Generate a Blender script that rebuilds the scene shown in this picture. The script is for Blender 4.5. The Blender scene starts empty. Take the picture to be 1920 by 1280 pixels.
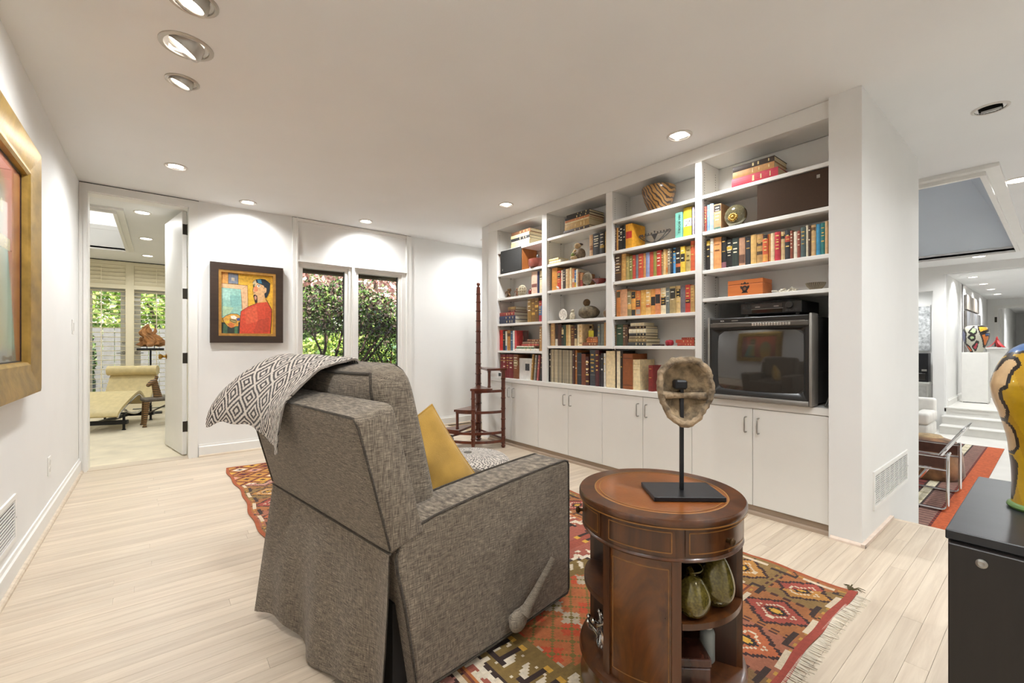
import bpy, bmesh, math, random
import numpy as np
from mathutils import Vector, Matrix, Euler

random.seed(7)
SC = bpy.context.scene
COL = SC.collection
PI = math.pi
R = math.radians

# ------------------------------------------------------------------ camera
FPX, HOR, CAMH = 826.4, 647.0, 1.0657
YAW = math.atan(663 / 826.4)
SN, CS = math.sin(YAW), math.cos(YAW)
cam_d = bpy.data.cameras.new('camera')
cam = bpy.data.objects.new('camera', cam_d)
COL.objects.link(cam)
cam.location = (0, 0, CAMH)
cam.rotation_euler = (R(90), 0, -YAW)
cam_d.sensor_width = 36.0
cam_d.lens = FPX / 1920 * 36.0
cam_d.shift_y = (HOR - 640) / 1920
cam_d.clip_start = 0.02
SC.camera = cam

# ------------------------------------------------------------------ sky, sun, exposure
w = bpy.data.worlds.new('sky')
SC.world = w
w.use_nodes = True
wn = w.node_tree.nodes
wl = w.node_tree.links
wn.clear()
wo = wn.new('ShaderNodeOutputWorld')
wb = wn.new('ShaderNodeBackground')
ws = wn.new('ShaderNodeTexSky')
ws.sky_type = 'NISHITA'
ws.sun_disc = False
ws.sun_elevation = R(58)
ws.sun_rotation = R(200)
ws.altitude = 200
ws.air_density = 1.3
ws.dust_density = 2.5
wb.inputs['Strength'].default_value = 0.7
wl.new(ws.outputs[0], wb.inputs['Color'])
wl.new(wb.outputs[0], wo.inputs['Surface'])
sd = bpy.data.lights.new('sun', 'SUN')
sd.energy = 14.0
sd.angle = R(1.0)
sd.color = (1.0, 0.95, 0.86)
sun = bpy.data.objects.new('sun', sd)
COL.objects.link(sun)
sun.rotation_euler = Vector((-0.10, 0.62, -1.0)).to_track_quat('-Z', 'Y').to_euler()
sun.location = (2, -4, 12)

SC.view_settings.view_transform = 'Standard'
SC.view_settings.look = 'None'
SC.view_settings.exposure = 0.0
SC.view_settings.gamma = 1.0
SC.view_settings.use_curve_mapping = False
LAMP = 1.78          # common multiplier for all the recessed lamps, seen and added

# ------------------------------------------------------------------ survey helpers: sight line met with a known wall, floor or shelf plane
def _ray(u, v):
    t = (u - 960) / FPX
    return (SN + CS * t, CS - SN * t, (HOR - v) / FPX)
def on(ax, c, u, v):
    r = _ray(u, v)
    o = (0, 0, CAMH)
    t = (c - o[ax]) / r[ax]
    return Vector((o[0] + t * r[0], o[1] + t * r[1], o[2] + t * r[2]))
def ax_(u, v, x): return on(0, x, u, v)
def ay_(u, v, y): return on(1, y, u, v)
def az_(u, v, z): return on(2, z, u, v)

# ------------------------------------------------------------------ colour and materials
def lin(c):
    if isinstance(c, str):
        c = c.lstrip('#')
        c = tuple(int(c[i:i + 2], 16) / 255 for i in (0, 2, 4))
    return tuple((x / 12.92 if x <= 0.04045 else ((x + 0.055) / 1.055) ** 2.4) for x in c[:3])
_M = {}
def _new(name):
    m = bpy.data.materials.new(name)
    m.use_nodes = True
    nt = m.node_tree
    return m, nt, nt.nodes['Principled BSDF']
def M(name, col, rough=0.55, metal=0.0, spec=0.5, var=0.06, scale=14.0, bump=0.0, bscale=90.0, coat=0.0, sheen=0.0, obj=False, stretch=(1, 1, 1)):
    """procedural principled material: colour with a little noise, optional relief"""
    if name in _M: return _M[name]
    m, nt, b = _new(name)
    n, l = nt.nodes, nt.links
    c = lin(col)
    tc = n.new('ShaderNodeTexCoord')
    mp = n.new('ShaderNodeMapping')
    mp.inputs['Scale'].default_value = stretch
    l.new(tc.outputs['Object'], mp.inputs['Vector'])
    ns = n.new('ShaderNodeTexNoise')
    ns.inputs['Scale'].default_value = scale
    ns.inputs['Detail'].default_value = 3
    l.new(mp.outputs[0], ns.inputs['Vector'])
    rp = n.new('ShaderNodeValToRGB')
    rp.color_ramp.elements[0].position = 0.3
    rp.color_ramp.elements[1].position = 0.7
    rp.color_ramp.elements[0].color = tuple(max(0, x * (1 - var * 2)) for x in c) + (1,)
    rp.color_ramp.elements[1].color = tuple(min(1, x * (1 + var * 2)) for x in c) + (1,)
    l.new(ns.outputs['Fac'], rp.inputs['Fac'])
    l.new(rp.outputs['Color'], b.inputs['Base Color'])
    b.inputs['Roughness'].default_value = rough
    b.inputs['Metallic'].default_value = metal
    b.inputs['Specular IOR Level'].default_value = spec
    b.inputs['Coat Weight'].default_value = coat
    b.inputs['Sheen Weight'].default_value = sheen
    if bump > 0:
        nb = n.new('ShaderNodeTexNoise')
        nb.inputs['Scale'].default_value = bscale
        nb.inputs['Detail'].default_value = 4
        l.new(mp.outputs[0], nb.inputs['Vector'])
        bp = n.new('ShaderNodeBump')
        bp.inputs['Strength'].default_value = bump
        bp.inputs['Distance'].default_value = 0.01
        l.new(nb.outputs['Fac'], bp.inputs['Height'])
        l.new(bp.outputs[0], b.inputs['Normal'])
    _M[name] = m
    return m
def MC(col, rough=0.55):
    """book-cloth and paint by colour"""
    return M('cloth_' + col.lstrip('#') + ('' if rough == 0.55 else '_%d' % int(rough * 100)), col, rough, var=0.08, scale=40)
def M_emit(name, col, s):
    if name in _M: return _M[name]
    m, nt, b = _new(name)
    b.inputs['Base Color'].default_value = lin(col) + (1,)
    b.inputs['Emission Color'].default_value = lin(col) + (1,)
    b.inputs['Emission Strength'].default_value = s
    _M[name] = m
    return m
def M_glass(name, tint='#ffffff', refl=0.08):
    if name in _M: return _M[name]
    m, nt, b = _new(name)
    n, l = nt.nodes, nt.links
    out = n['Material Output']
    n.remove(b)
    tr = n.new('ShaderNodeBsdfTransparent')
    tr.inputs['Color'].default_value = lin(tint) + (1,)
    gl = n.new('ShaderNodeBsdfGlossy')
    gl.inputs['Roughness'].default_value = 0.02
    mx = n.new('ShaderNodeMixShader')
    lw = n.new('ShaderNodeFresnel')
    lw.inputs['IOR'].default_value = 1.45
    mu = n.new('ShaderNodeMath')
    mu.operation = 'MULTIPLY'
    mu.inputs[1].default_value = refl * 6
    l.new(lw.outputs[0], mu.inputs[0])
    l.new(mu.outputs[0], mx.inputs['Fac'])
    l.new(tr.outputs[0], mx.inputs[1])
    l.new(gl.outputs[0], mx.inputs[2])
    l.new(mx.outputs[0], out.inputs['Surface'])
    _M[name] = m
    return m
def M_wood(name, c1, c2, scale=6.0, stretch=(1, 1, 0.08), rough=0.35, dist=2.0, coat=0.0, world=False, detail=5, rnd=0.0, spec=0.5):
    if name in _M: return _M[name]
    m, nt, b = _new(name)
    n, l = nt.nodes, nt.links
    tc = n.new('ShaderNodeTexCoord')
    mp = n.new('ShaderNodeMapping')
    mp.inputs['Scale'].default_value = stretch
    if world:
        ge = n.new('ShaderNodeNewGeometry')
        oi = n.new('ShaderNodeObjectInfo')
        vm = n.new('ShaderNodeVectorMath')
        vm.operation = 'ADD'
        sc = n.new('ShaderNodeVectorMath')
        sc.operation = 'SCALE'
        sc.inputs['Scale'].default_value = 37.0
        cx = n.new('ShaderNodeCombineXYZ')
        for k in range(3): l.new(oi.outputs['Random'], cx.inputs[k])
        l.new(cx.outputs[0], sc.inputs[0])
        l.new(ge.outputs['Position'], vm.inputs[0])
        l.new(sc.outputs[0], vm.inputs[1])
        l.new(vm.outputs[0], mp.inputs['Vector'])
    else:
        l.new(tc.outputs['Object'], mp.inputs['Vector'])
    ns = n.new('ShaderNodeTexNoise')
    ns.inputs['Scale'].default_value = scale
    ns.inputs['Detail'].default_value = detail
    ns.inputs['Roughness'].default_value = 0.62
    ns.inputs['Distortion'].default_value = dist
    l.new(mp.outputs[0], ns.inputs['Vector'])
    rp = n.new('ShaderNodeValToRGB')
    rp.color_ramp.elements[0].position = 0.3
    rp.color_ramp.elements[1].position = 0.72
    rp.color_ramp.elements[0].color = lin(c1) + (1,)
    rp.color_ramp.elements[1].color = lin(c2) + (1,)
    l.new(ns.outputs['Fac'], rp.inputs['Fac'])
    if rnd > 0:
        oi2 = n.new('ShaderNodeObjectInfo')
        mr = n.new('ShaderNodeMapRange')
        mr.inputs['To Min'].default_value = 1 - rnd
        mr.inputs['To Max'].default_value = 1 + rnd
        l.new(oi2.outputs['Random'], mr.inputs['Value'])
        vs = n.new('ShaderNodeVectorMath')
        vs.operation = 'SCALE'
        l.new(rp.outputs['Color'], vs.inputs[0])
        l.new(mr.outputs[0], vs.inputs['Scale'])
        l.new(vs.outputs[0], b.inputs['Base Color'])
    else:
        l.new(rp.outputs['Color'], b.inputs['Base Color'])
    b.inputs['Roughness'].default_value = rough
    b.inputs['Coat Weight'].default_value = coat
    b.inputs['Coat Roughness'].default_value = 0.15
    b.inputs['Specular IOR Level'].default_value = spec
    _M[name] = m
    return m
def M_attr(name, rough=0.8, bump=0.0, bscale=300, var=0.0, coat=0.0, sheen=0.0):
    """colour woven or painted into the piece itself, carried by the mesh's own colour attribute"""
    if name in _M: return _M[name]
    m, nt, b = _new(name)
    n, l = nt.nodes, nt.links
    at = n.new('ShaderNodeAttribute')
    at.attribute_name = 'pattern'
    tc = n.new('ShaderNodeTexCoord')
    ns = n.new('ShaderNodeTexNoise')
    ns.inputs['Scale'].default_value = bscale
    ns.inputs['Detail'].default_value = 3
    l.new(tc.outputs['Object'], ns.inputs['Vector'])
    if var > 0:
        mr = n.new('ShaderNodeMapRange')
        mr.inputs['From Min'].default_value = 0.3
        mr.inputs['From Max'].default_value = 0.7
        mr.inputs['To Min'].default_value = 1 - var
        mr.inputs['To Max'].default_value = 1 + var
        l.new(ns.outputs['Fac'], mr.inputs['Value'])
        vs = n.new('ShaderNodeVectorMath')
        vs.operation = 'SCALE'
        l.new(at.outputs['Color'], vs.inputs[0])
        l.new(mr.outputs[0], vs.inputs['Scale'])
        l.new(vs.outputs[0], b.inputs['Base Color'])
    else:
        l.new(at.outputs['Color'], b.inputs['Base Color'])
    if bump > 0:
        bp = n.new('ShaderNodeBump')
        bp.inputs['Strength'].default_value = bump
        bp.inputs['Distance'].default_value = 0.004
        l.new(ns.outputs['Fac'], bp.inputs['Height'])
        l.new(bp.outputs[0], b.inputs['Normal'])
    b.inputs['Roughness'].default_value = rough
    b.inputs['Coat Weight'].default_value = coat
    b.inputs['Sheen Weight'].default_value = sheen
    _M[name] = m
    return m
def M_weave(name, c_dark, c_mid, c_light, scale=420.0):
    """slubby woven upholstery: two stretched noises crossed, with relief"""
    if name in _M: return _M[name]
    m, nt, b = _new(name)
    n, l = nt.nodes, nt.links
    tc = n.new('ShaderNodeTexCoord')
    facs = []
    for st in ((1, 1, 0.045), (0.045, 0.045, 1)):
        mp = n.new('ShaderNodeMapping')
        mp.inputs['Scale'].default_value = st
        l.new(tc.outputs['Object'], mp.inputs['Vector'])
        ns = n.new('ShaderNodeTexNoise')
        ns.inputs['Scale'].default_value = scale
        ns.inputs['Detail'].default_value = 2
        l.new(mp.outputs[0], ns.inputs['Vector'])
        facs.append(ns)
    ad = n.new('ShaderNodeMath')
    ad.operation = 'ADD'
    l.new(facs[0].outputs['Fac'], ad.inputs[0])
    l.new(facs[1].outputs['Fac'], ad.inputs[1])
    hv = n.new('ShaderNodeMath')
    hv.operation = 'MULTIPLY'
    hv.inputs[1].default_value = 0.5
    l.new(ad.outputs[0], hv.inputs[0])
    rp = n.new('ShaderNodeValToRGB')
    e = rp.color_ramp.elements
    e[0].position, e[1].position = 0.33, 0.68
    e[0].color, e[1].color = lin(c_dark) + (1,), lin(c_light) + (1,)
    k = e.new(0.5)
    k.color = lin(c_mid) + (1,)
    l.new(hv.outputs[0], rp.inputs['Fac'])
    l.new(rp.outputs['Color'], b.inputs['Base Color'])
    bp = n.new('ShaderNodeBump')
    bp.inputs['Strength'].default_value = 0.35
    bp.inputs['Distance'].default_value = 0.002
    l.new(hv.outputs[0], bp.inputs['Height'])
    l.new(bp.outputs[0], b.inputs['Normal'])
    b.inputs['Roughness'].default_value = 0.92
    b.inputs['Specular IOR Level'].default_value = 0.15
    b.inputs['Sheen Weight'].default_value = 0.15
    _M[name] = m
    return m

# ------------------------------------------------------------------ mesh building
class MB:
    def __init__(s):
        s.v, s.f, s.m, s.uv = [], [], [], None
    def add(s, vs, fs, mi=0):
        o = len(s.v)
        s.v += [tuple(p) for p in vs]
        s.f += [tuple(i + o for i in q) for q in fs]
        s.m += [mi] * len(fs)
        return s
    def box(s, x0, x1, y0, y1, z0, z1, mi=0):
        x0, x1 = min(x0, x1), max(x0, x1); y0, y1 = min(y0, y1), max(y0, y1); z0, z1 = min(z0, z1), max(z0, z1)
        vs = [(x, y, z) for z in (z0, z1) for y in (y0, y1) for x in (x0, x1)]
        return s.add(vs, [(0, 2, 3, 1), (4, 5, 7, 6), (0, 1, 5, 4), (2, 6, 7, 3), (0, 4, 6, 2), (1, 3, 7, 5)], mi)
    def rbox(s, x0, x1, y0, y1, z0, z1, b=0.01, seg=2, mi=0, mat=None):
        bm = bmesh.new()
        bmesh.ops.create_cube(bm, size=1.0)
        for q in bm.verts:
            q.co = Vector(((x0 + x1) / 2 + q.co.x * (x1 - x0), (y0 + y1) / 2 + q.co.y * (y1 - y0), (z0 + z1) / 2 + q.co.z * (z1 - z0)))
        bmesh.ops.bevel(bm, geom=bm.edges[:], offset=b, segments=seg, profile=0.5, affect='EDGES')
        return s.bm(bm, mi, mat)
    def bm(s, bm, mi=0, mat=None):
        bm.verts.index_update()
        vs = [(mat @ q.co if mat else q.co.copy()) for q in bm.verts]
        fs = [tuple(q.index for q in fc.verts) for fc in bm.faces]
        bm.free()
        return s.add(vs, fs, mi)
    def xf(s, mat, start=0):
        s.v[start:] = [tuple(mat @ Vector(p)) for p in s.v[start:]]
        return s
    def prism(s, poly, a0, a1, axis='z', mi=0):
        """closed 2-D outline pushed from a0 to a1 along an axis"""
        n = len(poly)
        def P3(p, a):
            return {'z': (p[0], p[1], a), 'x': (a, p[0], p[1]), 'y': (p[0], a, p[1])}[axis]
        vs = [P3(p, a0) for p in poly] + [P3(p, a1) for p in poly]
        fs = [tuple(range(n - 1, -1, -1)), tuple(range(n, 2 * n))] + [(i, (i + 1) % n, n + (i + 1) % n, n + i) for i in range(n)]
        return s.add(vs, fs, mi)
    def lathe(s, prof, n=24, c=(0, 0), mi=0, a0=0.0, a1=2 * PI, cap=True, sx=1.0, sy=1.0):
        full = abs(a1 - a0) > 2 * PI - 1e-4
        k = n if full else n + 1
        vs = []
        for (r, z) in prof:
            for i in range(k):
                t = a0 + (a1 - a0) * i / n
                vs.append((c[0] + r * math.cos(t) * sx, c[1] + r * math.sin(t) * sy, z))
        fs = []
        for j in range(len(prof) - 1):
            for i in range(n):
                i2 = (i + 1) % k
                fs.append((j * k + i, j * k + i2, (j + 1) * k + i2, (j + 1) * k + i))
        if cap and full:
            if prof[0][0] > 1e-6: fs.append(tuple(range(k - 1, -1, -1)))
            if prof[-1][0] > 1e-6: fs.append(tuple((len(prof) - 1) * k + i for i in range(k)))
        return s.add(vs, fs, mi)
    def tube(s, pts, r, n=8, mi=0, closed=False, cap=True):
        pts = [Vector(p) for p in pts]
        N = len(pts)
        rs = r if isinstance(r, (list, tuple)) else [r] * N
        vs = []
        up = None
        for i, p in enumerate(pts):
            if closed: d = pts[(i + 1) % N] - pts[i - 1]
            else: d = pts[min(i + 1, N - 1)] - pts[max(i - 1, 0)]
            if d.length < 1e-9: d = Vector((0, 0, 1))
            d.normalize()
            if up is None:
                up = Vector((0, 0, 1)) if abs(d.z) < 0.9 else Vector((1, 0, 0))
            a = d.cross(up)
            if a.length < 1e-6: a = d.orthogonal()
            a.normalize()
            up = a.cross(d).normalized()
            for k in range(n):
                t = 2 * PI * k / n
                vs.append(p + (a * math.cos(t) + up * math.sin(t)) * rs[i])
        fs = []
        for i in range(N if closed else N - 1):
            j = (i + 1) % N
            for k in range(n):
                fs.append((i * n + k, i * n + (k + 1) % n, j * n + (k + 1) % n, j * n + k))
        if cap and not closed:
            fs.append(tuple(range(n - 1, -1, -1)))
            fs.append(tuple((N - 1) * n + k for k in range(n)))
        return s.add(vs, fs, mi)
    def ball(s, c, r, nu=14, nv=9, mi=0, mat=None):
        rx, ry, rz = r if isinstance(r, (tuple, list)) else (r, r, r)
        vs = [(c[0], c[1], c[2] - rz)]
        for j in range(1, nv):
            t = -PI / 2 + PI * j / nv
            for i in range(nu):
                a = 2 * PI * i / nu
                vs.append((c[0] + rx * math.cos(t) * math.cos(a), c[1] + ry * math.cos(t) * math.sin(a), c[2] + rz * math.sin(t)))
        vs.append((c[0], c[1], c[2] + rz))
        fs = [(0, 1 + (i + 1) % nu, 1 + i) for i in range(nu)]
        for j in range(nv - 2):
            for i in range(nu):
                a, b = 1 + j * nu, 1 + (j + 1) * nu
                fs.append((a + i, a + (i + 1) % nu, b + (i + 1) % nu, b + i))
        o, t = 1 + (nv - 2) * nu, len(vs) - 1
        fs += [(o + i, o + (i + 1) % nu, t) for i in range(nu)]
        if mat: vs = [mat @ Vector(p) for p in vs]
        return s.add(vs, fs, mi)
    def grid(s, fn, nu, nv, mi=0, cu=False, cv=False):
        ku, kv = (nu if cu else nu + 1), (nv if cv else nv + 1)
        vs = [fn(i / nu, j / nv) for j in range(kv) for i in range(ku)]
        fs = [(j * ku + i, j * ku + (i + 1) % ku, ((j + 1) % kv) * ku + (i + 1) % ku, ((j + 1) % kv) * ku + i) for j in range(nv) for i in range(nu)]
        return s.add(vs, fs, mi)
    def build(s, name, mats, parent=None, smooth=None, loc=None, rot=None):
        me = bpy.data.meshes.new(name)
        me.from_pydata([tuple(p) for p in s.v], [], s.f)
        if not isinstance(mats, (list, tuple)): mats = [mats]
        for q in mats: me.materials.append(q)
        if len(mats) > 1: me.polygons.foreach_set('material_index', s.m)
        if smooth is not None:
            me.polygons.foreach_set('use_smooth', [True] * len(me.polygons))
            me.set_sharp_from_angle(angle=R(smooth))
        me.update()
        return link(name, me, parent, loc, rot)
def link(name, me, parent=None, loc=None, rot=None):
    o = bpy.data.objects.new(name, me)
    COL.objects.link(o)
    if parent: o.parent = parent
    if loc is not None: o.location = loc
    if rot is not None: o.rotation_euler = rot
    return o
def tag(o, label=None, cat=None, group=None, kind=None):
    if label: o['label'] = label
    if cat: o['category'] = cat
    if group: o['group'] = group
    if kind: o['kind'] = kind
    return o
def thing(name, label, cat, loc=(0, 0, 0), rz=0.0, group=None):
    o = bpy.data.objects.new(name, None)
    o.empty_display_size = 0.1
    COL.objects.link(o)
    o.location = loc
    o.rotation_euler = (0, 0, rz)
    return tag(o, label, cat, group)
def struct(name, mb, m, parent=None, smooth=None):
    o = mb.build(name, m, parent, smooth)
    if parent is None: o['kind'] = 'structure'
    return o
def fix_normals(o):
    bm = bmesh.new(); bm.from_mesh(o.data)
    bmesh.ops.recalc_face_normals(bm, faces=bm.faces[:])
    bm.to_mesh(o.data); bm.free()
    return o
def text_part(name, s, size, m, parent, loc, rot, depth=0.0004, sx=1.0):
    """flat printed lettering as a thin mesh"""
    cu = bpy.data.curves.new(name, 'FONT')
    cu.body = s
    cu.size = size
    cu.align_x = 'CENTER'
    cu.align_y = 'CENTER'
    cu.extrude = depth
    cu.resolution_u = 2
    t = bpy.data.objects.new(name, cu)
    COL.objects.link(t)
    dg = bpy.context.evaluated_depsgraph_get()
    me = bpy.data.meshes.new_from_object(t.evaluated_get(dg))
    bpy.data.objects.remove(t)
    bpy.data.curves.remove(cu)
    me.materials.clear()
    me.materials.append(m)
    o = link(name, me, parent, loc, rot)
    o.scale = (sx, 1, 1)
    return o
def paint_mesh(o, cols):
    """per-face colours -> colour attribute 'pattern' (values are linear)"""
    me = o.data
    at = me.color_attributes.new('pattern', 'FLOAT_COLOR', 'CORNER')
    n = len(me.loops)
    tot = np.zeros(len(me.polygons), dtype=np.int32)
    me.polygons.foreach_get('loop_total', tot)
    c = np.ones((len(me.polygons), 4), dtype=np.float32)
    c[:, :3] = cols
    at.data.foreach_set('color', np.repeat(c, tot, axis=0).ravel())
def grid_sheet(name, xs, ys, z, m, parent, cols, thick=0.006, zf=None):
    """a flat woven sheet of small cells with its own coloured cells; xs, ys cell edges"""
    nx, ny = len(xs) - 1, len(ys) - 1
    X, Y = np.meshgrid(xs, ys)
    Zt = np.full_like(X, z) if zf is None else z + zf(X, Y)
    top = np.stack([X, Y, Zt], -1).reshape(-1, 3)
    j, i = np.meshgrid(np.arange(ny), np.arange(nx), indexing='ij')
    a = (j * (nx + 1) + i).ravel()
    F = np.stack([a, a + 1, a + nx + 2, a + nx + 1], -1)
    nv = len(top)
    loop = [i for i in range(nx + 1)] + [k * (nx + 1) + nx for k in range(1, ny + 1)] + [ny * (nx + 1) + i for i in range(nx - 1, -1, -1)] + [k * (nx + 1) for k in range(ny - 1, 0, -1)]
    low = top[loop].copy()
    low[:, 2] = z - thick
    V = np.concatenate([top, low])
    n = len(loop)
    SF = [(loop[k], nv + k, nv + (k + 1) % n, loop[(k + 1) % n]) for k in range(n)]
    me = bpy.data.meshes.new(name)
    me.from_pydata(V.tolist(), [], F.tolist() + SF)
    me.materials.append(m)
    o = link(name, me, parent)
    cc = cols.reshape(-1, 3)
    edge = np.array([cc.mean(0) * 0.8] * n)
    paint_mesh(o, np.concatenate([cc, edge]))
    me.update()
    return o

# ------------------------------------------------------------------ common materials
WALL = M('wall_paint', '#e5e4e1', 0.7, var=0.008, scale=3, bump=0.03, bscale=220)
CEIL = M('ceiling_paint', '#e7e7e6', 0.8, var=0.008, scale=2, bump=0.04, bscale=160)
TRIM = M('trim_paint', '#e6e4df', 0.42, var=0.008, scale=5)
SHELFP = M('bookcase_paint', '#e4e2dd', 0.4, var=0.008, scale=6)
CREAM = M('cream_shutter_paint', '#f0e6c8', 0.5, var=0.01, scale=5)
BLACKM = M('black_metal', '#17171a', 0.42, 0.3, var=0.1, scale=30)
CHROME = M('chrome', '#d8d8d8', 0.12, 1.0, var=0.01)
STEEL = M('brushed_steel', '#a9a7a2', 0.32, 1.0, var=0.05, scale=40)
DARKM = M('dark_gap', '#26231f', 0.8, var=0.05)
BRASS = M('brass', '#a8803c', 0.28, 1.0, var=0.06)
GLASS = M_glass('window_glass')
PAGES = M('page_block', '#d9c9a4', 0.85, var=0.10, scale=120, stretch=(1, 8, 1))
PAGESW = M('page_block_pale', '#e8e0cc', 0.85, var=0.06, scale=120, stretch=(1, 8, 1))
# ================================================================== THE SETTING
CH = 2.44
XL, YB = -0.52, 5.155
# ---- floor of oak strips laid across the room
OAK = M_wood('pale_oak', '#bba994', '#d5c6b1', scale=5.0, stretch=(0.35, 6, 1), rough=0.38, dist=0.6, world=True, rnd=0.075, spec=0.35)
fl = struct('floor', MB().box(-0.64, 3.52, -1.9, 5.3, -0.06, -0.0145).box(3.45, 3.52, -1.9, 0.66, -0.4, -0.06), M('subfloor', '#a08a6c', 0.8, var=0.05))
bm = bmesh.new()
bmesh.ops.create_cube(bm, size=1.0)
bmesh.ops.bevel(bm, geom=[e for e in bm.edges if all(q.co.z > 0 for q in e.verts)], offset=0.006, segments=1, affect='EDGES')
pl_me = bpy.data.meshes.new('floor_plank')
bm.to_mesh(pl_me); bm.free()
pl_me.materials.append(OAK)
PW = 0.062
rest = MB()
row, yy = 0, -1.9
cnt = 0
rng = random.Random(3)
while yy < YB - 0.001:
    y1 = min(yy + PW, YB)
    x = XL + 0.01
    x_end = 3.515 if yy < 0.66 else 3.0
    first = True
    while x < x_end - 0.01:
        L = rng.uniform(0.8, 1.9) if not first else rng.uniform(0.35, 1.9)
        first = False
        x1 = min(x + L, x_end)
        if x_end - x1 < 0.22: x1 = x_end
        cx, cy = (x + x1) / 2, (yy + y1) / 2
        if cnt < 296 and (cx * SN + cy * CS) > 0.9 and cy > 0.2:
            o = link('floor_plank', pl_me, fl, (cx, cy, -0.007))
            o.scale = (x1 - x - 0.0008, y1 - yy - 0.0009, 0.014)
            cnt += 1
        else:
            rest.box(x + 0.0004, x1 - 0.0004, yy + 0.0005, y1 - 0.0005, -0.014, 0.0)
        x = x1
    yy = y1
    row += 1
tag(rest.build('more_floor_planks', OAK, fl), kind='stuff')
# nosing at the step down
struct('trim_1', MB().rbox(3.50, 3.545, -1.9, 0.655, -0.03, 0.001, 0.006), OAK)
# ---- carpet room behind the door, sunken living room, hall
CARPET = M('cream_carpet', '#e2d6ba', 0.95, var=0.05, scale=5, bump=0.25, bscale=500, sheen=0.2)
struct('floor', MB().box(-2.4, 1.0, 5.30, 9.65, -0.06, 0.0), CARPET)
struct('trim_2', MB().box(-0.50, 0.25, 5.135, 5.302, -0.02, 0.003), OAK)
PALEF = M('pale_stone_floor', '#dcd9d2', 0.35, var=0.03, scale=2.5)
LZ = -0.40
struct('floor', MB().box(3.45, 14.0, -2.6, 3.2, LZ - 0.06, LZ), PALEF)
fh = struct('floor', MB().box(10.64, 27.0, -1.2, 1.4, -0.08, 0.0), PALEF)
# ---- ceilings
ROUND = [  # recessed lights of the room, seen and added: x, y, ring radius
    (0.108, 2.174, 0.088), (0.101, 2.519, 0.105), (0.098, 2.869, 0.075), (0.106, 4.262, 0.075),
    (0.672, 4.894, 0.075), (1.794, 4.824, 0.075), (2.652, 3.398, 0.075), (2.665, 1.567, 0.080), (3.766, 0.258, 0.080),
    (1.25, 0.05, 0.078), (1.25, -1.15, 0.078), (3.0, -0.6, 0.078), (0.10, 0.75, 0.078), (3.34, 4.70, 0.075)]  # this row: unseen lamps, added to brighten the room
def slab_with_holes(x0, x1, y0, y1, z0, z1, holes):
    xs = sorted({x0, x1} | {h[0] for h in holes} | {h[1] for h in holes})
    ys = sorted({y0, y1} | {h[2] for h in holes} | {h[3] for h in holes})
    mb = MB()
    for i in range(len(xs) - 1):
        for j in range(len(ys) - 1):
            cx, cy = (xs[i] + xs[i + 1]) / 2, (ys[j] + ys[j + 1]) / 2
            if not any(h[0] < cx < h[1] and h[2] < cy < h[3] for h in holes):
                mb.box(xs[i], xs[i + 1], ys[j], ys[j + 1], z0, z1)
    return mb
HS = [(x - r * 0.62, x + r * 0.62, y - r * 0.62, y + r * 0.62) for x, y, r in ROUND]
struct('ceiling', slab_with_holes(-0.7, 4.44, -2.7, 5.3, CH, CH + 0.012, HS), CEIL)
struct('ceiling', MB().box(-0.7, 4.44, -2.7, 5.3, CH + 0.16, CH + 0.22), CEIL)  # roof plate above the lamp holes, put in to block sky light
# carpet room ceiling with tray
TR = (-2.05, -0.36, 6.0, 8.35)
struct('ceiling', slab_with_holes(-2.5, 1.06, 5.3, 9.7, CH, CH + 0.03, [TR]), CEIL)
t = MB()
hx0, hx1, hy0, hy1 = TR
Z0, Z1 = CH + .0302, CH + .24
t.box(hx0 - .05, hx1 + .05, hy0 - .05, hy0 - .004, Z0, Z1).box(hx0 - .05, hx1 + .05, hy1 + .004, hy1 + .05, Z0, Z1).box(hx0 - .05, hx0 - .004, hy0 - .003, hy1 + .003, Z0, Z1).box(hx1 + .004, hx1 + .05, hy0 - .003, hy1 + .003, Z0, Z1)
struct('ceiling', t, CEIL)
struct('ceiling', slab_with_holes(-2.5, 1.06, 5.3, 9.7, Z1 + .0005, Z1 + .06, [TR]), CEIL)
acm, nt_, bb_ = _new('skylight_acrylic')
nt_.nodes.remove(bb_)
tl_ = nt_.nodes.new('ShaderNodeBsdfTranslucent')
tl_.inputs['Color'].default_value = (.46, .45, .42, 1)
nt_.links.new(tl_.outputs[0], nt_.nodes['Material Output'].inputs['Surface'])
struct('window_3', MB().box(hx0 - .02, hx1 + .02, hy0 - .02, hy1 + .02, Z1 + .061, Z1 + .066), acm)
def ring_trim(name, x0, x1, y0, y1, wd, z, hgt, m):
    mb = MB()
    mb.box(x0 - wd, x1 + wd, y0 - wd, y0, z - hgt, z).box(x0 - wd, x1 + wd, y1, y1 + wd, z - hgt, z)
    mb.box(x0 - wd, x0, y0, y1, z - hgt, z).box(x1, x1 + wd, y0, y1, z - hgt, z)
    return struct(name, mb, m)
ring_trim('trim_3', hx0, hx1, hy0, hy1, 0.085, CH, 0.022, TRIM)
ring_trim('trim_4', hx0, hx1, hy0, hy1, 0.03, CH, 0.045, TRIM)
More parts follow.
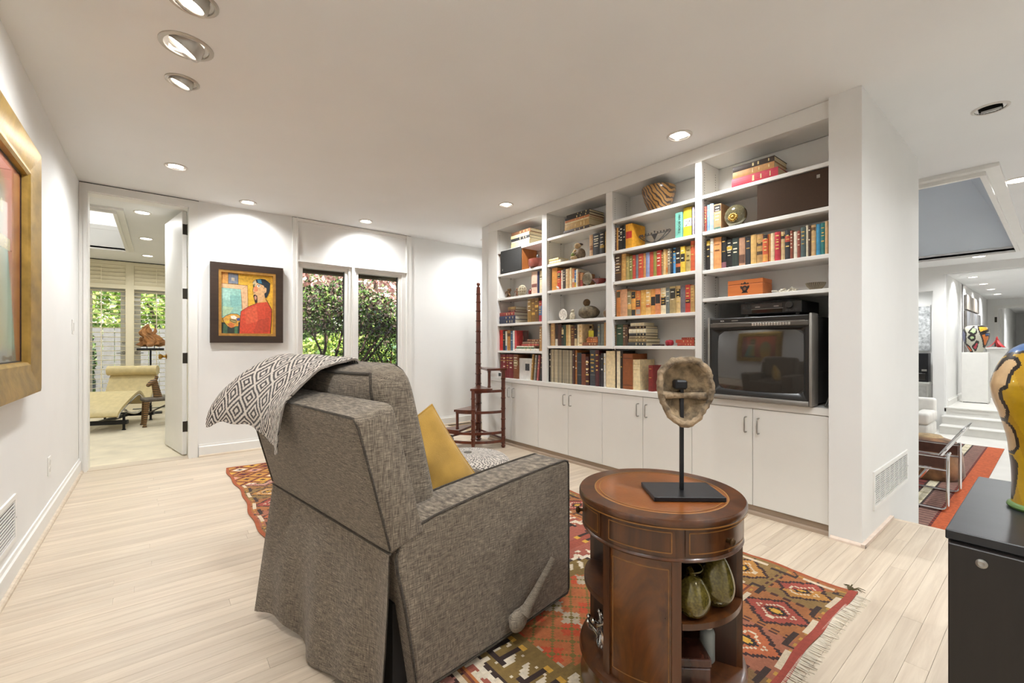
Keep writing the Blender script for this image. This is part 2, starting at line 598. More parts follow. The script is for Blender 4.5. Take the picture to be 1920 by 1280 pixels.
# living room ceiling with the blue vault
BLUE = M('slate_blue_vault_paint', '#d3dce6', 0.75, var=0.01, scale=2)
VH = (5.02, 9.42, 0.40, 2.9)
struct('ceiling', slab_with_holes(4.44, 10.94, -2.7, 3.3, CH, CH + 0.03, [VH]), CEIL)
vx0, vx1, vy0, vy1 = VH
v0 = [(vx0 - .004, vy0 - .004, CH + .0302), (vx1 + .004, vy0 - .004, CH + .0302), (vx1 + .004, vy1 + .004, CH + .0302), (vx0 - .004, vy1 + .004, CH + .0302)]
v1 = [(vx0 + 1.5, vy0 + .5, CH + 1.15), (vx1 - 1.2, vy0 + .5, CH + 1.15), (vx1 - 1.2, vy1 - .5, CH + 1.15), (vx0 + 1.5, vy1 - .5, CH + 1.15)]
struct('ceiling', MB().add(v0 + v1, [(0, 4, 5, 1), (1, 5, 6, 2), (2, 6, 7, 3), (3, 7, 4, 0), (4, 7, 6, 5)]), BLUE)
struct('ceiling', MB().box(4.44, 11, -2.7, 3.3, CH + 1.2, CH + 1.26).box(4.441, 4.47, -2.7, 3.3, CH + .031, CH + 1.2).box(10.9, 10.94, -2.7, 3.3, CH + .031, CH + 1.2).box(4.47, 10.9, -2.7, -2.6, CH + .031, CH + 1.2).box(4.47, 10.9, 3.2, 3.3, CH + .031, CH + 1.2), CEIL)
ring_trim('trim_5', vx0, vx1, vy0, vy1, 0.11, CH, 0.03, TRIM)
ring_trim('trim_6', vx0, vx1, vy0, vy1, 0.035, CH, 0.06, TRIM)
HC = 2.30
struct('ceiling', MB().box(10.70, 27, -1.3, 1.5, HC, HC + 0.05), CEIL)
struct('ceiling', MB().box(10.70, 13.2, 1.25, 3.3, HC, HC + 0.05), CEIL)

# ---- walls
struct('wall_left', MB().box(-0.66, XL, -1.9, YB + 0.001, -0.05, CH), WALL)
wbk = MB()
DX0, DX1, DZ = -0.478, 0.232, 2.372
WX0, WX1, WZ0, WZ1 = 1.165, 2.40, 0.14, 1.975
T2 = YB + 0.145
wbk.box(-2.5, DX0, YB + .002, T2, -0.05, CH).box(DX0, DX1, YB, T2, DZ, CH).box(DX1, WX0, YB, T2, -0.05, CH)
wbk.box(WX0, WX1, YB, T2, -0.05, WZ0).box(WX0, WX1, YB, T2, WZ1, CH).box(WX1, 4.4, YB, T2, -0.05, CH)
struct('wall_back', wbk, WALL)
struct('wall_right', MB().box(3.62, 4.38, 0.80, YB, LZ, CH), WALL)
struct('wall_right', MB().box(2.955, 3.30, 4.09, 4.245, 0, CH), WALL)
struct('wall_column', MB().box(2.90, 4.38, 0.66, 0.808, -0.06, CH).box(3.545, 4.38, 0.66, 0.808, LZ, -0.06), WALL)
struct('wall_rear', MB().box(-0.66, 11, -2.0, -1.9, LZ, CH), WALL)
# carpet room shell
struct('wall_far_left', MB().box(-2.5, -2.38, 5.3, 9.7, 0, CH), WALL)
struct('wall_far_right', MB().box(0.96, 1.06, 5.3, 9.7, 0, CH), WALL)
# living room shell
XW = 10.62
lw_ = MB()
lw_.box(XW, XW + .12, 1.27, 1.415, LZ, CH).box(XW, XW + .12, 2.3, 3.3, LZ, CH).box(XW, XW + .12, 1.415, 2.3, 2.02, CH)
lw_.box(XW, XW + .12, -2.7, -1.0, LZ, CH).box(XW, XW + .12, -1.0, 1.27, HC, CH)
struct('wall_far', lw_, WALL)
struct('wall_living_left', MB().box(4.38, 13.2, 3.2, 3.3, LZ, CH), WALL)
struct('wall_living_niche', MB().box(12.6, 12.72, 1.25, 3.2, LZ, HC), WALL)
# hall shell
struct('wall_hall_left', MB().box(XW + .02, 17.6, 1.25, 1.36, LZ, HC), WALL)
struct('wall_hall_right', MB().box(XW, 27, -1.2, -1.1, -0.05, HC), WALL)
HE = 17.5
he = MB()
he.box(HE, HE + .12, 1.05, 1.36, 0, HC).box(HE, HE + .12, 0.1, 1.05, 2.05, HC).box(HE, HE + .12, -1.2, 0.1, 0, HC)
struct('wall_hall_end', he, WALL)
struct('wall_hall_side', MB().box(HE + .12, 26, 1.1, 1.2, 0, HC), WALL)
struct('wall_hall_back', MB().box(26, 26.1, -1.2, 1.2, 0, HC), WALL)
# ---- steps up to the hall
for k in range(3):
    z1 = LZ + (k + 1) * 0.1333
    x0 = 10.16 + k * 0.245
    struct('trim_%d' % (7 + k), MB().box(x0, XW + 0.15, -1.0, 1.27, z1 - 0.1333, z1 - 0.022).rbox(x0 - 0.025, XW + 0.15, -1.0, 1.275, z1 - 0.022, z1, 0.006), M('step_paint', '#dedcd6', 0.45, var=0.01))
# ---- baseboards and shoe moulding
def base_run(n, p0, p1, nrm, hgt=0.118, z=0.0, shoe=True):
    d = Vector((p1[0] - p0[0], p1[1] - p0[1], 0))
    L = d.length
    d.normalize()
    prof = [(0, 0), (0.016, 0), (0.016, hgt - 0.025), (0.009, hgt - 0.018), (0.007, hgt), (0, hgt)]
    o = MB()
    nv = Vector((nrm[0], nrm[1], 0))
    o.prism([(a, b) for a, b in prof], 0, L, 'y')
    mat = Matrix.Translation((p0[0], p0[1], z)) @ Matrix((tuple((nv.x, d.x, 0, 0)), (nv.y, d.y, 0, 0), (0, 0, 1, 0), (0, 0, 0, 1)))
    o.xf(mat)
    ob = struct('baseboard_' + n, o, TRIM)
    fix_normals(ob)
    if shoe:
        s_ = MB().prism([(0.016, 0), (0.032, 0), (0.031, 0.009), (0.025, 0.016), (0.016, 0.018)], 0, L, 'y').xf(mat)
        fix_normals(s_.build('shoe_moulding', OAK, ob))
base_run('left', (XL, -1.9), (XL, YB - 0.02), (1, 0))
base_run('back', (0.30, YB), (1.118, YB), (0, -1))
base_run('back', (2.492, YB), (3.6, YB), (0, -1))
base_run('hall', (XW + .16, 1.25), (HE, 1.25), (0, -1), shoe=False)
sh = MB()
sh.prism([(0.0, 0), (0.018, 0), (0.016, 0.010), (0.010, 0.017), (0, 0.019)], 0.642, 0.80, 'y').xf(Matrix(((-1, 0, 0, 2.90), (0, 1, 0, 0), (0, 0, 1, 0), (0, 0, 0, 1))))
sh.box(2.882, 3.52, 0.642, 0.66, 0, 0.019)
fix_normals(struct('trim_10', sh, M('washed_shoe', '#dcc9b9', 0.5, var=0.04, scale=30)))

# ---- door casing and open door
ca = MB()
def casing(mb, x0, x1, z1, y, wd, th=0.02):
    mb.box(max(x0 - wd, XL + .001), x0, y - th, y, 0, z1 + wd).box(x1, x1 + wd, y - th, y, 0, z1 + wd).box(x0, x1, y - th, y, z1, z1 + wd)
    k = wd * 0.32
    mb.box(x0 - k, x0 - 0.0, y - th - 0.008, y - th, 0, z1 + k).box(x1, x1 + k, y - th - 0.008, y - th, 0, z1 + k).box(x0, x1, y - th - 0.008, y - th, z1, z1 + k)
casing(ca, DX0 + .008, DX1 - .008, DZ - .008, YB, 0.068)
ca.box(DX0 - .002, DX0 + .012, YB, T2, 0, DZ).box(DX1 - .012, DX1 + .002, YB, T2, 0, DZ).box(DX0, DX1, YB, T2, DZ - .012, DZ + .002)
struct('trim_11', ca, TRIM)
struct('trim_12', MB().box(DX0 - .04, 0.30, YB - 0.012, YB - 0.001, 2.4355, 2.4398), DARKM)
dd = Vector((-0.125, 0.70, 0)).normalized()
door = thing('door_1', None, None, (0.197, 5.29, 0.012), 0)
door['kind'] = 'structure'
ang = math.atan2(dd.y, dd.x)
door.rotation_euler = (0, 0, ang)
MB().rbox(0, 0.70, -0.019, 0.019, 0, 2.345, 0.003, 1).build('door_leaf', TRIM, door)
for z in (0.27, 0.93, 1.55, 2.17):
    MB().rbox(-0.003, 0.0, -0.018, 0.016, z - .05, z + .05, 0.001, 1).tube([(-0.004, -0.021, z - .052), (-0.004, -0.021, z + .052)], 0.006, 8).build('hinge', M('aged_bronze', '#3b362f', 0.45, 0.7), door)
kn = MB().lathe([(0.0, 0), (0.026, 0), (0.027, 0.004), (0.012, 0.01), (0.011, 0.03), (0.026, 0.045), (0.028, 0.055), (0.02, 0.066), (0, 0.068)], 16)
kn.xf(Matrix.Translation((0.635, 0.019, 0.935)) @ Matrix.Rotation(R(-90), 4, 'X'))
kn.build('door_knob', BRASS, door, 40)
# ---- garden window: casing to the ceiling, panel above, two fixed panes
wc = MB()
for x0, x1 in ((1.118, 1.168), (2.432, 2.492)):
    wc.box(x0, x1, YB - 0.022, YB, 0, 2.434)
wc.box(1.168, 2.432, YB - .022, YB, 2.40, 2.434).box(1.168, 2.432, YB - .022, YB, 1.972, 2.035).box(1.168, 2.432, YB - .022, YB, 0.06, WZ0)
wc.box(1.155, 1.170, YB - .03, YB, 0.1, 2.434).box(2.425, 2.437, YB - .03, YB, 0.1, 2.434)
wc.box(1.168, 2.432, YB - .034, YB, 1.966, 1.980)
struct('trim_13', wc, TRIM)
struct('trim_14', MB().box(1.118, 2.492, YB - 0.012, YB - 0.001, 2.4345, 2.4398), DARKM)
for i, (x0, x1) in enumerate(((WX0, 1.742), (1.772, WX1))):
    wi = thing('window_%d' % (i + 1), None, None, ((x0 + x1) / 2, YB, WZ0))
    wi['kind'] = 'structure'
    hw = (x1 - x0) / 2
    fr = MB()
    H = WZ1 - WZ0
    fw = 0.062
    for (d0, d1, f_) in ((0.0, 0.05, 0.028), (0.02, 0.09, fw)):
        fr.box(-hw, -hw + f_, d0, d1, 0, H).box(hw - f_, hw, d0, d1, 0, H).box(-hw + f_, hw - f_, d0, d1, 0, f_).box(-hw + f_, hw - f_, d0, d1, H - f_, H)
    fr.build('window_frame', TRIM, wi)
    MB().box(-hw + fw - .004, hw - fw + .004, 0.058, 0.063, fw - .004, H - fw + .004).build('pane', GLASS, wi)
    g_ = MB()
    g_.box(-hw + fw - .001, -hw + fw + .004, 0.05, 0.08, fw, H - fw).box(hw - fw - .004, hw - fw + .001, 0.05, 0.08, fw, H - fw)
    g_.build('glazing_seal', M('dark_seal', '#2e2418', 0.6), wi)
struct('trim_15', MB().box(1.742, 1.772, YB - 0.036, T2, WZ0, WZ1).box(1.748, 1.766, YB - 0.045, T2, WZ0, WZ1), TRIM)

# ---- grilles, outlets, switch
def grille(name, loc, rz, w, h, bays, slats, label, hole=DARKM, paint=TRIM):
    g = thing(name, label, 'vent', loc, rz)
    bar = 0.006
    fw = 0.022
    mb = MB()
    mb.box(-w / 2, -w / 2 + fw, -.008, 0, 0, h).box(w / 2 - fw, w / 2, -.008, 0, 0, h).box(-w / 2 + fw, w / 2 - fw, -.008, 0, 0, fw).box(-w / 2 + fw, w / 2 - fw, -.008, 0, h - fw, h)
    iw = w - 2 * fw
    for k in range(1, bays):
        x = -w / 2 + fw + iw * k / bays
        mb.box(x - bar / 2, x + bar / 2, -.007, 0, fw, h - fw)
    mb.build('frame', paint, g)
    MB().box(-w / 2 + fw, w / 2 - fw, -.0015, -.0005, fw, h - fw).build('duct_backing', hole, g)
    me = None
    ih = h - 2 * fw
    for k in range(slats):
        z = fw + ih * (k + .5) / slats
        if me is None:
            s_ = MB().box(-iw / 2, iw / 2, -.006, -.001, -ih / slats * .17, ih / slats * .17)
            o = s_.build('slat', paint, g, loc=(0, 0, z))
            me = o.data
        else:
            link('slat', me, g, (0, 0, z))
    for sx in (-1, 1):
        MB().lathe([(0, 0), (.003, .0), (.003, .002), (0, .002)], 8).xf(Matrix.Translation((sx * (w / 2 - fw / 2), -.008, h / 2)) @ Matrix.Rotation(R(90), 4, 'X')).build('screw', STEEL, g)
    return g
grille('return_air_grille', (3.545, 0.66, 0.142), 0, 0.86, 0.215, 7, 15, 'white louvred air grille low on the white wall end beside bookcase')
grille('floor_level_vent', (XL, 2.60, 0.165), R(90), 0.86, 0.215, 1, 11, 'white wall vent just above baseboard under the gold-framed painting')
def plate(name, loc, rz, label, kind):
    g = thing(name, label, 'outlet' if kind == 'o' else 'switch', loc, rz)
    MB().rbox(-.036, .036, -.006, 0, 0, .116, .003, 1).build('cover_plate', TRIM, g)
    if kind == 'o':
        for z in (.037, .079):
            MB().prism([(.017 * math.cos(t * PI / 8), z + .0155 * math.sin(t * PI / 8)) for t in range(16)], -.008, -.005, 'y').build('socket', M('socket_white', '#d2cfc8', 0.4), g)
    else:
        MB().rbox(-.016, .016, -.009, -.005, .026, .09, .002, 1).build('rocker', M('socket_white', '#d2cfc8', 0.4), g)
plate('power_outlet', (XL, 3.846, .276), R(90), 'white power outlet low on the left wall', 'o')
plate('light_switch', (XL, 4.80, 1.15), R(90), 'white light switch on left wall beside the door casing', 's')

# ================================================================== RECESSED LIGHTS
LENS = M_emit('lit_lens', '#fff6ea', 9.0)
RINGM = M('light_trim_ring', '#cfcac3', 0.4, var=0.02)
NICK = M('satin_nickel_trim', '#b9b4ac', 0.35, 0.6, var=0.03)
def down_light(x, y, r, z, watts, label, ringm=RINGM, lit=True, aim=None, spread=168, depth=0.03, gimbal=False, blend=0.85):
    g = thing('recessed_light', label, 'ceiling light', (x, y, z))
    MB().lathe([(r * .80, .004), (r * .82, -.006), (r * .9, -.008), (r, -.003), (r, 0.001)], 32, cap=False).build('trim_ring', ringm, g, 40)
    MB().lathe([(r * .81, -.004), (r * .78, .10), (0.001, .10)], 28, cap=False).build('can', M('can_interior' if lit else 'darkened_can_interior', '#e9e6e0' if lit else '#141210', 0.5), g, 40)  # unlit can coloured black for the darkness of its opening
    if not lit: return g
    if gimbal:
        d = Vector(aim).normalized()
        q = (-d).to_track_quat('Z', 'Y').to_matrix().to_4x4()
        mm = Matrix.Translation((0, 0, .012)) @ q
        MB().lathe([(r * .55, -.03), (r * .66, -.034), (r * .70, -.02), (r * .62, .03)], 28, cap=False).xf(mm).build('gimbal', ringm, g, 40)
        MB().lathe([(0, -.026), (r * .55, -.026), (r * .55, -.02), (0, -.02)], 24).xf(mm).build('lens', LENS, g)
        off = Vector((0, 0, .012)) + d * .05
    else:
        zl = .012 if any(abs(x - q_[0]) + abs(y - q_[1]) < .01 for q_ in ROUND) else -.0055
        MB().lathe([(0, zl), (r * .74, zl), (r * .74, zl + .004), (0, zl + .004)], 24).build('lens', LENS, g)
        off = Vector((0, 0, -0.02))
    ld = bpy.data.lights.new('lamp_light', 'SPOT')
    ld.energy = watts * LAMP
    ld.spot_size = R(spread)
    ld.spot_blend = blend
    ld.shadow_soft_size = r * .75
    ld.color = (0.965, 0.988, 1.0)
    lo = bpy.data.objects.new('lamp_light', ld)
    COL.objects.link(lo)
    lo.parent = g
    lo.location = off
    if aim is not None: lo.rotation_euler = Vector(aim).to_track_quat('-Z', 'Y').to_euler()
    return g
W0 = 46
LL = ['large nickel recessed light at the top edge, farthest from the door',
      'brightly lit tilted recessed light with wide nickel ring, middle of three near the left wall',
      'small nickel recessed light just below the bright tilted one',
      'round recessed light in the ceiling in front of the doorway',
      'recessed light in the ceiling above the portrait painting',
      'recessed light in the ceiling above the garden window',
      'recessed light in the ceiling above the far bookcase bays',
      'large recessed light in the ceiling in front of the television bay',
      'dark unlit recessed ceiling opening above the passage on the right',
      'added unseen ceiling light above the drum table end of the room', 'added unseen ceiling light near the rear wall', 'added unseen ceiling light near the rear step down', 'added unseen ceiling light close to the left wall, behind the viewer', 'added unseen ceiling light in the alcove behind the bookcase end']
for i, (x, y, r) in enumerate(ROUND):
    kw = dict(ringm=RINGM, lit=True)
    if i in (0, 2): down_light(x, y, r, CH, 15, LL[i], NICK, True, (-.35, 0.15, -1), 120, gimbal=True)
    elif i == 1: down_light(x, y, r, CH, 22, LL[i], NICK, True, (-.6, .28, -1), 120, gimbal=True)
    elif i in (4, 5): down_light(x, y, r, CH, 24 if i == 4 else 32, LL[i], aim=(0.0 if i == 4 else .25, .3, -1), spread=140)
    elif i == 13: down_light(x, y, r, CH, 30, LL[i])
    elif i == 8: down_light(x, y, r, CH, 0, LL[i], lit=False)
    elif i == 6: down_light(x, y, r, CH, 38, LL[i], spread=155)
    elif i == 7: down_light(x, y, r, CH, 38, LL[i], spread=152)
    else: down_light(x, y, r, CH, W0, LL[i])
for k, (x, y) in enumerate([(-0.129, 5.951), (-0.123, 7.379), (-0.128, 8.769)]):
    down_light(x, y, 0.075, CH, 25, ['nearest', 'middle', 'farthest'][k] + ' of three recessed lights in the carpeted room ceiling')
down_light(-1.6, 8.9, 0.075, CH, 28, 'recessed light in carpeted room ceiling hidden left of doorway')
down_light(5.578, 0.222, 0.09, CH, 90, 'recessed light beside the blue vault at the right edge')
for k, (x, y) in enumerate([(6.9, -0.9), (9.2, -0.9), (6.0, -2.0), (9.9, 0.8)]):
    down_light(x, y, 0.09, CH, 88, ['first', 'second', 'third', 'fourth'][k] + ' recessed light in the living room ceiling out of view')
for k, (x, y) in enumerate([(11.485, 1.0), (12.951, .98), (14.313, .972), (15.775, .966)]):
    down_light(x, y, 0.075, HC, 46, ['nearest', 'second', 'third', 'farthest'][k] + ' of four recessed lights along the hall ceiling', aim=(0, .35, -1), spread=130)
down_light(20.5, 0.2, 0.08, HC, 110, 'recessed light in the far end of the hall ceiling')
down_light(11.9, 2.1, 0.075, HC, 60, 'added light over the niche beside the hall, out of view')  # unseen lamp added to brighten the dark niche
down_light(13.5, -0.3, 0.075, HC, 60, 'recessed light on the near side of the hall ceiling, out of view')
# ================================================================== BUILT-IN BOOKCASE
FX = 2.93          # plane of the bookcase front
BK = 3.175         # back panel
CT = 0.71          # counter top
BAYS = [(3.915, 3.185), (3.115, 2.393), (2.326, 1.605), (1.555, 0.813)]   # left and right inside faces of each bay (y)
BAYN = ['far left bay', 'second bay', 'third bay', 'television bay']
SHZ = [[2.097, 1.845, 1.582, 1.300, 1.008], [2.097, 1.843, 1.590, 1.300, 1.060], [2.097, 1.844, 1.590, 1.300, 1.060], [2.100, 1.848, 1.581, 1.387]]
TOPZ = 2.34
bc = thing('built_in_bookcase', 'white built-in bookcase of four open bays along the right wall', 'bookcase', (FX, 2.4, CT))
def bcp(name, x0, x1, y0, y1, z0, z1, m=SHELFP, b=0.002):
    return MB().rbox(x0 - FX, x1 - FX, y0 - 2.4, y1 - 2.4, z0 - CT, z1 - CT, b, 1).build(name, m, bc)
dv = [(4.085, 3.915), (3.185, 3.115), (2.393, 2.326), (1.605, 1.555)]
for a, b in dv:
    bcp('divider', FX, BK - .001, b, a, CT + .001 if b != 2.326 else 1.036, TOPZ)
bcp('divider', FX + .004, BK - .001, 0.809, 0.813, CT + .001, TOPZ, b=0.0008)
bcp('fascia', FX, BK - .001, 0.809, 4.085, TOPZ + .0005, CH - .001)
for i, (a, b) in enumerate(BAYS):
    zb = CT + .001 if i < 3 else SHZ[3][-1] - .02
    bcp('back_panel', BK, BK + .012, b - .02, a + .02, zb, TOPZ)
    for z in SHZ[i]:
        bcp('shelf', FX + .006, BK - .002, b + .001, a - .001, z - .024, z)
    # peg holes for the shelf pins in both side faces, and the pins under each shelf
    ph = MB()
    for x in (FX + .035, BK - .055):
        z = CT + .10
        while z < TOPZ - .05:
            ph.box(x - .0022 - FX, x + .0022 - FX, a - .0012 - 2.4, a - 2.4 + .001, z - .0022 - CT, z + .0022 - CT)
            z += .018
    tag(ph.build('peg_holes', DARKM, bc), kind='stuff')
    pn = MB()
    for z in SHZ[i]:
        for x in (FX + .035, BK - .055):
            pn.box(x - .006 - FX, x + .006 - FX, a - .012 - 2.4, a - .0015 - 2.4, z - .034 - CT, z - .0245 - CT)
    tag(pn.build('shelf_pins', STEEL, bc), kind='stuff')
# deep niche behind the television
bcp('niche_panel', BK + .013, 3.60, 0.812, 0.83, CT + .001, 1.40)
bcp('niche_panel', BK + .013, 3.60, 1.555, 1.57, CT + .001, 1.40)
bcp('niche_panel', 3.60, 3.612, 0.812, 1.57, CT + .001, 1.40)
bcp('niche_panel', BK + .013, 3.60, 0.831, 1.554, 1.402, 1.42)
ct = MB().rbox(FX - .006, 3.60, 0.8095, 4.085, 0.668, CT, .002, 1).build('countertop', SHELFP)
tag(ct, 'long white countertop running under all the bookcase bays', 'countertop')
UN = [(4.075, 3.655, 3.239), (3.239, 2.831, 2.433), (2.433, 2.032, 1.629), (1.629, 1.222, 0.812)]
CABL = ['white two-door base cabinet behind the library steps', 'white two-door base cabinet, second from the library steps', 'white two-door base cabinet behind the carved mask', 'white two-door base cabinet under the television']
doorp = M('cabinet_door_paint', '#e3e1db', 0.45, var=0.008, scale=4)
toe = M('toe_kick_wood', '#9a8672', 0.6, var=0.08, scale=20, stretch=(1, .1, 1))
for k, (a, m_, b) in enumerate(UN):
    g = thing('base_cabinet', CABL[k], 'cabinet', (FX, (a + b) / 2, 0), group='white base cabinets under the bookcase')
    cy = (a + b) / 2
    MB().box(.021, .45, b - cy + .001, a - cy - .001, .052, .6675).build('body', SHELFP, g)
    MB().box(.012, .03, b - cy, a - cy, 0.0, .0515).build('toe_kick', toe, g)
    MB().prism([(-.016, 0.0), (.0115, 0.0), (.0115, .022), (0.0, .021), (-.011, .015)], b - cy, a - cy, 'y').build('shoe_moulding', toe, g)
    for s_, (p, q) in ((1, (a, m_)), (-1, (m_, b))):
        d = MB().rbox(0, .02, q - cy + .0015, p - cy - .0015, .056, .664, .0015, 1).build('door', doorp, g)
        hy = (m_ - cy) + s_ * .038
        z0, z1 = .513, .609
        pts = [(0.001, hy, z1), (-.022, hy, z1), (-.029, hy, z1 - .006), (-.03, hy, z1 - .014), (-.03, hy, z0 + .014), (-.029, hy, z0 + .006), (-.022, hy, z0), (0.001, hy, z0)]
        MB().tube(pts, .0042, 8).build('handle', STEEL, d, 50)

# ================================================================== BOOKS
ORD = ['first', 'second', 'third', 'fourth', 'fifth', 'sixth', 'seventh', 'eighth', 'ninth', 'tenth', 'eleventh', 'twelfth', 'thirteenth', 'fourteenth', 'fifteenth', 'sixteenth', 'seventeenth', 'eighteenth', 'nineteenth', 'twentieth', 'twenty-first', 'twenty-second', 'twenty-third', 'twenty-fourth', 'twenty-fifth', 'twenty-sixth', 'twenty-seventh', 'twenty-eighth', 'twenty-ninth', 'thirtieth', 'thirty-first', 'thirty-second', 'thirty-third', 'thirty-fourth']
SHN = ['top shelf', 'second shelf', 'third shelf', 'fourth shelf', 'fifth shelf', 'counter']
CN = {}
def cname(h):
    """plain colour word for a cover"""
    r, g, b = (int(h.lstrip('#')[i:i + 2], 16) for i in (0, 2, 4))
    mx, mn = max(r, g, b), min(r, g, b)
    if mx < 70: return 'black' if mx - mn < 22 else 'dark brown' if r > b else 'navy'
    if mx - mn < 28: return 'white' if mn > 205 else 'pale grey' if mn > 160 else 'grey'
    import colorsys
    hh, s_, v_ = colorsys.rgb_to_hsv(r / 255, g / 255, b / 255)
    hh *= 360
    if hh < 12 or hh > 345: return 'dark red' if v_ < .55 else 'red' if s_ > .5 else 'pinkish'
    if hh < 28: return 'brown' if v_ < .55 else 'orange' if s_ > .55 else 'salmon tan'
    if hh < 52: return ('brown' if v_ < .5 else 'cream' if (s_ < .32 and v_ > .75) else 'yellow' if (s_ > .6 and v_ > .75) else 'tan')
    if hh < 70: return 'yellow' if v_ > .7 and s_ > .4 else 'olive'
    if hh < 165: return 'green'
    if hh < 200: return 'teal'
    if hh < 265: return 'navy' if v_ < .35 else 'blue'
    return 'purple'
def book(th, h, d, col, bands=(), title=None, pages=PAGES, nbars=0, seed=0, round_=0.004):
    """closed book standing at the origin: spine towards -x, thickness along y, height along z"""
    mats = [MC(col)]
    idx = {col: 0}
    def mi(c):
        if c not in idx:
            idx[c] = len(mats)
            mats.append(MC(c))
        return idx[c]
    mb = MB()
    bt = min(.003, th * .18)
    mb.box(0.001, d, th / 2 - bt, th / 2, 0, h).box(0.001, d, -th / 2, -th / 2 + bt, 0, h)
    cuts = sorted({0.0, 1.0} | {b[0] for b in bands} | {b[1] for b in bands})
    ny = 4
    for k in range(len(cuts) - 1):
        zc = (cuts[k] + cuts[k + 1]) / 2
        c = col
        for b in bands:
            if b[0] <= zc <= b[1]: c = b[2]
        z0, z1 = cuts[k] * h, cuts[k + 1] * h
        prof = [(.0015 - round_ * (1 - (2 * i / ny - 1) ** 2), th / 2 - th * i / ny) for i in range(ny + 1)]
        vs = [(x, y, z0) for x, y in prof] + [(x, y, z1) for x, y in prof]
        mb.add(vs, [(i, i + 1, ny + 2 + i, ny + 1 + i) for i in range(ny)], mi(c))
        if k == 0: mb.add([(x, y, z0) for x, y in prof], [tuple(range(ny, -1, -1))], 0)
        if k == len(cuts) - 2: mb.add([(x, y, z1) for x, y in prof], [tuple(range(ny + 1))], 0)
    if title and nbars:
        rr = random.Random(seed)
        for q in range(nbars):
            zc = h * (.88 - .55 * (q + rr.random() * .4) / max(nbars, 1))
            wd = th * rr.uniform(.22, .34)
            hh = h * rr.uniform(.010, .022)
            xx = -round_ - .0003
            mb.add([(xx + .0007, -wd, zc - hh), (xx + .0007, wd, zc - hh), (xx + .0007, wd, zc + hh), (xx + .0007, -wd, zc + hh)], [(0, 3, 2, 1)], mi(title))
    o = mb.build('book', mats)
    pb = MB().box(.004, d - .004, -th / 2 + bt, th / 2 - bt, .003, h - .003).build('pages', pages, o)
    return o
RMIN, BKN = 0.0, [0]
def place_row(bay, sh, ents, kx=0.035, dep=0.165, group=None, pre='', z=None, tilt=0, start=0):
    """ents: (u0, u1, v_top, colour[, bands[, title]]) in order from the left; spine plane kx behind the front"""
    xs = FX + kx
    z = z if z is not None else (CT if sh == 5 else SHZ[bay][sh]) + .0006
    rr = random.Random(bay * 10 + sh)
    for i, e in enumerate(ents):
        u0, u1, vt, col = e[:4]
        bands = e[4] if len(e) > 4 else ()
        title = e[5] if len(e) > 5 else rr.choice(['#d8b86a', '#e8dcc0', None, '#c9a24e'])
        um = (u0 + u1) / 2
        ya, yb = ax_(u0, 600, xs).y, ax_(u1, 600, xs).y
        h = ax_(um, vt, xs).z - z
        yl, yr = (3.115, 1.605) if (sh == 5 and bay in (1, 2)) else BAYS[bay]
        ya, yb = min(ya, yl - .0018), max(yb, yr + .0018)
        th = max(.004, (ya - yb) - .0008)
        lim = (min([q for q in SHZ[bay] if q > z + .05] + [TOPZ]) - .026 - z) if not (bay == 3 and sh == 5) else 9
        h = min(h, lim)
        o = book(th, h, min(dep * rr.uniform(.85, 1.08), BK - xs - .004), col, bands, title, nbars=rr.choice([2, 3, 4, 5]), seed=BKN[0])
        BKN[0] += 1
        o.location = (xs + rr.uniform(-.004, .006), (ya + yb) / 2, z)
        tag(o, '%s book standing %s from left on %s, %s' % (cname(col), ORD[i + start], SHN[sh] if sh < 5 else 'counter', BAYN[bay]), 'book', (group or 'books standing on the %s of the %s' % (SHN[sh], BAYN[bay])))
def place_stack(bay, sh, ents, kx=0.03, name=None, z=None, dep=.17, pages=PAGES):
    """flat stack: ents bottom to top (u0, u1, thickness, colour[, depth])"""
    z = z if z is not None else (CT if sh == 5 else SHZ[bay][sh]) + .0006
    n = len(ents)
    for i, e in enumerate(ents):
        u0, u1, th, col = e[:4]
        d = e[4] if len(e) > 4 else dep
        xs = FX + kx
        ya, yb = ax_(u0, 600, xs).y, ax_(u1, 600, xs).y
        yl, yr = BAYS[bay]
        ya, yb = min(ya, yl - .002), max(yb, yr + .002)
        o = book(th, ya - yb, min(d, BK - xs - .004), col, (), '#d8c28a', pages, 3, BKN[0], .003)
        BKN[0] += 1
        o.rotation_euler = (R(90), 0, 0)
        o.location = (xs, ya, z + th / 2)
        pos = 'bottom' if i == 0 else 'top' if i == n - 1 else ORD[i] + ' from bottom'
        tag(o, '%s book lying flat, %s of %s on %s, %s' % (cname(col), pos, name or 'stack', SHN[sh] if sh < 5 else 'counter', BAYN[bay]), 'book', 'books lying in the %s of the %s, %s' % (name or 'stack', SHN[sh] if sh < 5 else 'counter', BAYN[bay]))
        z += th + .0004
def crop(x0, y0, s):
    return lambda *e: (x0 + e[0] / s, x0 + e[1] / s, y0 + e[2] / s) + tuple(e[3:])
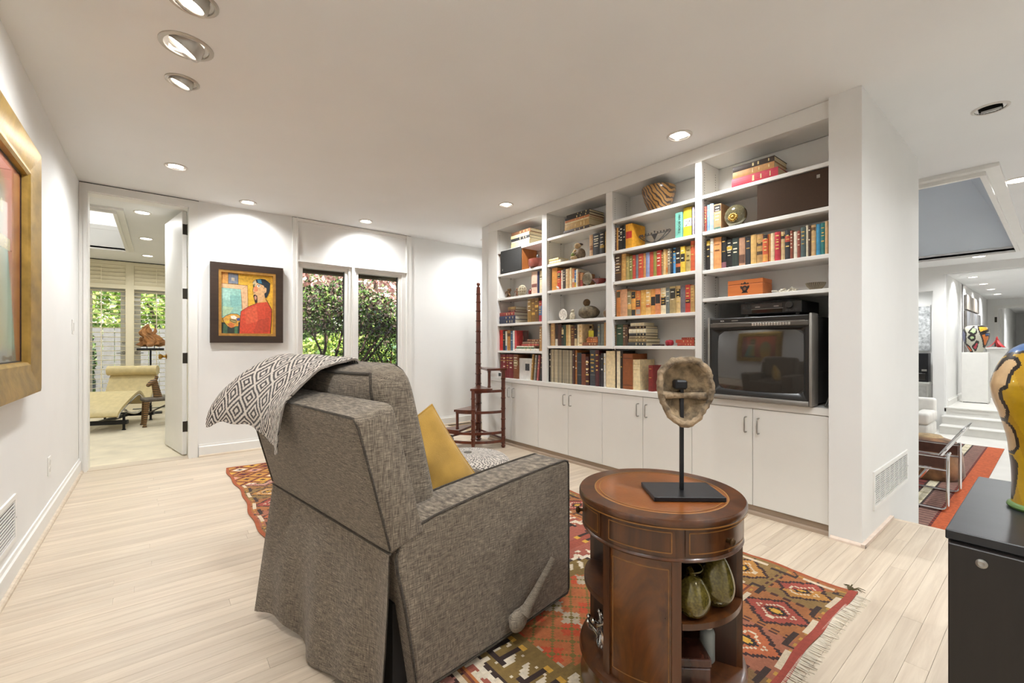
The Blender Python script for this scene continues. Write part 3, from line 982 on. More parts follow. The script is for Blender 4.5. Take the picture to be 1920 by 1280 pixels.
# --- television bay, third shelf
q = crop(1280, 180, 3.368)
place_row(3, 2, [q(*e) for e in [
    (150, 175, 905, '#2a2420', ((.8, .95, '#c9a63a'),)), (175, 195, 900, '#e4ded2'), (195, 243, 892, '#dc9a5e', (), '#7a4a26'), (243, 275, 890, '#23201f', ((0, .2, '#8a5a62'),)),
    (275, 312, 905, '#1f1e1c', ((.62, .76, '#c9a63a'),)), (312, 353, 897, '#2b352f'), (353, 393, 893, '#b18668', ((.1, .4, '#6a4a3a'),)), (393, 430, 888, '#2e2e31'),
    (430, 465, 876, '#d0a864'), (465, 505, 872, '#b48c56', ((.3, .42, '#54402c'), (.6, .72, '#54402c'))), (505, 540, 876, '#c65a34', ((.85, 1, '#241c18'), (.05, .3, '#d79a4a'))), (540, 553, 870, '#d08c4a'),
    (553, 582, 864, '#d9c29a'), (582, 617, 858, '#b5303c'), (617, 645, 856, '#cfb284', ((.75, .9, '#3a2e24'),)), (645, 680, 845, '#2c2c2e', ((.6, .8, '#b2452e'),)),
    (680, 698, 850, '#8c4a36'), (698, 724, 856, '#e8e0cc'), (724, 745, 850, '#8a4434'), (745, 777, 828, '#4a5a58'), (777, 792, 815, '#e6dcc0'), (792, 808, 820, '#4a3426'),
    (808, 840, 812, '#c4a070', ((.8, .92, '#6a5034'),)), (840, 870, 806, '#3583a6'), (870, 900, 800, '#1f6a66'), (900, 916, 790, '#cda87a')]])
# --- television bay, second shelf
place_row(3, 1, [q(*e) for e in [(134, 153, 698, '#9a4a3c'), (153, 168, 688, '#7f9cc4'), (168, 193, 680, '#9cb6d8'), (195, 242, 682, '#c0946a', ((.72, .96, '#2a2420'), (0, .12, '#4e6a5a')))]], dep=.185)
# --- television bay, top shelf stack
place_stack(3, 0, [(1372, 1459, .058, '#b3283a', .20), (1374, 1452, .040, '#b8864e', .19), (1374, 1452, .034, '#3a2a1e', .20)], kx=.022)
# --- third bay
q = crop(1130, 320, 5.818)
place_row(2, 1, [q(*e) for e in [(112, 147, 625, '#4a241c'), (147, 167, 622, '#c08a4a'), (167, 190, 620, '#3a2c24'), (190, 222, 602, '#1e1c1b', (), '#e6e0d0'), (222, 248, 592, '#191818'), (248, 318, 578, '#d09326', ((.42, .70, '#b52f24'),), None)]])
place_row(2, 1, [q(*e) for e in [(790, 868, 455, '#66a292', (), None), (875, 968, 398, '#cfb52c', ((.36, .62, '#efe9d8'),), None), (969, 976, 396, '#1f1d1b'), (977, 1000, 394, '#a79aa4'), (1000, 1006, 400, '#4a4640')]], start=6)
place_row(2, 2, [q(*e) for e in [(120, 200, 910, '#47301f', ((.3, .34, '#8a6a3a'), (.6, .66, '#8a6a3a'))), (200, 254, 905, '#c99a56'), (254, 289, 932, '#9a8a52'), (289, 323, 928, '#7e7c3e'), (323, 356, 920, '#b2402e'), (356, 390, 915, '#767a80'), (390, 442, 905, '#b8452f'),
    (442, 470, 900, '#b67c46'), (470, 512, 890, '#8790b4'), (512, 552, 884, '#b24531'), (552, 588, 880, '#85803a'), (588, 637, 868, '#b63a2c'), (637, 660, 880, '#8f7652'), (660, 686, 855, '#d1b078'), (686, 712, 860, '#cba06a', ((.1, .3, '#c9762e'),)),
    (712, 740, 850, '#8a7c66'), (740, 762, 848, '#24262e'), (762, 794, 840, '#4f8ab8', ((.8, .95, '#2a2c34'),)), (794, 850, 836, '#26221f', ((.25, .38, '#c4683a'),)), (850, 900, 825, '#dcb83e', ((.42, .72, '#26221c'),)), (900, 958, 822, '#b09a5e', (), '#5a4a22'), (958, 1005, 764, '#c25a34')]])
q = crop(1130, 520, 5.818)
place_row(2, 3, [q(*e) for e in [(153, 195, 140, '#c47a3c', ((.72, .95, '#4a4228'),)), (195, 270, 130, '#cf9a72'), (270, 313, 150, '#8a7c56', ((.28, .48, '#d6a860'),)), (313, 360, 150, '#d79a48', ((.7, .98, '#26231f'), (0, .25, '#26231f'))), (360, 412, 145, '#c8743c', ((.35, .62, '#4a3a34'), (.05, .25, '#a69c90'))),
    (412, 467, 137, '#d2a050'), (467, 522, 132, '#dfb26c', ((.3, .45, '#c8703c'),)), (522, 573, 126, '#d5934a', ((.36, .70, '#221e1b'),)), (573, 630, 122, '#cf8456', ((.42, .78, '#2a2522'),)), (630, 688, 112, '#e6d6b2', ((.34, .66, '#262320'),)), (688, 733, 112, '#6f7470'),
    (733, 797, 96, '#a28c5e', ((.55, .92, '#2a2620'),)), (797, 847, 90, '#d3b47c', ((.58, .88, '#211e1b'),)), (847, 903, 86, '#6a6268'), (903, 957, 78, '#b23a2c', ((.34, .48, '#3a2420'),)), (957, 1003, 84, '#b08a54')]])
place_row(2, 4, [q(*e) for e in [(108, 150, 514, '#5a4a34'), (150, 216, 512, '#2f4a34'), (217, 250, 516, '#6a4c34'), (250, 276, 520, '#4e3626')]], dep=.15)
place_stack(2, 4, [(1177, 1211.5, .030, '#3a3832', .19), (1178.5, 1212, .027, '#8a7650', .19), (1179.5, 1210.5, .021, '#7d6c50', .17), (1179.5, 1210.5, .022, '#26221e', .17), (1179, 1211, .034, '#e6dcc2', .17), (1178.5, 1211, .021, '#3c2c22', .16), (1182, 1208, .026, '#d6c9aa', .14)], kx=.03)
place_stack(2, 4, [(1270, 1301.5, .022, '#a5412e', .10), (1267, 1301.5, .024, '#b5482f', .10), (1278, 1301.5, .015, '#9c3a2a', .09)], kx=.06, name='red pile')
place_row(2, 5, [q(*e) for e in [(38, 134, 802, '#e3cfa4', ((0, .004, '#2a2018'),), None), (136, 154, 800, '#2a2018'), (154, 190, 803, '#e6d8b6', (), None), (192, 216, 800, '#2c231b'), (218, 325, 832, '#8a4c22', ((.86, .88, '#5a2e14'), (.1, .12, '#5a2e14')), None), (326, 402, 897, '#e2cfa2', ((.66, .68, '#c4ab78'), (.84, .86, '#c4ab78')), None)]], dep=.195, kx=.03)
place_row(2, 5, [q(*e) for e in [(500, 545, 958, '#7a2420', (), '#b8863c')]], dep=.14, kx=.03, start=6)
# --- second bay
q = crop(920, 400, 8)
place_stack(1, 0, [(1056.5, 1105, .030, '#4a3a30', .2), (1059, 1104.5, .056, '#b8965a', .2), (1059.5, 1104, .013, '#e2d2a8', .2), (1059.5, 1104.5, .02, '#c07a4a', .2), (1059.5, 1105, .024, '#26221f', .2), (1062.5, 1105, .022, '#2b2623', .2)], kx=.02)
place_stack(1, 1, [(1027.6, 1051, .028, '#ecdcb4', .15), (1028, 1047, .024, '#e6cf8e', .14)], kx=.02, pages=PAGESW)
place_row(1, 1, [q(*e) for e in [(1480, 1530, 325, '#c8a07a', ((.3, .5, '#8a5a3a'),)), (1530, 1636, 296, '#221f1d'), (1638, 1708, 275, '#2a2520', ((.28, .40, '#a8842e'),)), (1709, 1726, 272, '#c4a06c')]])
place_row(1, 2, [q(*e) for e in [(922, 1000, 818, '#cc8a3c', (), None), (1000, 1052, 862, '#c4452e', ((.6, .9, '#2a2320'),)), (1054, 1082, 850, '#e6d6c4'), (1084, 1128, 836, '#463a34'), (1130, 1160, 832, '#d8b98a'), (1160, 1184, 826, '#d2a878'), (1186, 1218, 814, '#e4cfa4'),
    (1220, 1250, 830, '#d88a5c', ((.3, .5, '#e8d8c0'),)), (1250, 1280, 850, '#5a7fae', ((.0, .3, '#d8b23a'),)), (1281, 1304, 838, '#e6dcc6'), (1306, 1330, 880, '#8a5a3c'), (1331, 1378, 890, '#a8744a', ((.0, .5, '#8a2c22'),))]])
q = crop(920, 540, 6.4)
place_row(1, 4, [q(*e) for e in [(722, 770, 412, '#b58e5e'), (771, 804, 420, '#3a2a22', ((0, .3, '#cfc6b4'),)), (805, 848, 432, '#4e2c1e'), (849, 876, 445, '#2a2a26', ((.55, .8, '#d2c092'),)), (877, 905, 440, '#2c4432'), (906, 931, 440, '#c9a468'), (932, 957, 440, '#dac08a'), (958, 1000, 458, '#6a4228'), (1002, 1034, 445, '#38302a', ((0, .35, '#c4ae84'),)), (1036, 1060, 435, '#e2d2ac'), (1062, 1096, 432, '#dfc192', ((.1, .14, '#6a4a2a'),))]])
place_row(1, 4, [q(*e) for e in [(1286, 1316, 430, '#6a6e68'), (1317, 1358, 428, '#74776c'), (1360, 1380, 412, '#b98a52')]], start=11)
place_stack(1, 4, [(1092, 1120.5, .030, '#7c4a2c', .11)], kx=.03, name='low brown pile')
place_stack(1, 4, [(1100.5, 1120.5, .016, '#b8642a', .10), (1099.5, 1120.5, .017, '#a85a26', .10), (1102, 1120.5, .014, '#8c4a22', .10)], kx=.03, z=1.0913, name='orange pile')
mags = []
rr = random.Random(11)
u = 1033.0
for k in range(20):
    wv = 2.02
    mags.append((u, u + wv, 654.5 + k * .12, rr.choice(['#a59a84', '#8f8672', '#b3a88e', '#9c917a', '#c0b294', '#857c6a']), (), None))
    u += wv
place_row(1, 5, [(1025.6, 1029, 653, '#2c2622'), (1029.2, 1032.6, 656, '#3a3230')] + mags, kx=.03, dep=.2)
place_row(1, 5, [q(*e) for e in [(986, 1010, 740, '#4a2c26'), (1011, 1034, 745, '#a86a34'), (1036, 1088, 775, '#2c2f33', ((.3, .31, '#7a7466'), (.7, .71, '#7a7466'))), (1089, 1140, 788, '#6e3a20'), (1141, 1178, 822, '#43201e', ((.12, .17, '#d2b46a'), (.35, .4, '#d2b46a'), (.55, .6, '#d2b46a'), (.78, .84, '#d2b46a'))), (1186, 1250, 742, '#3f4246', ((.7, .71, '#8a8678'), (.3, .31, '#8a8678'))), (1254, 1300, 742, '#4e2024'), (1302, 1320, 800, '#2a2326'), (1322, 1352, 780, '#2f2e32', (), '#d8d4cc'), (1355, 1378, 782, '#dcd8d0')]], start=22, kx=.03, dep=.2)
# --- far left bay
q = crop(920, 400, 8)
place_stack(0, 0, [(958.5, 992.5, .052, '#c9b184', .2), (959, 993, .015, '#e6d8b0', .2), (958.3, 993, .032, '#2a2a2c', .2), (958, 992, .032, '#e2cf9e', .2), (959, 994.5, .032, '#7c5438', .2)], kx=.02)
place_row(0, 2, [q(*e) for e in [(614, 700, 872, '#dcb8a0', ((.3, .45, '#7a4a40'),), None), (701, 724, 868, '#2e3252'), (726, 774, 855, '#e2d0a8', ((.6, .75, '#7a6a4a'),))]])
q = crop(920, 540, 6.4)
place_stack(0, 3, [(935.4, 966, .043, '#2c3042', .2), (935.6, 966.2, .041, '#303550', .2), (937, 964.5, .038, '#8a3b34', .19), (953, 966, .02, '#5c2a28', .18), (952.5, 967, .034, '#7c6038', .15)], kx=.03, pages=PAGESW)
place_row(0, 3, [q(*e) for e in [(441, 487, 128, '#8a6a34', ((.5, .54, '#2a2018'),)), (488, 530, 122, '#7c5a2a', ((.3, .4, '#c79a44'),)), (531, 574, 117, '#6c4e26', ((.6, .7, '#c79a44'),)), (577, 614, 150, '#4a6f9c', ((.0, .3, '#a8383a'), (.75, 1, '#a8383a')))]], kx=.03)
place_row(0, 4, [q(*e) for e in [(100, 148, 503, '#c22a22', (), None), (149, 177, 512, '#1f1b1a'), (178, 195, 515, '#dcd4c0', ((0, .25, '#3a5a8a'),)), (196, 232, 505, '#b07c3c', ((.7, .85, '#5a3a1e'),)), (234, 267, 512, '#44627e', (), '#e6e6e0'), (268, 288, 510, '#e8e2d8'), (290, 312, 508, '#c44a4a')]], kx=.03)
place_stack(0, 4, [(965.5, 1010.5, .022, '#e8e3d8', .1), (968, 1001, .012, '#3c6a44', .1), (969, 1001, .014, '#e2d8c8', .09), (978, 1010, .020, '#b04a3e', .09), (979.5, 1010.5, .022, '#8a6a54', .09), (988.5, 1010.5, .026, '#7a4a30', .08)], kx=.025, pages=PAGESW, name='pile')
place_row(0, 4, [q(*e) for e in [(584, 612, 462, '#b58a58')]], start=7, kx=.03)
place_row(0, 5, [q(*e) for e in [(112, 148, 794, '#74262a', ((.72, .75, '#b8924c'), (.85, .87, '#b8924c'))), (149, 184, 794, '#782628', ((.72, .75, '#b8924c'), (.85, .87, '#b8924c'))), (185, 220, 794, '#74242a', ((.72, .75, '#b8924c'), (.85, .87, '#b8924c'))), (221, 266, 793, '#722428', ((.72, .75, '#b8924c'), (.85, .87, '#b8924c'))), (273, 330, 796, '#7c4a2a', ((.55, .75, '#9c8a64'),))]], kx=.03)
lean = [(478, 520, 790, '#a8824a', .19), (517, 548, 800, '#8f8c86', .14), (550, 582, 800, '#a85c58', .17), (584, 611, 790, '#34302e', .18)]
for i, (a, b, v, c_, hh) in enumerate(lean):
    e = q(a, b, v)
    ya, yb = ax_(e[0], 600, FX + .03).y, ax_(e[1], 600, FX + .03).y
    h = ax_((e[0] + e[1]) / 2, e[2], FX + .03).z - CT - .004
    o = book(min(.026, ya - yb - .004), h, .17, c_, (), '#d8c28a', nbars=3, seed=900 + i)
    o.location = (FX + .03, (ya + yb) / 2 + .014 - i * .004, CT + .0030)
    o.rotation_euler = (R(6), 0, 0)
    tag(o, '%s book leaning %s from the white photo frame on the counter, far left bay' % (cname(c_), ORD[i]), 'book', 'leaning books on the counter, far left bay')
# printed lettering one can read
LB = M('ink_black', '#1c1a18', 0.6)
LW_ = M('ink_white', '#efeae0', 0.6)
def spine_text(u, v, s, size, m, rot90=True, x=FX + .0278, sx=1.0):
    p = ax_(u, v, x)
    best = None
    for o in bpy.data.objects:
        if o.name.startswith('book') and o.type == 'MESH' and o.parent is None and abs(o.location.y - p.y) < .03 and o.location.z < p.z < o.location.z + .35:
            if best is None or abs(o.location.y - p.y) < abs(best.location.y - p.y): best = o
    if best is None: return
    rot = Matrix(((0, 0, -1), (-1, 0, 0), (0, 1, 0))).to_4x4()
    if rot90: rot = rot @ Matrix.Rotation(R(-90), 4, 'Z')
    loc = p - best.location
    loc.x = -.0034
    text_part('spine_lettering', s, size, m, best, loc, rot.to_euler(), sx=sx)
q = crop(1130, 320, 5.818)
spine_text(1130 + 829 / 5.818, 320 + 570 / 5.818, '1001 BOOKS', .026, LB)
spine_text(1130 + 921 / 5.818, 320 + 545 / 5.818, 'How', .020, LB, False)
spine_text(1130 + 921 / 5.818, 320 + 566 / 5.818, 'to', .013, LB, False)
spine_text(1130 + 921 / 5.818, 320 + 588 / 5.818, 'SAY it', .018, LB, False)
# ================================================================== THINGS ON THE SHELVES
def span(u0, u1, vt, bay, sh, kx):
    x = FX + kx
    z = (CT if sh == 5 else SHZ[bay][sh]) + .0008
    a, b = ax_(u0, 600, x).y, ax_(u1, 600, x).y
    return (x, (a + b) / 2, z), a - b, ax_((u0 + u1) / 2, vt, x).z - z
def blob(name, c, r, m, parent, amp=.06, seed=0, nu=20, nv=14, rot=None):
    """lumpy rounded form"""
    rr = random.Random(seed)
    ph = [(rr.uniform(0, 6), rr.uniform(0, 6), rr.uniform(1, 4), rr.uniform(1, 4)) for _ in range(4)]
    mb = MB().ball((0, 0, 0), 1.0, nu, nv)
    out = []
    for p in mb.v:
        k = 1 + amp * sum(math.sin(p[0] * a[2] * 2 + a[0]) * math.cos(p[2] * a[3] * 2 + a[1]) for a in ph) / 2
        q = Vector((p[0] * r[0] * k, p[1] * r[1] * k, p[2] * r[2] * k))
        if rot: q = rot @ q
        out.append(tuple(Vector(c) + q))
    mb.v = out
    return mb.build(name, m, parent, 60)
# loudspeakers
WALNUT = M_wood('walnut_veneer', '#8a4f26', '#b06f38', 9, (1, 1, .1), .4)
loc, wd, h = span(939.4, 978.8, 466, 0, 1, .012)
g = thing('bookshelf_speaker', 'walnut loudspeaker with black cloth front on the far left bay second shelf', 'speaker', loc)
MB().rbox(.004, .21, -wd / 2, wd / 2, 0, h, .002, 1).build('cabinet', WALNUT, g)
MB().rbox(-.008, .004, -wd / 2 + .003, wd / 2 - .003, .003, h - .003, .002, 1).build('grille_cloth', M('black_speaker_cloth', '#2a2927', .9, var=.15, scale=300, bump=.3, bscale=900), g)
MB().box(-.0095, -.008, wd / 2 - .045, wd / 2 - .035, .03, .05).build('badge', STEEL, g)
loc, wd, h = span(1434.5, 1553, 342, 3, 1, .02)
h = .225
loc = (loc[0], (1.205 + .816) / 2, loc[2]); wd = 1.205 - .8165
g = thing('bookshelf_speaker', 'large dark brown loudspeaker lying on its side, television bay second shelf', 'speaker', loc)
MB().rbox(.006, .15, -wd / 2, wd / 2, 0, h, .002, 1).build('cabinet', M_wood('dark_walnut', '#4a2c1a', '#6a4226', 9, (1, .1, 1), .45), g)
MB().rbox(-.006, .006, -wd / 2 + .006, wd / 2 - .004, .004, h - .004, .002, 1).build('grille_cloth', M('brown_speaker_cloth', '#3a2614', .9, var=.1, scale=300, bump=.3, bscale=900), g)
MB().rbox(-.008, -.006, -wd / 2 + .045, -wd / 2 + .062, h - .052, h - .032, .001, 1).build('badge', STEEL, g)
# far left bay
RED_CER = M('red_brown_ceramic', '#7c3a2c', .35, var=.12, scale=30, coat=.3)
loc, wd, h = span(996.5, 1021, 486.5, 0, 1, .08)
g = thing('lidded_pot', 'red-brown round pot beside the walnut loudspeaker', 'pot', loc)
r = wd / 2
MB().lathe([(r * .6, 0), (r * .9, .012), (r, h * .55), (r * .97, h), (r * .9, h), (r * .9, h - .006), (0, h - .006)], 24).build('body', RED_CER, g, 50)
MB().lathe([(.012, h - .006), (.010, h + .02), (.016, h + .035), (.011, h + .05), (0, h + .055)], 12).build('finial', M('black_white_glaze', '#4b4a48', .3, var=.6, scale=60), g, 50)
BRZ = M('antique_bronze', '#6b4f33', .45, .5, var=.25, scale=60)
for (u0, u1, vt, nm, lb, mm) in ((948.5, 959.5, 541, 'figurine', 'small bronze dancing figurine, leftmost on far left bay third shelf', BRZ), (966, 972.5, 540, 'figurine', 'tiny brown figurine between bronze dancer and openwork ball', M('brown_wood_carving', '#7a5236', .6, var=.2, scale=60))):
    loc, wd, h = span(u0, u1, vt, 0, 2, .05)
    g = thing(nm, lb, 'figurine', loc, group='small figures on the far left bay')
    MB().lathe([(wd * .34, 0), (wd * .36, .006), (wd * .2, .01), (0, .01)], 12).build('base', mm, g, 40)
    b = MB().tube([(0, -wd * .18, .008), (0, -wd * .2, h * .25), (0, 0, h * .42)], [wd * .09, wd * .1, wd * .14], 7).tube([(0, wd * .2, .008), (0, wd * .16, h * .22), (0, 0, h * .42)], [wd * .09, wd * .1, wd * .14], 7)
    b.tube([(0, 0, h * .38), (0, 0, h * .55), (0, 0, h * .72)], [wd * .17, wd * .16, wd * .2], 8)
    b.tube([(0, wd * .14, h * .70), (-.01, wd * .42, h * .62), (-.015, wd * .3, h * .45)], wd * .07, 6).tube([(0, -wd * .14, h * .70), (-.01, -wd * .46, h * .75), (-.01, -wd * .4, h * .95)], wd * .07, 6)
    b.build('body', mm, g, 60)
    MB().ball((0, 0, h * .88), (wd * .16, wd * .16, h * .11), 10, 7).build('head', mm, g, 60)
loc, wd, h = span(972.5, 985.5, 538.5, 0, 2, .05)
g = thing('openwork_ball', 'cream openwork carved disc-shaped ball on far left bay third shelf', 'ornament', loc)
IV = M('ivory_resin', '#cfc3a8', .55, var=.12, scale=80)
r = max(wd, h) / 2
b = MB()
for k in range(6):
    t = PI * k / 6
    pts = [(r * .75 * math.cos(a) * math.sin(t) * .8, r * math.cos(a) * math.cos(t), r + r * math.sin(a)) for a in [2 * PI * i / 18 for i in range(18)]]
    b.tube(pts, .0032, 6, closed=True)
for zz in (-.5, 0, .5):
    rr_ = r * math.sqrt(1 - zz * zz)
    b.tube([(rr_ * .62 * math.cos(2 * PI * i / 18), rr_ * math.sin(2 * PI * i / 18), r + r * zz) for i in range(18)], .0032, 6, closed=True)
b.build('lattice', IV, g, 60)
MB().ball((0, 0, r), (r * .5, r * .8, r * .8), 12, 8).build('core', M('ornament_core', '#8f8067', .7), g, 60)
loc, wd, h = span(991.8, 997, 541.5, 0, 2, .06)
g = thing('small_round_box', 'tiny dark red round ornament beside pinkish book, far left bay', 'ornament', loc)
MB().lathe([(wd * .3, 0), (wd * .48, h * .25), (wd * .5, h * .5), (wd * .36, h * .85), (.003, h)], 14).build('body', M('dark_red_lacquer', '#6e2620', .3), g, 60)
loc, wd, h = span(968, 989, 620.5, 0, 4, .115)
g = thing('portrait_card', 'dark portrait photo card propped behind the front pile, far left bay', 'photo', loc)
MB().box(0, .004, -wd / 2, wd / 2, 0, h).build('card', M('dark_photo_paper', '#4a3c36', .5, var=.2, scale=20), g)
f = MB().prism([(wd * .0 + wd * .17 * math.cos(t * PI / 8), h * .62 + h * .2 * math.sin(t * PI / 8)) for t in range(16)], -.0006, 0, 'x')
f.prism([(-wd * .3, .05 * h), (wd * .28, .05 * h), (wd * .2, h * .38), (-wd * .18, h * .38)], -.0006, 0, 'x')
f.build('printed_figure', M('photo_skin_tone', '#a9836a', .5), g)
loc, wd, h = span(972.5, 999.5, 671.5, 0, 5, .045)
g = thing('photo_frame', 'white picture frame with tiny dark photo on the far left bay counter', 'picture frame', loc)
MB().rbox(0, .014, -wd / 2, wd / 2, 0, h, .002, 1).build('frame', M('frame_white', '#e4e1da', .4), g)
MB().box(-.001, .0, -wd / 2 + .006, wd / 2 - .018, .006, h - .008).build('mat_board', M('mat_grey_white', '#d6d3cd', .7), g)
MB().box(-.002, -.001, -wd * .26, wd * .02, h * .42, h * .75).build('photo', M('mono_photo', '#3a3a3d', .4, var=.5, scale=60), g)
loc, wd, h = span(930.3, 940.2, 697, 0, 5, .02)
g = thing('digital_clock', 'small white digital thermometer clock standing on the counter behind library steps', 'clock', (loc[0], loc[1], CT + .0008))
MB().rbox(0, .018, -wd / 2, wd / 2, 0, h, .004, 2).build('case', M('white_plastic', '#e6e4df', .35), g, 50)
MB().box(-.001, .001, -wd / 2 + .010, wd / 2 - .010, .012, h - .010).build('display', M('lcd_grey', '#4c4f50', .25), g)
# second bay
loc, wd, h = span(1073.5, 1097.5, 455.5, 1, 1, .06)
g = thing('seated_figurine', 'seated stone figure of a man holding a green fruit, second bay', 'figurine', loc)
TAN_ST = M('tan_stone', '#c2a67c', .7, var=.18, scale=40)
ROBE = M('brown_robe_stone', '#6f5e48', .7, var=.2, scale=40)
blob('robe', (0.0, -wd * .14, h * .33), (wd * .30, wd * .27, h * .35), ROBE, g, .05, 3)
blob('head', (-.008, wd * .04, h * .83), (wd * .20, wd * .20, h * .175), TAN_ST, g, .04, 4)
MB().ball((0.012, wd * -.04, h * .92), (wd * .18, wd * .17, h * .075), 12, 6).build('hair', M('dark_hair_stone', '#4b4036', .7), g, 60)
blob('lap', (-.012, wd * .20, h * .13), (wd * .32, wd * .28, h * .13), TAN_ST, g, .05, 5)
MB().tube([(-.01, -wd * .30, h * .58), (-.035, -wd * .12, h * .36), (-.045, wd * .12, h * .36)], [.016, .013, .01], 8).build('arm', ROBE, g, 60)
MB().tube([(-.01, wd * .22, h * .60), (-.03, wd * .26, h * .42), (-.042, wd * .10, h * .36)], [.014, .012, .01], 8).build('arm', TAN_ST, g, 60)
MB().ball((-.045, wd * .20, h * .30), (.018, .022, .02), 12, 8).build('fruit', M('green_fruit_stone', '#6f7a3a', .6, var=.15, scale=60), g, 60)
loc, wd, h = span(1092.5, 1110.5, 509.5, 1, 2, .05)
g = thing('ammonite_disc', 'round grey-brown stone disc on small stand behind red bowl, second bay', 'ornament', loc)
r = wd / 2
dsc = MB().lathe([(0, -.008), (r * .8, -.010), (r, 0), (r * .8, .010), (0, .008)], 26)
for k in range(7): dsc.lathe([(r * (.15 + .12 * k), -.0115), (r * (.18 + .12 * k), -.0135), (r * (.21 + .12 * k), -.0115)], 26, cap=False)
dsc.xf(Matrix.Translation((0, 0, r + .012)) @ Matrix.Rotation(R(90), 4, 'Y'))
dsc.build('disc', M('fossil_stone', '#8b8069', .6, var=.2, scale=50), g, 40)
MB().tube([(-.02, -r * .5, .004), (.02, -r * .5, .004)], .004, 6).tube([(-.02, r * .5, .004), (.02, r * .5, .004)], .004, 6).tube([(0, -r * .5, .004), (0, -r * .3, .02)], .003, 6).tube([(0, r * .5, .004), (0, r * .3, .02)], .003, 6).build('stand', BLACKM, g)
loc, wd, h = span(1097.5, 1127.5, 521, 1, 2, .012)
loc = (FX + .075, loc[1] - .02, loc[2]); 
g = thing('footed_bowl', 'flared dark red bowl with wire handle on second bay third shelf', 'bowl', loc)
r = .075
MB().lathe([(.022, 0), (.024, .006), (.03, .008), (r, .048), (r - .003, .05), (.03, .013), (0, .012)], 28).build('bowl', M('oxblood_glaze', '#7a2a22', .25, var=.1, scale=20, coat=.4), g, 50)
MB().tube([(0, .0, .014), (0, .002, .06), (0, .004, .075)], .0025, 6).build('wire_handle', BLACKM, g)
loc, wd, h = span(1041.5, 1051, 530.5, 1, 2, .012)
g = thing('white_figurine', 'tiny white porcelain animal in front of red-spined books, second bay', 'figurine', loc)
PORC = M('porcelain', '#e9e2d6', .25, var=.03)
blob('body', (0, 0, .016), (.008, .016, .010), PORC, g, .03, 6, 12, 8)
blob('head', (0, .014, .028), (.008, .008, .008), PORC, g, .03, 7, 10, 7)
for sy in (-.01, .01): MB().tube([(0, sy, 0), (0, sy, .012)], .0035, 6).build('leg', PORC, g)
loc, wd, h = span(1048.2, 1063.2, 585, 1, 3, .04)
g = thing('white_disc', 'round white carved disc ornament on second bay fourth shelf', 'ornament', loc)
r = wd / 2
d = MB().lathe([(0, -.006), (r * .9, -.007), (r, 0), (r * .9, .007), (0, .006)], 26)
d.xf(Matrix.Translation((0, 0, r)) @ Matrix.Rotation(R(90), 4, 'Y'))
d.build('disc', PORC, g, 40)
d = MB()
for k in range(5):
    a = 2 * PI * k / 5
    d.tube([(-.0075, r * .2 * math.cos(a), r + r * .2 * math.sin(a)), (-.0075, r * .6 * math.cos(a + .4), r + r * .6 * math.sin(a + .4)), (-.0075, r * .75 * math.cos(a + .9), r + r * .75 * math.sin(a + .9))], .0022, 5)
d.build('relief', M('grey_porcelain', '#b3ada2', .4), g, 40)
loc, wd, h = span(1069, 1078.2, 580, 1, 3, .05)
g = thing('stone_figurine', 'small cream standing stone figure beside the white disc', 'figurine', loc)
MB().lathe([(wd * .40, 0), (wd * .46, h * .12), (wd * .48, h * .4), (wd * .36, h * .62), (wd * .22, h * .70), (wd * .30, h * .82), (wd * .24, h * .95), (0, h)], 16, sx=.8).build('body', M('cream_stone', '#b8ad94', .65, var=.2, scale=50), g, 60)
blob('wing', (-.012, 0, h * .38), (.008, wd * .22, h * .24), M('cream_stone_shade', '#a89c80', .65, var=.2, scale=50), g, .05, 8, 10, 8)
loc, wd, h = span(1087, 1121.5, 560, 1, 3, .09)
g = thing('stone_bird', 'dark olive-brown rounded stone with small knob head, second bay fourth shelf', 'sculpture', loc)
OLV = M('dark_olive_stone', '#5d503a', .7, var=.25, scale=45, bump=.3, bscale=120)
blob('body', (0, 0, h * .33), (wd * .36, wd * .5, h * .335), OLV, g, .03, 9, 26, 18)
blob('neck', (0, wd * .1, h * .68), (.014, .016, h * .12), OLV, g, .03, 19, 14, 10)
blob('head', (0, wd * .11, h * .82), (wd * .14, wd * .155, h * .185), M('brown_stone_head', '#6b5234', .65, var=.2, scale=45), g, .03, 10)
loc, wd, h = span(1128.6, 1142, 577, 1, 3, .09)
g = thing('round_rattle', 'brown rounded ornament half hidden by the divider, second bay fourth shelf', 'ornament', (loc[0], 2.393 + .048, loc[2]))
blob('body', (0, 0, h * .5), (.04, .044, h * .5), M('brown_patina', '#6a5138', .5, var=.3, scale=50), g, .03, 11)
loc, wd, h = span(1091.5, 1110.5, 608, 1, 4, .135)
g = thing('picture_card', 'cream picture card with dark heading propped behind small pile, second bay', 'card', loc)
MB().box(0, .003, -wd / 2, wd / 2, 0, h).build('card', M('cream_card', '#d9c493', .7, var=.08, scale=20), g)
MB().box(-.0006, 0, -wd * .46, wd * .46, h * .80, h * .93).build('heading', M('dark_heading', '#4c3a2a', .7, var=.5, scale=90), g)
loc, wd, h = span(1093.4, 1101.2, 619, 1, 4, .012)
g = thing('yellow_booklet', 'small bright yellow booklet standing beside the orange pile, second bay', 'booklet', (FX + .075, loc[1] - .012, loc[2] + .0))
MB().box(0, .006, -.028, .028, 0, .135).build('cover', MC('#d9cf3c'), g)
MB().box(.001, .005, -.0275, .0285, .002, .133).build('pages', PAGESW, g)
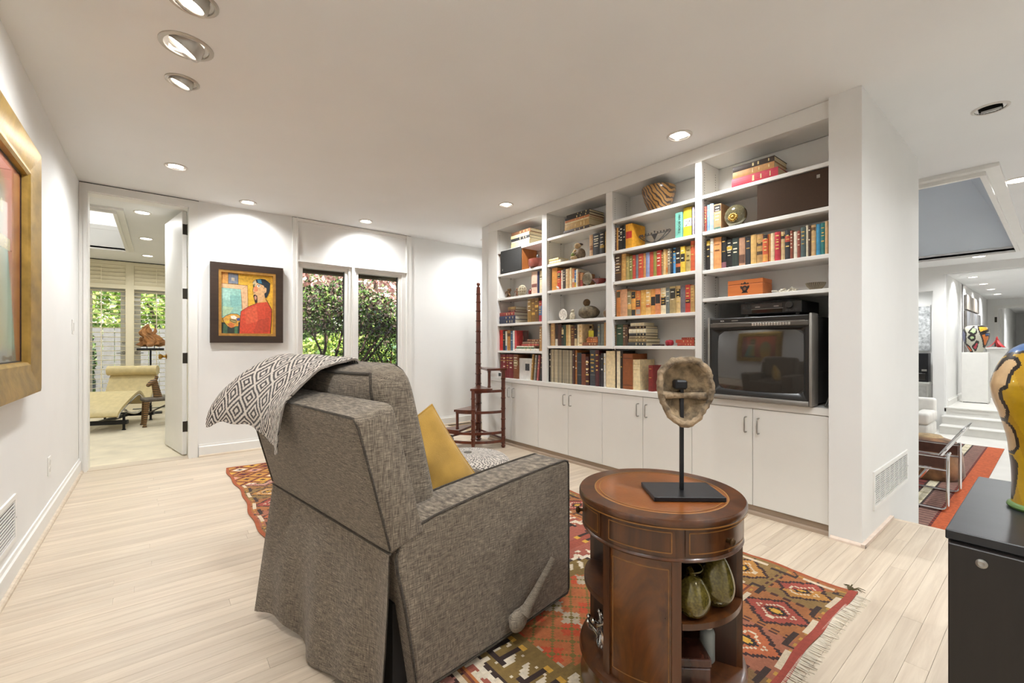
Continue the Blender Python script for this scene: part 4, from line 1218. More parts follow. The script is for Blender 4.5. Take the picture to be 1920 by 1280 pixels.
# third bay
loc, wd, h = span(1208.2, 1263.8, 352.5, 2, 0, .10)
g = thing('carved_wooden_bowl', 'large tiger-striped brown wooden bowl on the third bay top shelf', 'bowl', loc)
r = wd / 2 * .98
prof = [(r * .50, 0), (r * .60, h * .06), (r * .84, h * .45), (r * .97, h * .8), (r, h * .97), (r * .97, h), (r * .93, h * .97), (r * .80, h * .45), (r * .5, h * .1), (0, h * .09)]
mt, nt, bb = _new('tiger_wood')
n, l = nt.nodes, nt.links
tc = n.new('ShaderNodeTexCoord'); mp = n.new('ShaderNodeMapping'); mp.inputs['Rotation'].default_value = (0.5, .3, 0)
wv = n.new('ShaderNodeTexWave'); wv.inputs['Scale'].default_value = 13; wv.inputs['Distortion'].default_value = 5.5; wv.inputs['Detail'].default_value = 1.5; wv.inputs['Detail Scale'].default_value = 1.2
wv.bands_direction = 'Y'
rp = n.new('ShaderNodeValToRGB'); rp.color_ramp.elements[0].position = .62; rp.color_ramp.elements[1].position = .78
rp.color_ramp.elements[0].color = lin('#8a6433') + (1,); rp.color_ramp.elements[1].color = lin('#2e1d10') + (1,)
l.new(tc.outputs['Object'], mp.inputs['Vector']); l.new(mp.outputs[0], wv.inputs['Vector']); l.new(wv.outputs['Fac'], rp.inputs['Fac']); l.new(rp.outputs['Color'], bb.inputs['Base Color'])
bb.inputs['Roughness'].default_value = .3; bb.inputs['Coat Weight'].default_value = .3
MB().lathe(prof, 40).build('bowl', mt, g, 50)
loc, wd, h = span(1200.5, 1255.5, 430, 2, 1, .07)
g = thing('menorah', 'low silver candelabrum with nine small cups on curved arms, third bay', 'candelabrum', loc)
IRON = M('pewter', '#4a4846', .4, .7, var=.1)
h = .098
MB().lathe([(.026, 0), (.028, .004), (.012, .010), (.006, .022), (.006, .03)], 18).build('base', IRON, g, 50)
for s_ in (-1, 1):
    c1 = [(0, s_ * wd * (.02 + .50 * t), .022 + .058 * t ** 2 + .0 * t) for t in [i / 12 for i in range(13)]]
    c1 += [(0, s_ * wd * (.52 + .02 * math.sin(k)), .080 + .012 * k / 3) for k in (1, 2, 3)] + [(0, s_ * wd * .48, .096), (0, s_ * wd * .455, .09)]
    MB().tube(c1, .0035, 7).build('arm', IRON, g, 60)
    c2 = [(-.006, s_ * wd * (.02 + .38 * t), .018 + .058 * t ** 1.7) for t in [i / 10 for i in range(11)]] + [(-.006, s_ * wd * .415, .083), (-.006, s_ * wd * .40, .09)]
    MB().tube(c2, .003, 7).build('arm', IRON, g, 60)
MB().tube([(0, -wd * .5, .083), (0, wd * .5, .083)], .0028, 6).build('crossbar', IRON, g)
MB().prism([(-.026, .080), (.026, .080), (0, .034)], -.002, .002, 'x').build('centre_plate', IRON, g)
for k in range(9):
    y = wd * (-.42 + .84 * k / 8)
    zc = .083 if k != 4 else .092
    MB().lathe([(.0022, zc - .004), (.003, zc + .004), (.0065, zc + .011), (.0065, zc + .014), (.003, zc + .012)], 10, (0, y)).build('candle_cup', IRON, g, 50)
loc, wd, h = span(1218, 1242, 644, 2, 4, .02)
g = thing('bead_string', 'string of dark beads lying beside the flat stack, third bay', 'beads', loc)
b = MB()
for k in range(16):
    a = 2 * PI * k / 16
    b.ball((.03 + .018 * math.sin(a), .045 * math.cos(a), .007), .0075, 8, 6)
b.build('bead', M('dark_bead', '#3a2a24', .35), g, 60)
MB().tube([(.03 + .018 * math.sin(2 * PI * k / 24), .045 * math.cos(2 * PI * k / 24), .007) for k in range(24)], .0015, 5, closed=True).build('cord', M('bead_cord', '#5a463a', .8), g)
loc, wd, h = span(1248.5, 1262.5, 635.5, 2, 4, .05)
g = thing('red_coral_ball', 'crimson crumpled rosette ornament alone on third bay fifth shelf', 'ornament', loc)
CR = M('crimson_cloth', '#8e1020', .7, var=.15, scale=60)
for k in range(9):
    a = 2 * PI * k / 8
    c_ = (0, 0, h * .5) if k == 8 else (wd * .22 * math.cos(a), wd * .24 * math.sin(a), h * (.45 + .08 * math.sin(3 * a)))
    blob('petal', c_, (wd * .27, wd * .27, h * .44 if k == 8 else h * .36), CR, g, .12, 30 + k, 12, 8)
# television bay
loc, wd, h = span(1357, 1402, 388, 3, 1, .055)
g = thing('glass_globe', 'round glass paperweight with gold flower inside, television bay second shelf', 'paperweight', loc)
r = wd / 2 * .95
gm, nt, bb = _new('paperweight_glass')
bb.inputs['Base Color'].default_value = lin('#b9b08c') + (1,); bb.inputs['Roughness'].default_value = .06; bb.inputs['Metallic'].default_value = .35; bb.inputs['Coat Weight'].default_value = 1.0
nn = nt.nodes.new('ShaderNodeTexNoise'); nn.inputs['Scale'].default_value = 14; rp = nt.nodes.new('ShaderNodeValToRGB'); rp.color_ramp.elements[0].color = lin('#3c3828') + (1,); rp.color_ramp.elements[1].color = lin('#7d7556') + (1,)
nt.links.new(nn.outputs['Fac'], rp.inputs['Fac']); nt.links.new(rp.outputs['Color'], bb.inputs['Base Color'])
MB().ball((0, 0, r), (r * .55, r, r), 30, 20).build('globe', gm, g, 60)
fl_ = MB()
for k in range(11):
    a = 2 * PI * k / 11
    fl_.ball((-r * .50, r * .30 * math.cos(a), r * .80 + r * .26 * math.sin(a)), (r * .10, r * .15, r * .13), 8, 6)
fl_.ball((-r * .52, 0, r * .80), (r * .12, r * .2, r * .18), 10, 7)
fl_.build('gold_flower', M('gold_leaf', '#a8843a', .35, .7, var=.3, scale=60), g, 60)
MB().lathe([(r * .35, 0), (r * .38, .004), (r * .30, .008), (0, .008)], 18).build('foot', M('globe_foot', '#7c755c', .2), g, 50)
loc, wd, h = span(1364.5, 1430.5, 531, 3, 3, .03)
g = thing('wooden_box', 'orange wooden box with black crest on the front, above the television', 'box', loc)
ORW = M_wood('orange_wood', '#b8602c', '#cf7a3c', 8, (1, .1, 1), .45)
h = .103
MB().rbox(0, .14, -wd / 2, wd / 2, 0, h * .72, .002, 1).build('box_base', ORW, g)
MB().rbox(0, .14, -wd / 2, wd / 2, h * .735, h, .002, 1).build('lid', ORW, g)
e = MB().prism([(.019 * math.cos(t * PI / 10), h * .42 + .021 * math.sin(t * PI / 10)) for t in range(20)], -.0012, 0, 'x')
e.prism([(-.026, h * .70), (.026, h * .70), (.02, h * .80), (.012, h * .74), (0, h * .86), (-.012, h * .74), (-.02, h * .80)], -.0012, 0, 'x')
e.prism([(-.022, h * .16), (.022, h * .16), (.012, h * .26), (-.012, h * .26)], -.0012, 0, 'x').prism([(-.030, h * .60), (-.016, h * .60), (-.016, h * .45), (-.024, h * .40)], -.0012, 0, 'x').prism([(.030, h * .60), (.016, h * .60), (.016, h * .45), (.024, h * .40)], -.0012, 0, 'x')
e.build('crest', M('black_crest_print', '#2a1c16', .6), g)
MB().prism([(.009 * math.cos(t * PI / 8), h * .42 + .010 * math.sin(t * PI / 8)) for t in range(16)], -.0022, -.0012, 'x').build('crest_boss', M('crest_brown', '#7a4a2c', .6), g)
loc, wd, h = span(1456, 1494, 541, 3, 3, .06)
g = thing('coral_branch', 'small white coral branch lying between orange box and ribbed bowl', 'coral', loc)
COR = M('white_coral', '#ded6c4', .8, var=.08, scale=60, bump=.3, bscale=200)
rr = random.Random(5)
for k in range(12):
    y = wd * (-.45 + .9 * k / 11)
    b = MB()
    b.tube([(0, y, .005), (rr.uniform(-.02, .02), y + rr.uniform(-.015, .015), .014), (rr.uniform(-.03, .03), y + rr.uniform(-.025, .025), rr.uniform(.012, .03))], [.006, .005, .003], 6)
    b.build('twig', COR, g, 60)
MB().tube([(0, -wd * .47, .006), (.008, -wd * .2, .008), (-.006, wd * .1, .007), (0, wd * .45, .006)], [.004, .006, .006, .004], 7).build('stem', COR, g, 60)
loc, wd, h = span(1510, 1549.5, 529.5, 3, 3, .07)
g = thing('ribbed_bowl', 'small dark ribbed bowl on the right of the shelf above television', 'bowl', loc)
r = wd / 2 * .92; h = .042
DBOWL = M('dark_ribbed_wood', '#3a2e24', .5, var=.15, scale=40)
MB().lathe([(r * .4, 0), (r * .5, .004), (r * .85, h * .6), (r, h), (r * .95, h), (r * .78, h * .6), (r * .4, .008), (0, .007)], 30).build('bowl', DBOWL, g, 50)
b = MB()
for k in range(30):
    a = 2 * PI * k / 30
    b.tube([(r * .5 * math.cos(a), r * .5 * math.sin(a), .004), (r * .87 * math.cos(a + .12), r * .87 * math.sin(a + .12), h * .6), (r * 1.01 * math.cos(a + .22), r * 1.01 * math.sin(a + .22), h)], .0026, 5)
b.build('ribs', M('pale_rib', '#8d7f68', .5), g, 60)

# ---------------------------------------------------------------- television
tvc = (2.875, 1.184, CT + .0008)
g = thing('television', 'old silver and black tube television with curved dark screen in the bookcase', 'television', tvc)
TW, TH = .606, .528
hw = TW / 2
SILV = M('silver_plastic', '#8f8b85', .35, .5, var=.03)
BLKP = M('black_plastic', '#161514', .35, var=.05)
DGR = M('charcoal_plastic', '#2b2927', .5, var=.05)
b = MB()
b.rbox(.03, .32, -hw + .004, hw - .004, .012, TH - .004, .008, 2)
b.add([(.32, -hw + .02, .03), (.32, hw - .02, .03), (.32, hw - .02, TH - .03), (.32, -hw + .02, TH - .03), (.58, -.16, .06), (.58, .16, .06), (.58, .16, .36), (.58, -.16, .36)], [(0, 4, 5, 1), (1, 5, 6, 2), (2, 6, 7, 3), (3, 7, 4, 0), (4, 7, 6, 5)])
b.build('rear_housing', DGR, g, 30)
for sy in (-1, 1):
    MB().rbox(0, .11, sy * (hw - .008) - .008, sy * (hw - .008) + .008, 0.004, TH + .012, .007, 2).build('side_pillar', SILV, g, 40)
MB().rbox(-.004, .09, -hw + .0165, hw - .0165, .006, .034, .004, 2).build('lower_trim', SILV, g, 40)
# bezel as a sloped frame around the screen
y0, y1, z0, z1 = -hw + .0165, hw - .0165, .036, TH - .060
sy0, sy1, sz0, sz1 = y0 + .034, y1 - .048, z0 + .036, z1 - .022
def rrect(a0, a1, b0, b1, r, n=6):
    pts = []
    for cx, cy, t0 in ((a1 - r, b1 - r, 0), (a0 + r, b1 - r, 90), (a0 + r, b0 + r, 180), (a1 - r, b0 + r, 270)):
        for k in range(n + 1):
            t = R(t0 + 90 * k / n)
            pts.append((cx + r * math.cos(t), cy + r * math.sin(t)))
    return pts
o_ = rrect(y0, y1, z0, z1, .004); m_ = rrect(y0 + .018, y1 - .018, z0 + .012, z1 - .010, .008); i_ = rrect(sy0, sy1, sz0, sz1, .028)
N = len(o_)
b = MB()
vs = [(.004, p[0], p[1]) for p in o_] + [(.006, p[0], p[1]) for p in m_] + [(.030, p[0], p[1]) for p in i_] + [(.06, p[0], p[1]) for p in o_]
fs = []
for k in range(N):
    j = (k + 1) % N
    fs += [(k, j, N + j, N + k), (N + k, N + j, 2 * N + j, 2 * N + k), (3 * N + k, 3 * N + j, j, k)]
b.add(vs, fs)
b.build('bezel', BLKP, g, 40)
b = MB()
def scr(u_, v_):
    y, z = sy0 - .004 + (sy1 - sy0 + .008) * u_, sz0 - .004 + (sz1 - sz0 + .008) * v_
    e_ = (1 - (2 * u_ - 1) ** 2) * .5 + (1 - (2 * v_ - 1) ** 2) * .5
    return (.034 - .024 * e_, y, z)
b.grid(scr, 24, 18)
sm = M('tube_glass', '#2e2c29', .06, 0, 1.0, var=.01)
sm.node_tree.nodes['Principled BSDF'].inputs['Specular IOR Level'].default_value = 1.0
sm.node_tree.nodes['Principled BSDF'].inputs['Coat Weight'].default_value = .25
sm.node_tree.nodes['Principled BSDF'].inputs['Coat Roughness'].default_value = .03
b.build('screen', sm, g, 60)
# control strip along the top with a row of silver keys
MB().rbox(-.002, .08, -hw + .0165, hw - .0165, TH - .058, TH - .030, .004, 1).build('control_strip', M('dark_silver_strip', '#5a5650', .35, .5), g)
MB().rbox(.004, .08, -hw + .0165, hw - .0165, TH - .029, TH + .002, .004, 1).build('top_strip', BLKP, g)
MB().box(-.001, .003, -hw + .036, hw - .036, TH - .0305, TH - .0275).build('pinstripe', SILV, g)
for k in range(14):
    y = .012 - k * .0155
    MB().rbox(-.0055, -.002, y - .0055, y + .0055, TH - .053, TH - .037, .001, 1).build('key', M('key_silver', '#b5b1aa', .3, .6), g)
MB().box(.0028, .0038, .105, .145, TH - .019, TH - .013).build('printed_mark', SILV, g)
for s_, yy_ in (('RCA', .205),):
    text_part('brand_lettering', s_, .012, LW_, g, (.0035, yy_, TH - .016), Matrix(((0, 0, -1), (-1, 0, 0), (0, 1, 0))).to_euler())
MB().rbox(.13, .30, -hw + .001, -hw + .004, .20, .43, .001, 1).build('side_speaker_panel', BLKP, g)
MB().box(.05, .50, -hw + .05, hw - .05, 0, .014).build('plinth', DGR, g)
# ---------------------------------------------------------------- video recorder
vy0, vy1 = 1.303, .956
g = thing('video_recorder', 'black video cassette recorder lying on top of the television', 'video recorder', (2.95, (vy0 + vy1) / 2, CT + TH + .0128))
w2 = (vy0 - vy1) / 2
VH_ = .084
MB().rbox(.006, .30, -w2, w2, .010, VH_, .003, 1).build('case', M('black_vcr_metal', '#201f1e', .45, .2, var=.05), g)
MB().rbox(0, .02, -w2, w2, .012, VH_ - .002, .003, 1).build('front_panel', BLKP, g)
MB().rbox(-.003, .001, -w2 * .42, w2 * .60, .045, .074, .002, 1).build('tape_flap', M('tape_flap_black', '#2c2b2a', .25), g)
MB().box(-.0035, -.001, -w2 * .44, w2 * .62, .0405, .0425).build('trim_line', SILV, g)
MB().rbox(-.002, .001, -w2 * .42, w2 * .60, .016, .038, .001, 1).build('display_window', M('display_black', '#0e0e10', .1), g)
MB().lathe([(0, 0), (.020, 0), (.022, -.006), (.019, -.012), (0, -.012)], 22).xf(Matrix.Translation((0, -w2 * .64, .058)) @ Matrix.Rotation(R(90), 4, 'Y')).build('jog_dial', M('dial_black', '#282726', .3), g, 40)
for k in range(3):
    for j in range(2):
        MB().rbox(-.003, 0, w2 * .70 + k * .016 - .006, w2 * .70 + k * .016 + .006, .052 + j * .012 - .004, .052 + j * .012 + .004, .001, 1).build('button', DGR, g)
for k in range(4):
    MB().rbox(-.003, 0, -w2 * .55 - k * .017 - .006, -w2 * .55 - k * .017 + .006, .018, .028, .001, 1).build('button', DGR, g)
for yy_ in (w2 * .40, -w2 * .22):
    MB().box(-.0036, -.003, yy_ - .014, yy_ + .014, .052, .058).build('printed_mark', SILV, g)
for sx in (.03, .27):
    for sy in (-1, 1):
        MB().lathe([(.010, 0), (.011, .010)], 10, (sx, sy * (w2 - .03))).build('foot', BLKP, g)
# cable behind the set
cb = MB().tube([(3.03, .842, CT + .006), (2.99, .850, CT + .006), (2.965, .838, CT + .02), (2.975, .826, CT + .06), (3.01, .824, CT + .10)], .003, 7).build('power_cable', M('grey_cable', '#8a8a86', .5))
tag(cb, 'thin grey cable looping beside the television at the bookcase end', 'cable')
# ================================================================== RECLINER
CHA = R(8.0)
CHC = (0.845, 1.672, 0.0078)
FAB = M_weave('grey_brown_tweed', '#302923', '#6f6457', '#aa9d89', 820)
PIPE = M_weave('piping_tweed', '#241f1a', '#3f3830', '#5c5348', 620)
rc = thing('recliner_armchair', 'grey-brown tweed recliner armchair seen from behind with a side lever', 'armchair', CHC, CHA)
def loft(prof_a, prof_b, y0, y1):
    pass
def arm(sy):
    """upholstered arm: rounded-rear side profile pushed across its width, corners softened"""
    top = [(-.318, .035), (-.335, .14), (-.362, .30), (-.388, .42), (-.392, .462), (-.375, .500), (-.34, .525), (-.26, .543), (-.10, .560), (.10, .574), (.30, .583), (.400, .585), (.420, .578), (.428, .562), (.430, .32), (.430, .05), (.42, .030), (0, .025)]
    yo, yi = sy * .455, sy * .285
    b = MB()
    n = len(top)
    cx, cz = 0.0, .3
    def ring(y, k):
        return [(cx + (p[0] - cx) * k + (0), y, cz + (p[1] - cz) * k) for p in top]
    def ringo(y, d):
        out = []
        for i, p in enumerate(top):
            a, c = top[i - 1], top[(i + 1) % n]
            t = Vector((c[0] - a[0], c[1] - a[1])).normalized()
            nr = Vector((-t.y, t.x))
            if nr.dot(Vector((p[0] - cx, p[1] - cz))) < 0: nr = -nr
            out.append((p[0] - nr.x * d, y, p[1] - nr.y * d))
        return out
    s_ = 1 if sy > 0 else -1
    rings = [ringo(yo, .012), ringo(yo - s_ * .004, .004), ringo(yo - s_ * .014, 0), ringo(yi + s_ * .016, 0), ringo(yi + s_ * .004, .006), ringo(yi, .016)]
    vs = [p for r_ in rings for p in r_]
    fs = []
    for j in range(len(rings) - 1):
        for i in range(n):
            fs.append((j * n + i, j * n + (i + 1) % n, (j + 1) * n + (i + 1) % n, (j + 1) * n + i))
    fs += [tuple(range(n)), tuple((len(rings) - 1) * n + i for i in range(n - 1, -1, -1))]
    b.add(vs, fs)
    o = fix_normals(b.build('arm', FAB, rc, 50))
    pr = [(p[0], yo - s_ * .003, p[2]) for p in ringo(yo, .001)]
    MB().tube(pr, .0042, 7, closed=True).build('piping', PIPE, o, 60)
    pr = [(p[0], yo - s_ * .166, p[2]) for p in ringo(yo, .002)]
    MB().tube(pr[6:13], .0042, 7).build('piping', PIPE, o, 60)
    return o
arm(-1); arm(1)
SLAB_FN = []
def slab(mb, c_lo, c_hi, hw_lo, hw_hi, th, rnd, nu=18, nv=16, puff=0.0, e=4.5):
    """padded slab standing on the line c_lo -> c_hi (x,z), thickness th towards +normal, half widths hw"""
    a, b_ = Vector((c_lo[0], 0, c_lo[1])), Vector((c_hi[0], 0, c_hi[1]))
    d = (b_ - a)
    nrm = Vector((d.z, 0, -d.x)).normalized()
    def fn(u_, v_):
        t = 2 * PI * u_
        cu, su = math.cos(t), math.sin(t)
        sx = math.copysign(abs(cu) ** (2 / e), cu)
        sy_ = math.copysign(abs(su) ** (2 / e), su)
        k = 1 - abs(2 * v_ - 1) ** 9 * (1 - rnd)
        k2 = 1 - abs(2 * v_ - 1) ** 14 * .10
        hw = hw_lo + (hw_hi - hw_lo) * v_
        y = hw * sx * k2
        bul = 1 + puff * (1 - sx * sx) * (1 - (2 * v_ - 1) ** 2)
        x = th / 2 * sy_ * k * bul
        p = a + d * v_ + nrm * (th / 2 + x)
        return (p.x, y, p.z)
    SLAB_FN.append(fn)
    o0 = len(mb.v)
    mb.grid(fn, nu * 4, nv, cu=True)
    n = nu * 4
    mb.f += [tuple(o0 + i for i in range(n - 1, -1, -1)), tuple(o0 + nv * n + i for i in range(n))]
    mb.m += [0, 0]
    return mb
# outer back shell, leaning back
_d = Vector((-.512 + .405, 0, .868 - .470))
_L = _d.length
_d.normalize()
_n = Vector((_d.z, 0, -_d.x))
_m = Matrix(((_n.x, 0, _d.x, -.405), (0, 1, 0, 0), (_n.z, 0, _d.z, .470), (0, 0, 0, 1)))
sb_ = bmesh.new()
bmesh.ops.create_cube(sb_, size=1.0)
bmesh.ops.bevel(sb_, geom=sb_.edges[:], offset=.055, segments=4, profile=.6, affect='EDGES')
for q_ in sb_.verts:
    y_ = q_.co.y * .918
    z_ = (q_.co.z + .5)
    puff_ = .012 * (1 - (2 * abs(q_.co.y)) ** 4) * (1 - (2 * z_ - 1) ** 4)
    q_.co = Vector((q_.co.x * .115 + .055 + math.copysign(puff_, q_.co.x), y_, z_ * _L))
sh_ = fix_normals(MB().bm(sb_, 0, _m).build('back_shell', FAB, rc, 45))
shp = [tuple(_m @ Vector(p)) for p in ((-.001, -.455, .02), (-.001, -.457, .2), (-.001, -.455, _L - .03), (.0, -.44, _L - .004), (.0, 0, _L), (.0, .44, _L - .004), (-.001, .455, _L - .03), (-.001, .457, .2), (-.001, .455, .02))]
MB().tube(shp, .0036, 7).build('piping', PIPE, sh_, 60)
# loose back cushion: boxed sides with two lines of piping
cu = MB()
slab(cu, (-.27, .40), (-.412, .968), .335, .345, .168, .55, puff=.16, e=4.2, nu=30, nv=26)
cush = fix_normals(cu.build('back_cushion', FAB, rc, 60))
cfn = SLAB_FN[-1]
for ts, tops in (((.125, .375), 1), ((-.118, -.382), -1)):
    pts = [cfn(ts[0] % 1, k / 20) for k in range(20)]
    pts += [cfn((ts[0] + (ts[1] - ts[0]) * k / 16) % 1, .985) for k in range(17)]
    pts += [cfn(ts[1] % 1, k / 20) for k in range(19, -1, -1)]
    MB().tube(pts, .0056, 7).build('piping', PIPE, cush, 60)
# seat, front panel / footrest, base
fix_normals(MB().rbox(-.22, .40, -.283, .283, .27, .405, .045, 4).build('seat_cushion', FAB, rc, 60))
fix_normals(MB().rbox(.395, .455, -.28, .28, .06, .43, .028, 3).build('footrest', FAB, rc, 60))
MB().box(-.37, .37, -.40, .40, .045, .30).build('seat_frame', M('black_liner', '#191715', .9), rc)
MB().lathe([(.27, 0), (.285, .01), (.27, .03), (.10, .042), (.10, .05)], 32).build('swivel_base', BLACKM, rc, 40)
# skirt of cloth hanging from the shell at the back
def skirt(u_, v_):
    tl, tr = Vector((-.413, .452, .478)), Vector((-.413, -.452, .478))
    bl, br = Vector((-.480, .385, .015)), Vector((-.422, -.405, .012))
    top, bot = tl.lerp(tr, u_), bl.lerp(br, u_)
    p = top.lerp(bot, v_)
    p.x += -.016 * v_ * math.sin(u_ * 11 + 1.0) - .010 * v_ * math.sin(u_ * 23 + 2) - .012 * math.sin(v_ * PI) * math.sin(u_ * 6)
    p.z += .020 * v_ * math.sin(u_ * 9)
    if p.z < .004: p.z = .004
    return tuple(p)
sk = MB().grid(skirt, 40, 18)
nv_ = len(sk.v)
sk.v += [(p[0] + .004, p[1], p[2]) for p in sk.v]
sk.f += [tuple(reversed([i + nv_ for i in f_])) for f_ in sk.f]; sk.m += sk.m
sko = sk.build('rear_skirt', FAB, rc, 60)
MB().tube([(-.411, .455, .478), (-.414, 0, .480), (-.411, -.455, .478)], .004, 7).build('seam_piping', PIPE, rc, 60)
# lever
lv = thing_l = MB()
lv.tube([(.245, -.515, .258), (.224, -.512, .232), (.167, -.50, .166), (.122, -.492, .116), (.104, -.488, .098)], [.0105, .012, .0135, .018, .026], 12)
lv.ball((.085, -.482, .082), (.042, .022, .040), 18, 12)
lv.tube([(.08, -.45, .08), (.08, -.49, .08)], .018, 12)
lv.build('recline_lever', M_weave('lever_tweed', '#5d544a', '#8c8172', '#b0a493', 620), rc, 60)

# ---------------------------------------------------------------- throw over the back
def diamond_cols(U, V):
    """woven nested lozenges; U, V in lozenge units"""
    a = np.abs((U + .5) % 1.0 - .5) * 2
    b = np.abs((V + .5) % 1.0 - .5) * 2
    d = a + b
    d = np.minimum(d, 2 - d)
    k = (np.floor(d * 4.6) % 2)
    cream = np.array(lin('#d9cfc3')); dark = np.array(lin('#3a312c'))
    return np.where(k[..., None] > .5, dark, cream)
def cr(p, t):
    """catmull-rom along a list of vectors"""
    n = len(p) - 1
    x = min(max(t, 0), 1) * n
    i = min(int(x), n - 1)
    f_ = x - i
    P = lambda k: p[min(max(k, 0), n)]
    a, b_, c, d = P(i - 1), P(i), P(i + 1), P(i + 2)
    return .5 * ((2 * b_) + (c - a) * f_ + (2 * a - 5 * b_ + 4 * c - d) * f_ ** 2 + (3 * b_ - a - 3 * c + d) * f_ ** 3)
def cloth(name, rows, nu, nv, parent, uvscale, thick=.006, wr=.004, seed=1, m=None):
    V_ = [[Vector(p) for p in r_] for r_ in rows]
    rr_ = random.Random(seed)
    ph = [rr_.uniform(0, 6) for _ in range(6)]
    def fn(u_, v_):
        q_ = [cr(r_, u_) for r_ in V_]
        p = cr(q_, v_)
        w_ = wr * (math.sin(u_ * 17 + ph[0] + 3 * v_) + math.sin(v_ * 21 + ph[1] + 4 * u_) * .7 + .6 * math.sin((u_ + v_) * 31 + ph[2]))
        return Vector((p.x + w_ * .5, p.y + w_ * .2, p.z + w_ * .8))
    mb = MB()
    pts = [[fn(i / nu, j / nv) for i in range(nu + 1)] for j in range(nv + 1)]
    vs = [p for r_ in pts for p in r_]
    nrm = []
    for j in range(nv + 1):
        for i in range(nu + 1):
            du = pts[j][min(i + 1, nu)] - pts[j][max(i - 1, 0)]
            dv_ = pts[min(j + 1, nv)][i] - pts[max(j - 1, 0)][i]
            nn_ = du.cross(dv_)
            nrm.append(nn_.normalized() if nn_.length > 0 else Vector((0, 0, 1)))
    n = len(vs)
    fs = [(j * (nu + 1) + i, j * (nu + 1) + i + 1, (j + 1) * (nu + 1) + i + 1, (j + 1) * (nu + 1) + i) for j in range(nv) for i in range(nu)]
    nf = len(fs)
    mb.v = [tuple(p) for p in vs] + [tuple(p - q_ * thick) for p, q_ in zip(vs, nrm)]
    fs2 = [tuple(reversed([i + n for i in f_])) for f_ in fs]
    loop = [i for i in range(nu + 1)] + [k * (nu + 1) + nu for k in range(1, nv + 1)] + [nv * (nu + 1) + i for i in range(nu - 1, -1, -1)] + [k * (nu + 1) for k in range(nv - 1, 0, -1)]
    fs3 = [(loop[(k + 1) % len(loop)], loop[k], loop[k] + n, loop[(k + 1) % len(loop)] + n) for k in range(len(loop))]
    mb.f = fs + fs2 + fs3
    mb.m = [0] * len(mb.f)
    o = mb.build(name, m, parent, 70)
    ii, jj = np.meshgrid((np.arange(nu) + .5) / nu, (np.arange(nv) + .5) / nv)
    c = diamond_cols(ii * uvscale[0], jj * uvscale[1]).reshape(-1, 3)
    paint_mesh(o, np.concatenate([c, c, np.tile(np.array(lin('#8a8077')), (len(fs3), 1))]))
    return o
WOVEN = M_attr('woven_throw', .95, .6, 500, .15, sheen=.2)
# rows run across the chair (from the far, left side to the near end); columns from the front over the top and down the back; chair coordinates
rows = [
    [(-.30, .52, .80), (-.36, .50, .93), (-.44, .485, .985), (-.56, .47, .955), (-.635, .475, .865), (-.65, .49, .78)],
    [(-.24, .40, .86), (-.34, .39, 1.010), (-.45, .38, 1.035), (-.555, .36, .975), (-.60, .36, .885), (-.615, .365, .80)],
    [(-.22, .26, .90), (-.33, .26, 1.030), (-.44, .25, 1.042), (-.53, .22, .965), (-.565, .215, .885), (-.575, .225, .80)],
    [(-.22, .12, .93), (-.32, .12, 1.035), (-.425, .10, 1.040), (-.505, .07, .975), (-.552, .075, .88), (-.557, .09, .775)],
    [(-.235, .02, .95), (-.32, .01, 1.037), (-.41, -.01, 1.035), (-.475, -.01, .985), (-.545, .01, .885), (-.552, .03, .745)],
    [(-.25, -.07, .97), (-.32, -.085, 1.036), (-.385, -.08, 1.034), (-.45, -.06, 1.000), (-.535, -.02, .895), (-.550, .01, .725)]]
rows = [[(p[0], p[1] - (.05 if (j == 0) else 0), p[2] - .030) for p in r_] for j, r_ in enumerate(rows)]
tg = thing('throw_blanket', 'black and cream diamond-patterned throw draped over the recliner back', 'blanket', CHC, CHA)
cloth('woven_cloth', rows, 190, 190, tg, (4.6, 6.6), .007, .0045, 4, WOVEN)

# ---------------------------------------------------------------- mustard cushion
def pillow(name, label, loc, rot, size, thick, m, cat='cushion', seed=0, pinch=.08):
    g = thing(name, label, cat, loc)
    g.rotation_euler = rot
    rr_ = random.Random(seed)
    ph = [rr_.uniform(0, 6) for _ in range(4)]
    n = 34
    for s_ in (0,):
        mb = MB()
        for sg in (1, -1):
            def fn(u_, v_):
                x, y = 2 * u_ - 1, 2 * v_ - 1
                k = (1 - x * x) * (1 - y * y)
                z = sg * thick / 2 * max(k, 0) ** .42
                z += sg * .006 * k * (math.sin(x * 7 + ph[0] + y * 3) + math.sin(y * 8 + ph[1]))
                ex = 1 - pinch * (1 - abs(x) ** 2 * abs(y) ** 2) * (abs(x) ** 6 + abs(y) ** 6) * .5
                return (x * size / 2 * ex, y * size / 2 * ex, z)
            o0 = len(mb.v)
            mb.grid(fn, n, n)
            if sg < 0:
                mb.f[-n * n:] = [tuple(reversed(f_)) for f_ in mb.f[-n * n:]]
        mb.build('cover', m, g, 70)
        pts = []
        for k in range(80):
            t = k / 20
            i, f_ = int(t), t - int(t)
            x, y = [(-1 + 2 * f_, -1), (1, -1 + 2 * f_), (1 - 2 * f_, 1), (-1, 1 - 2 * f_)][i]
            ex = 1 - pinch * (1 - abs(x) ** 2 * abs(y) ** 2) * (abs(x) ** 6 + abs(y) ** 6) * .5
            pts.append((x * size / 2 * ex, y * size / 2 * ex, 0))
        MB().tube(pts, .004, 6, closed=True).build('edge_seam', m, g, 60)
    return g
MUST = M('mustard_velvet', '#b48c3c', .85, var=.08, scale=10, bump=.35, bscale=420, sheen=.25)
def chw(p):
    return Matrix.Translation(CHC) @ Matrix.Rotation(CHA, 4, 'Z') @ Vector(p)
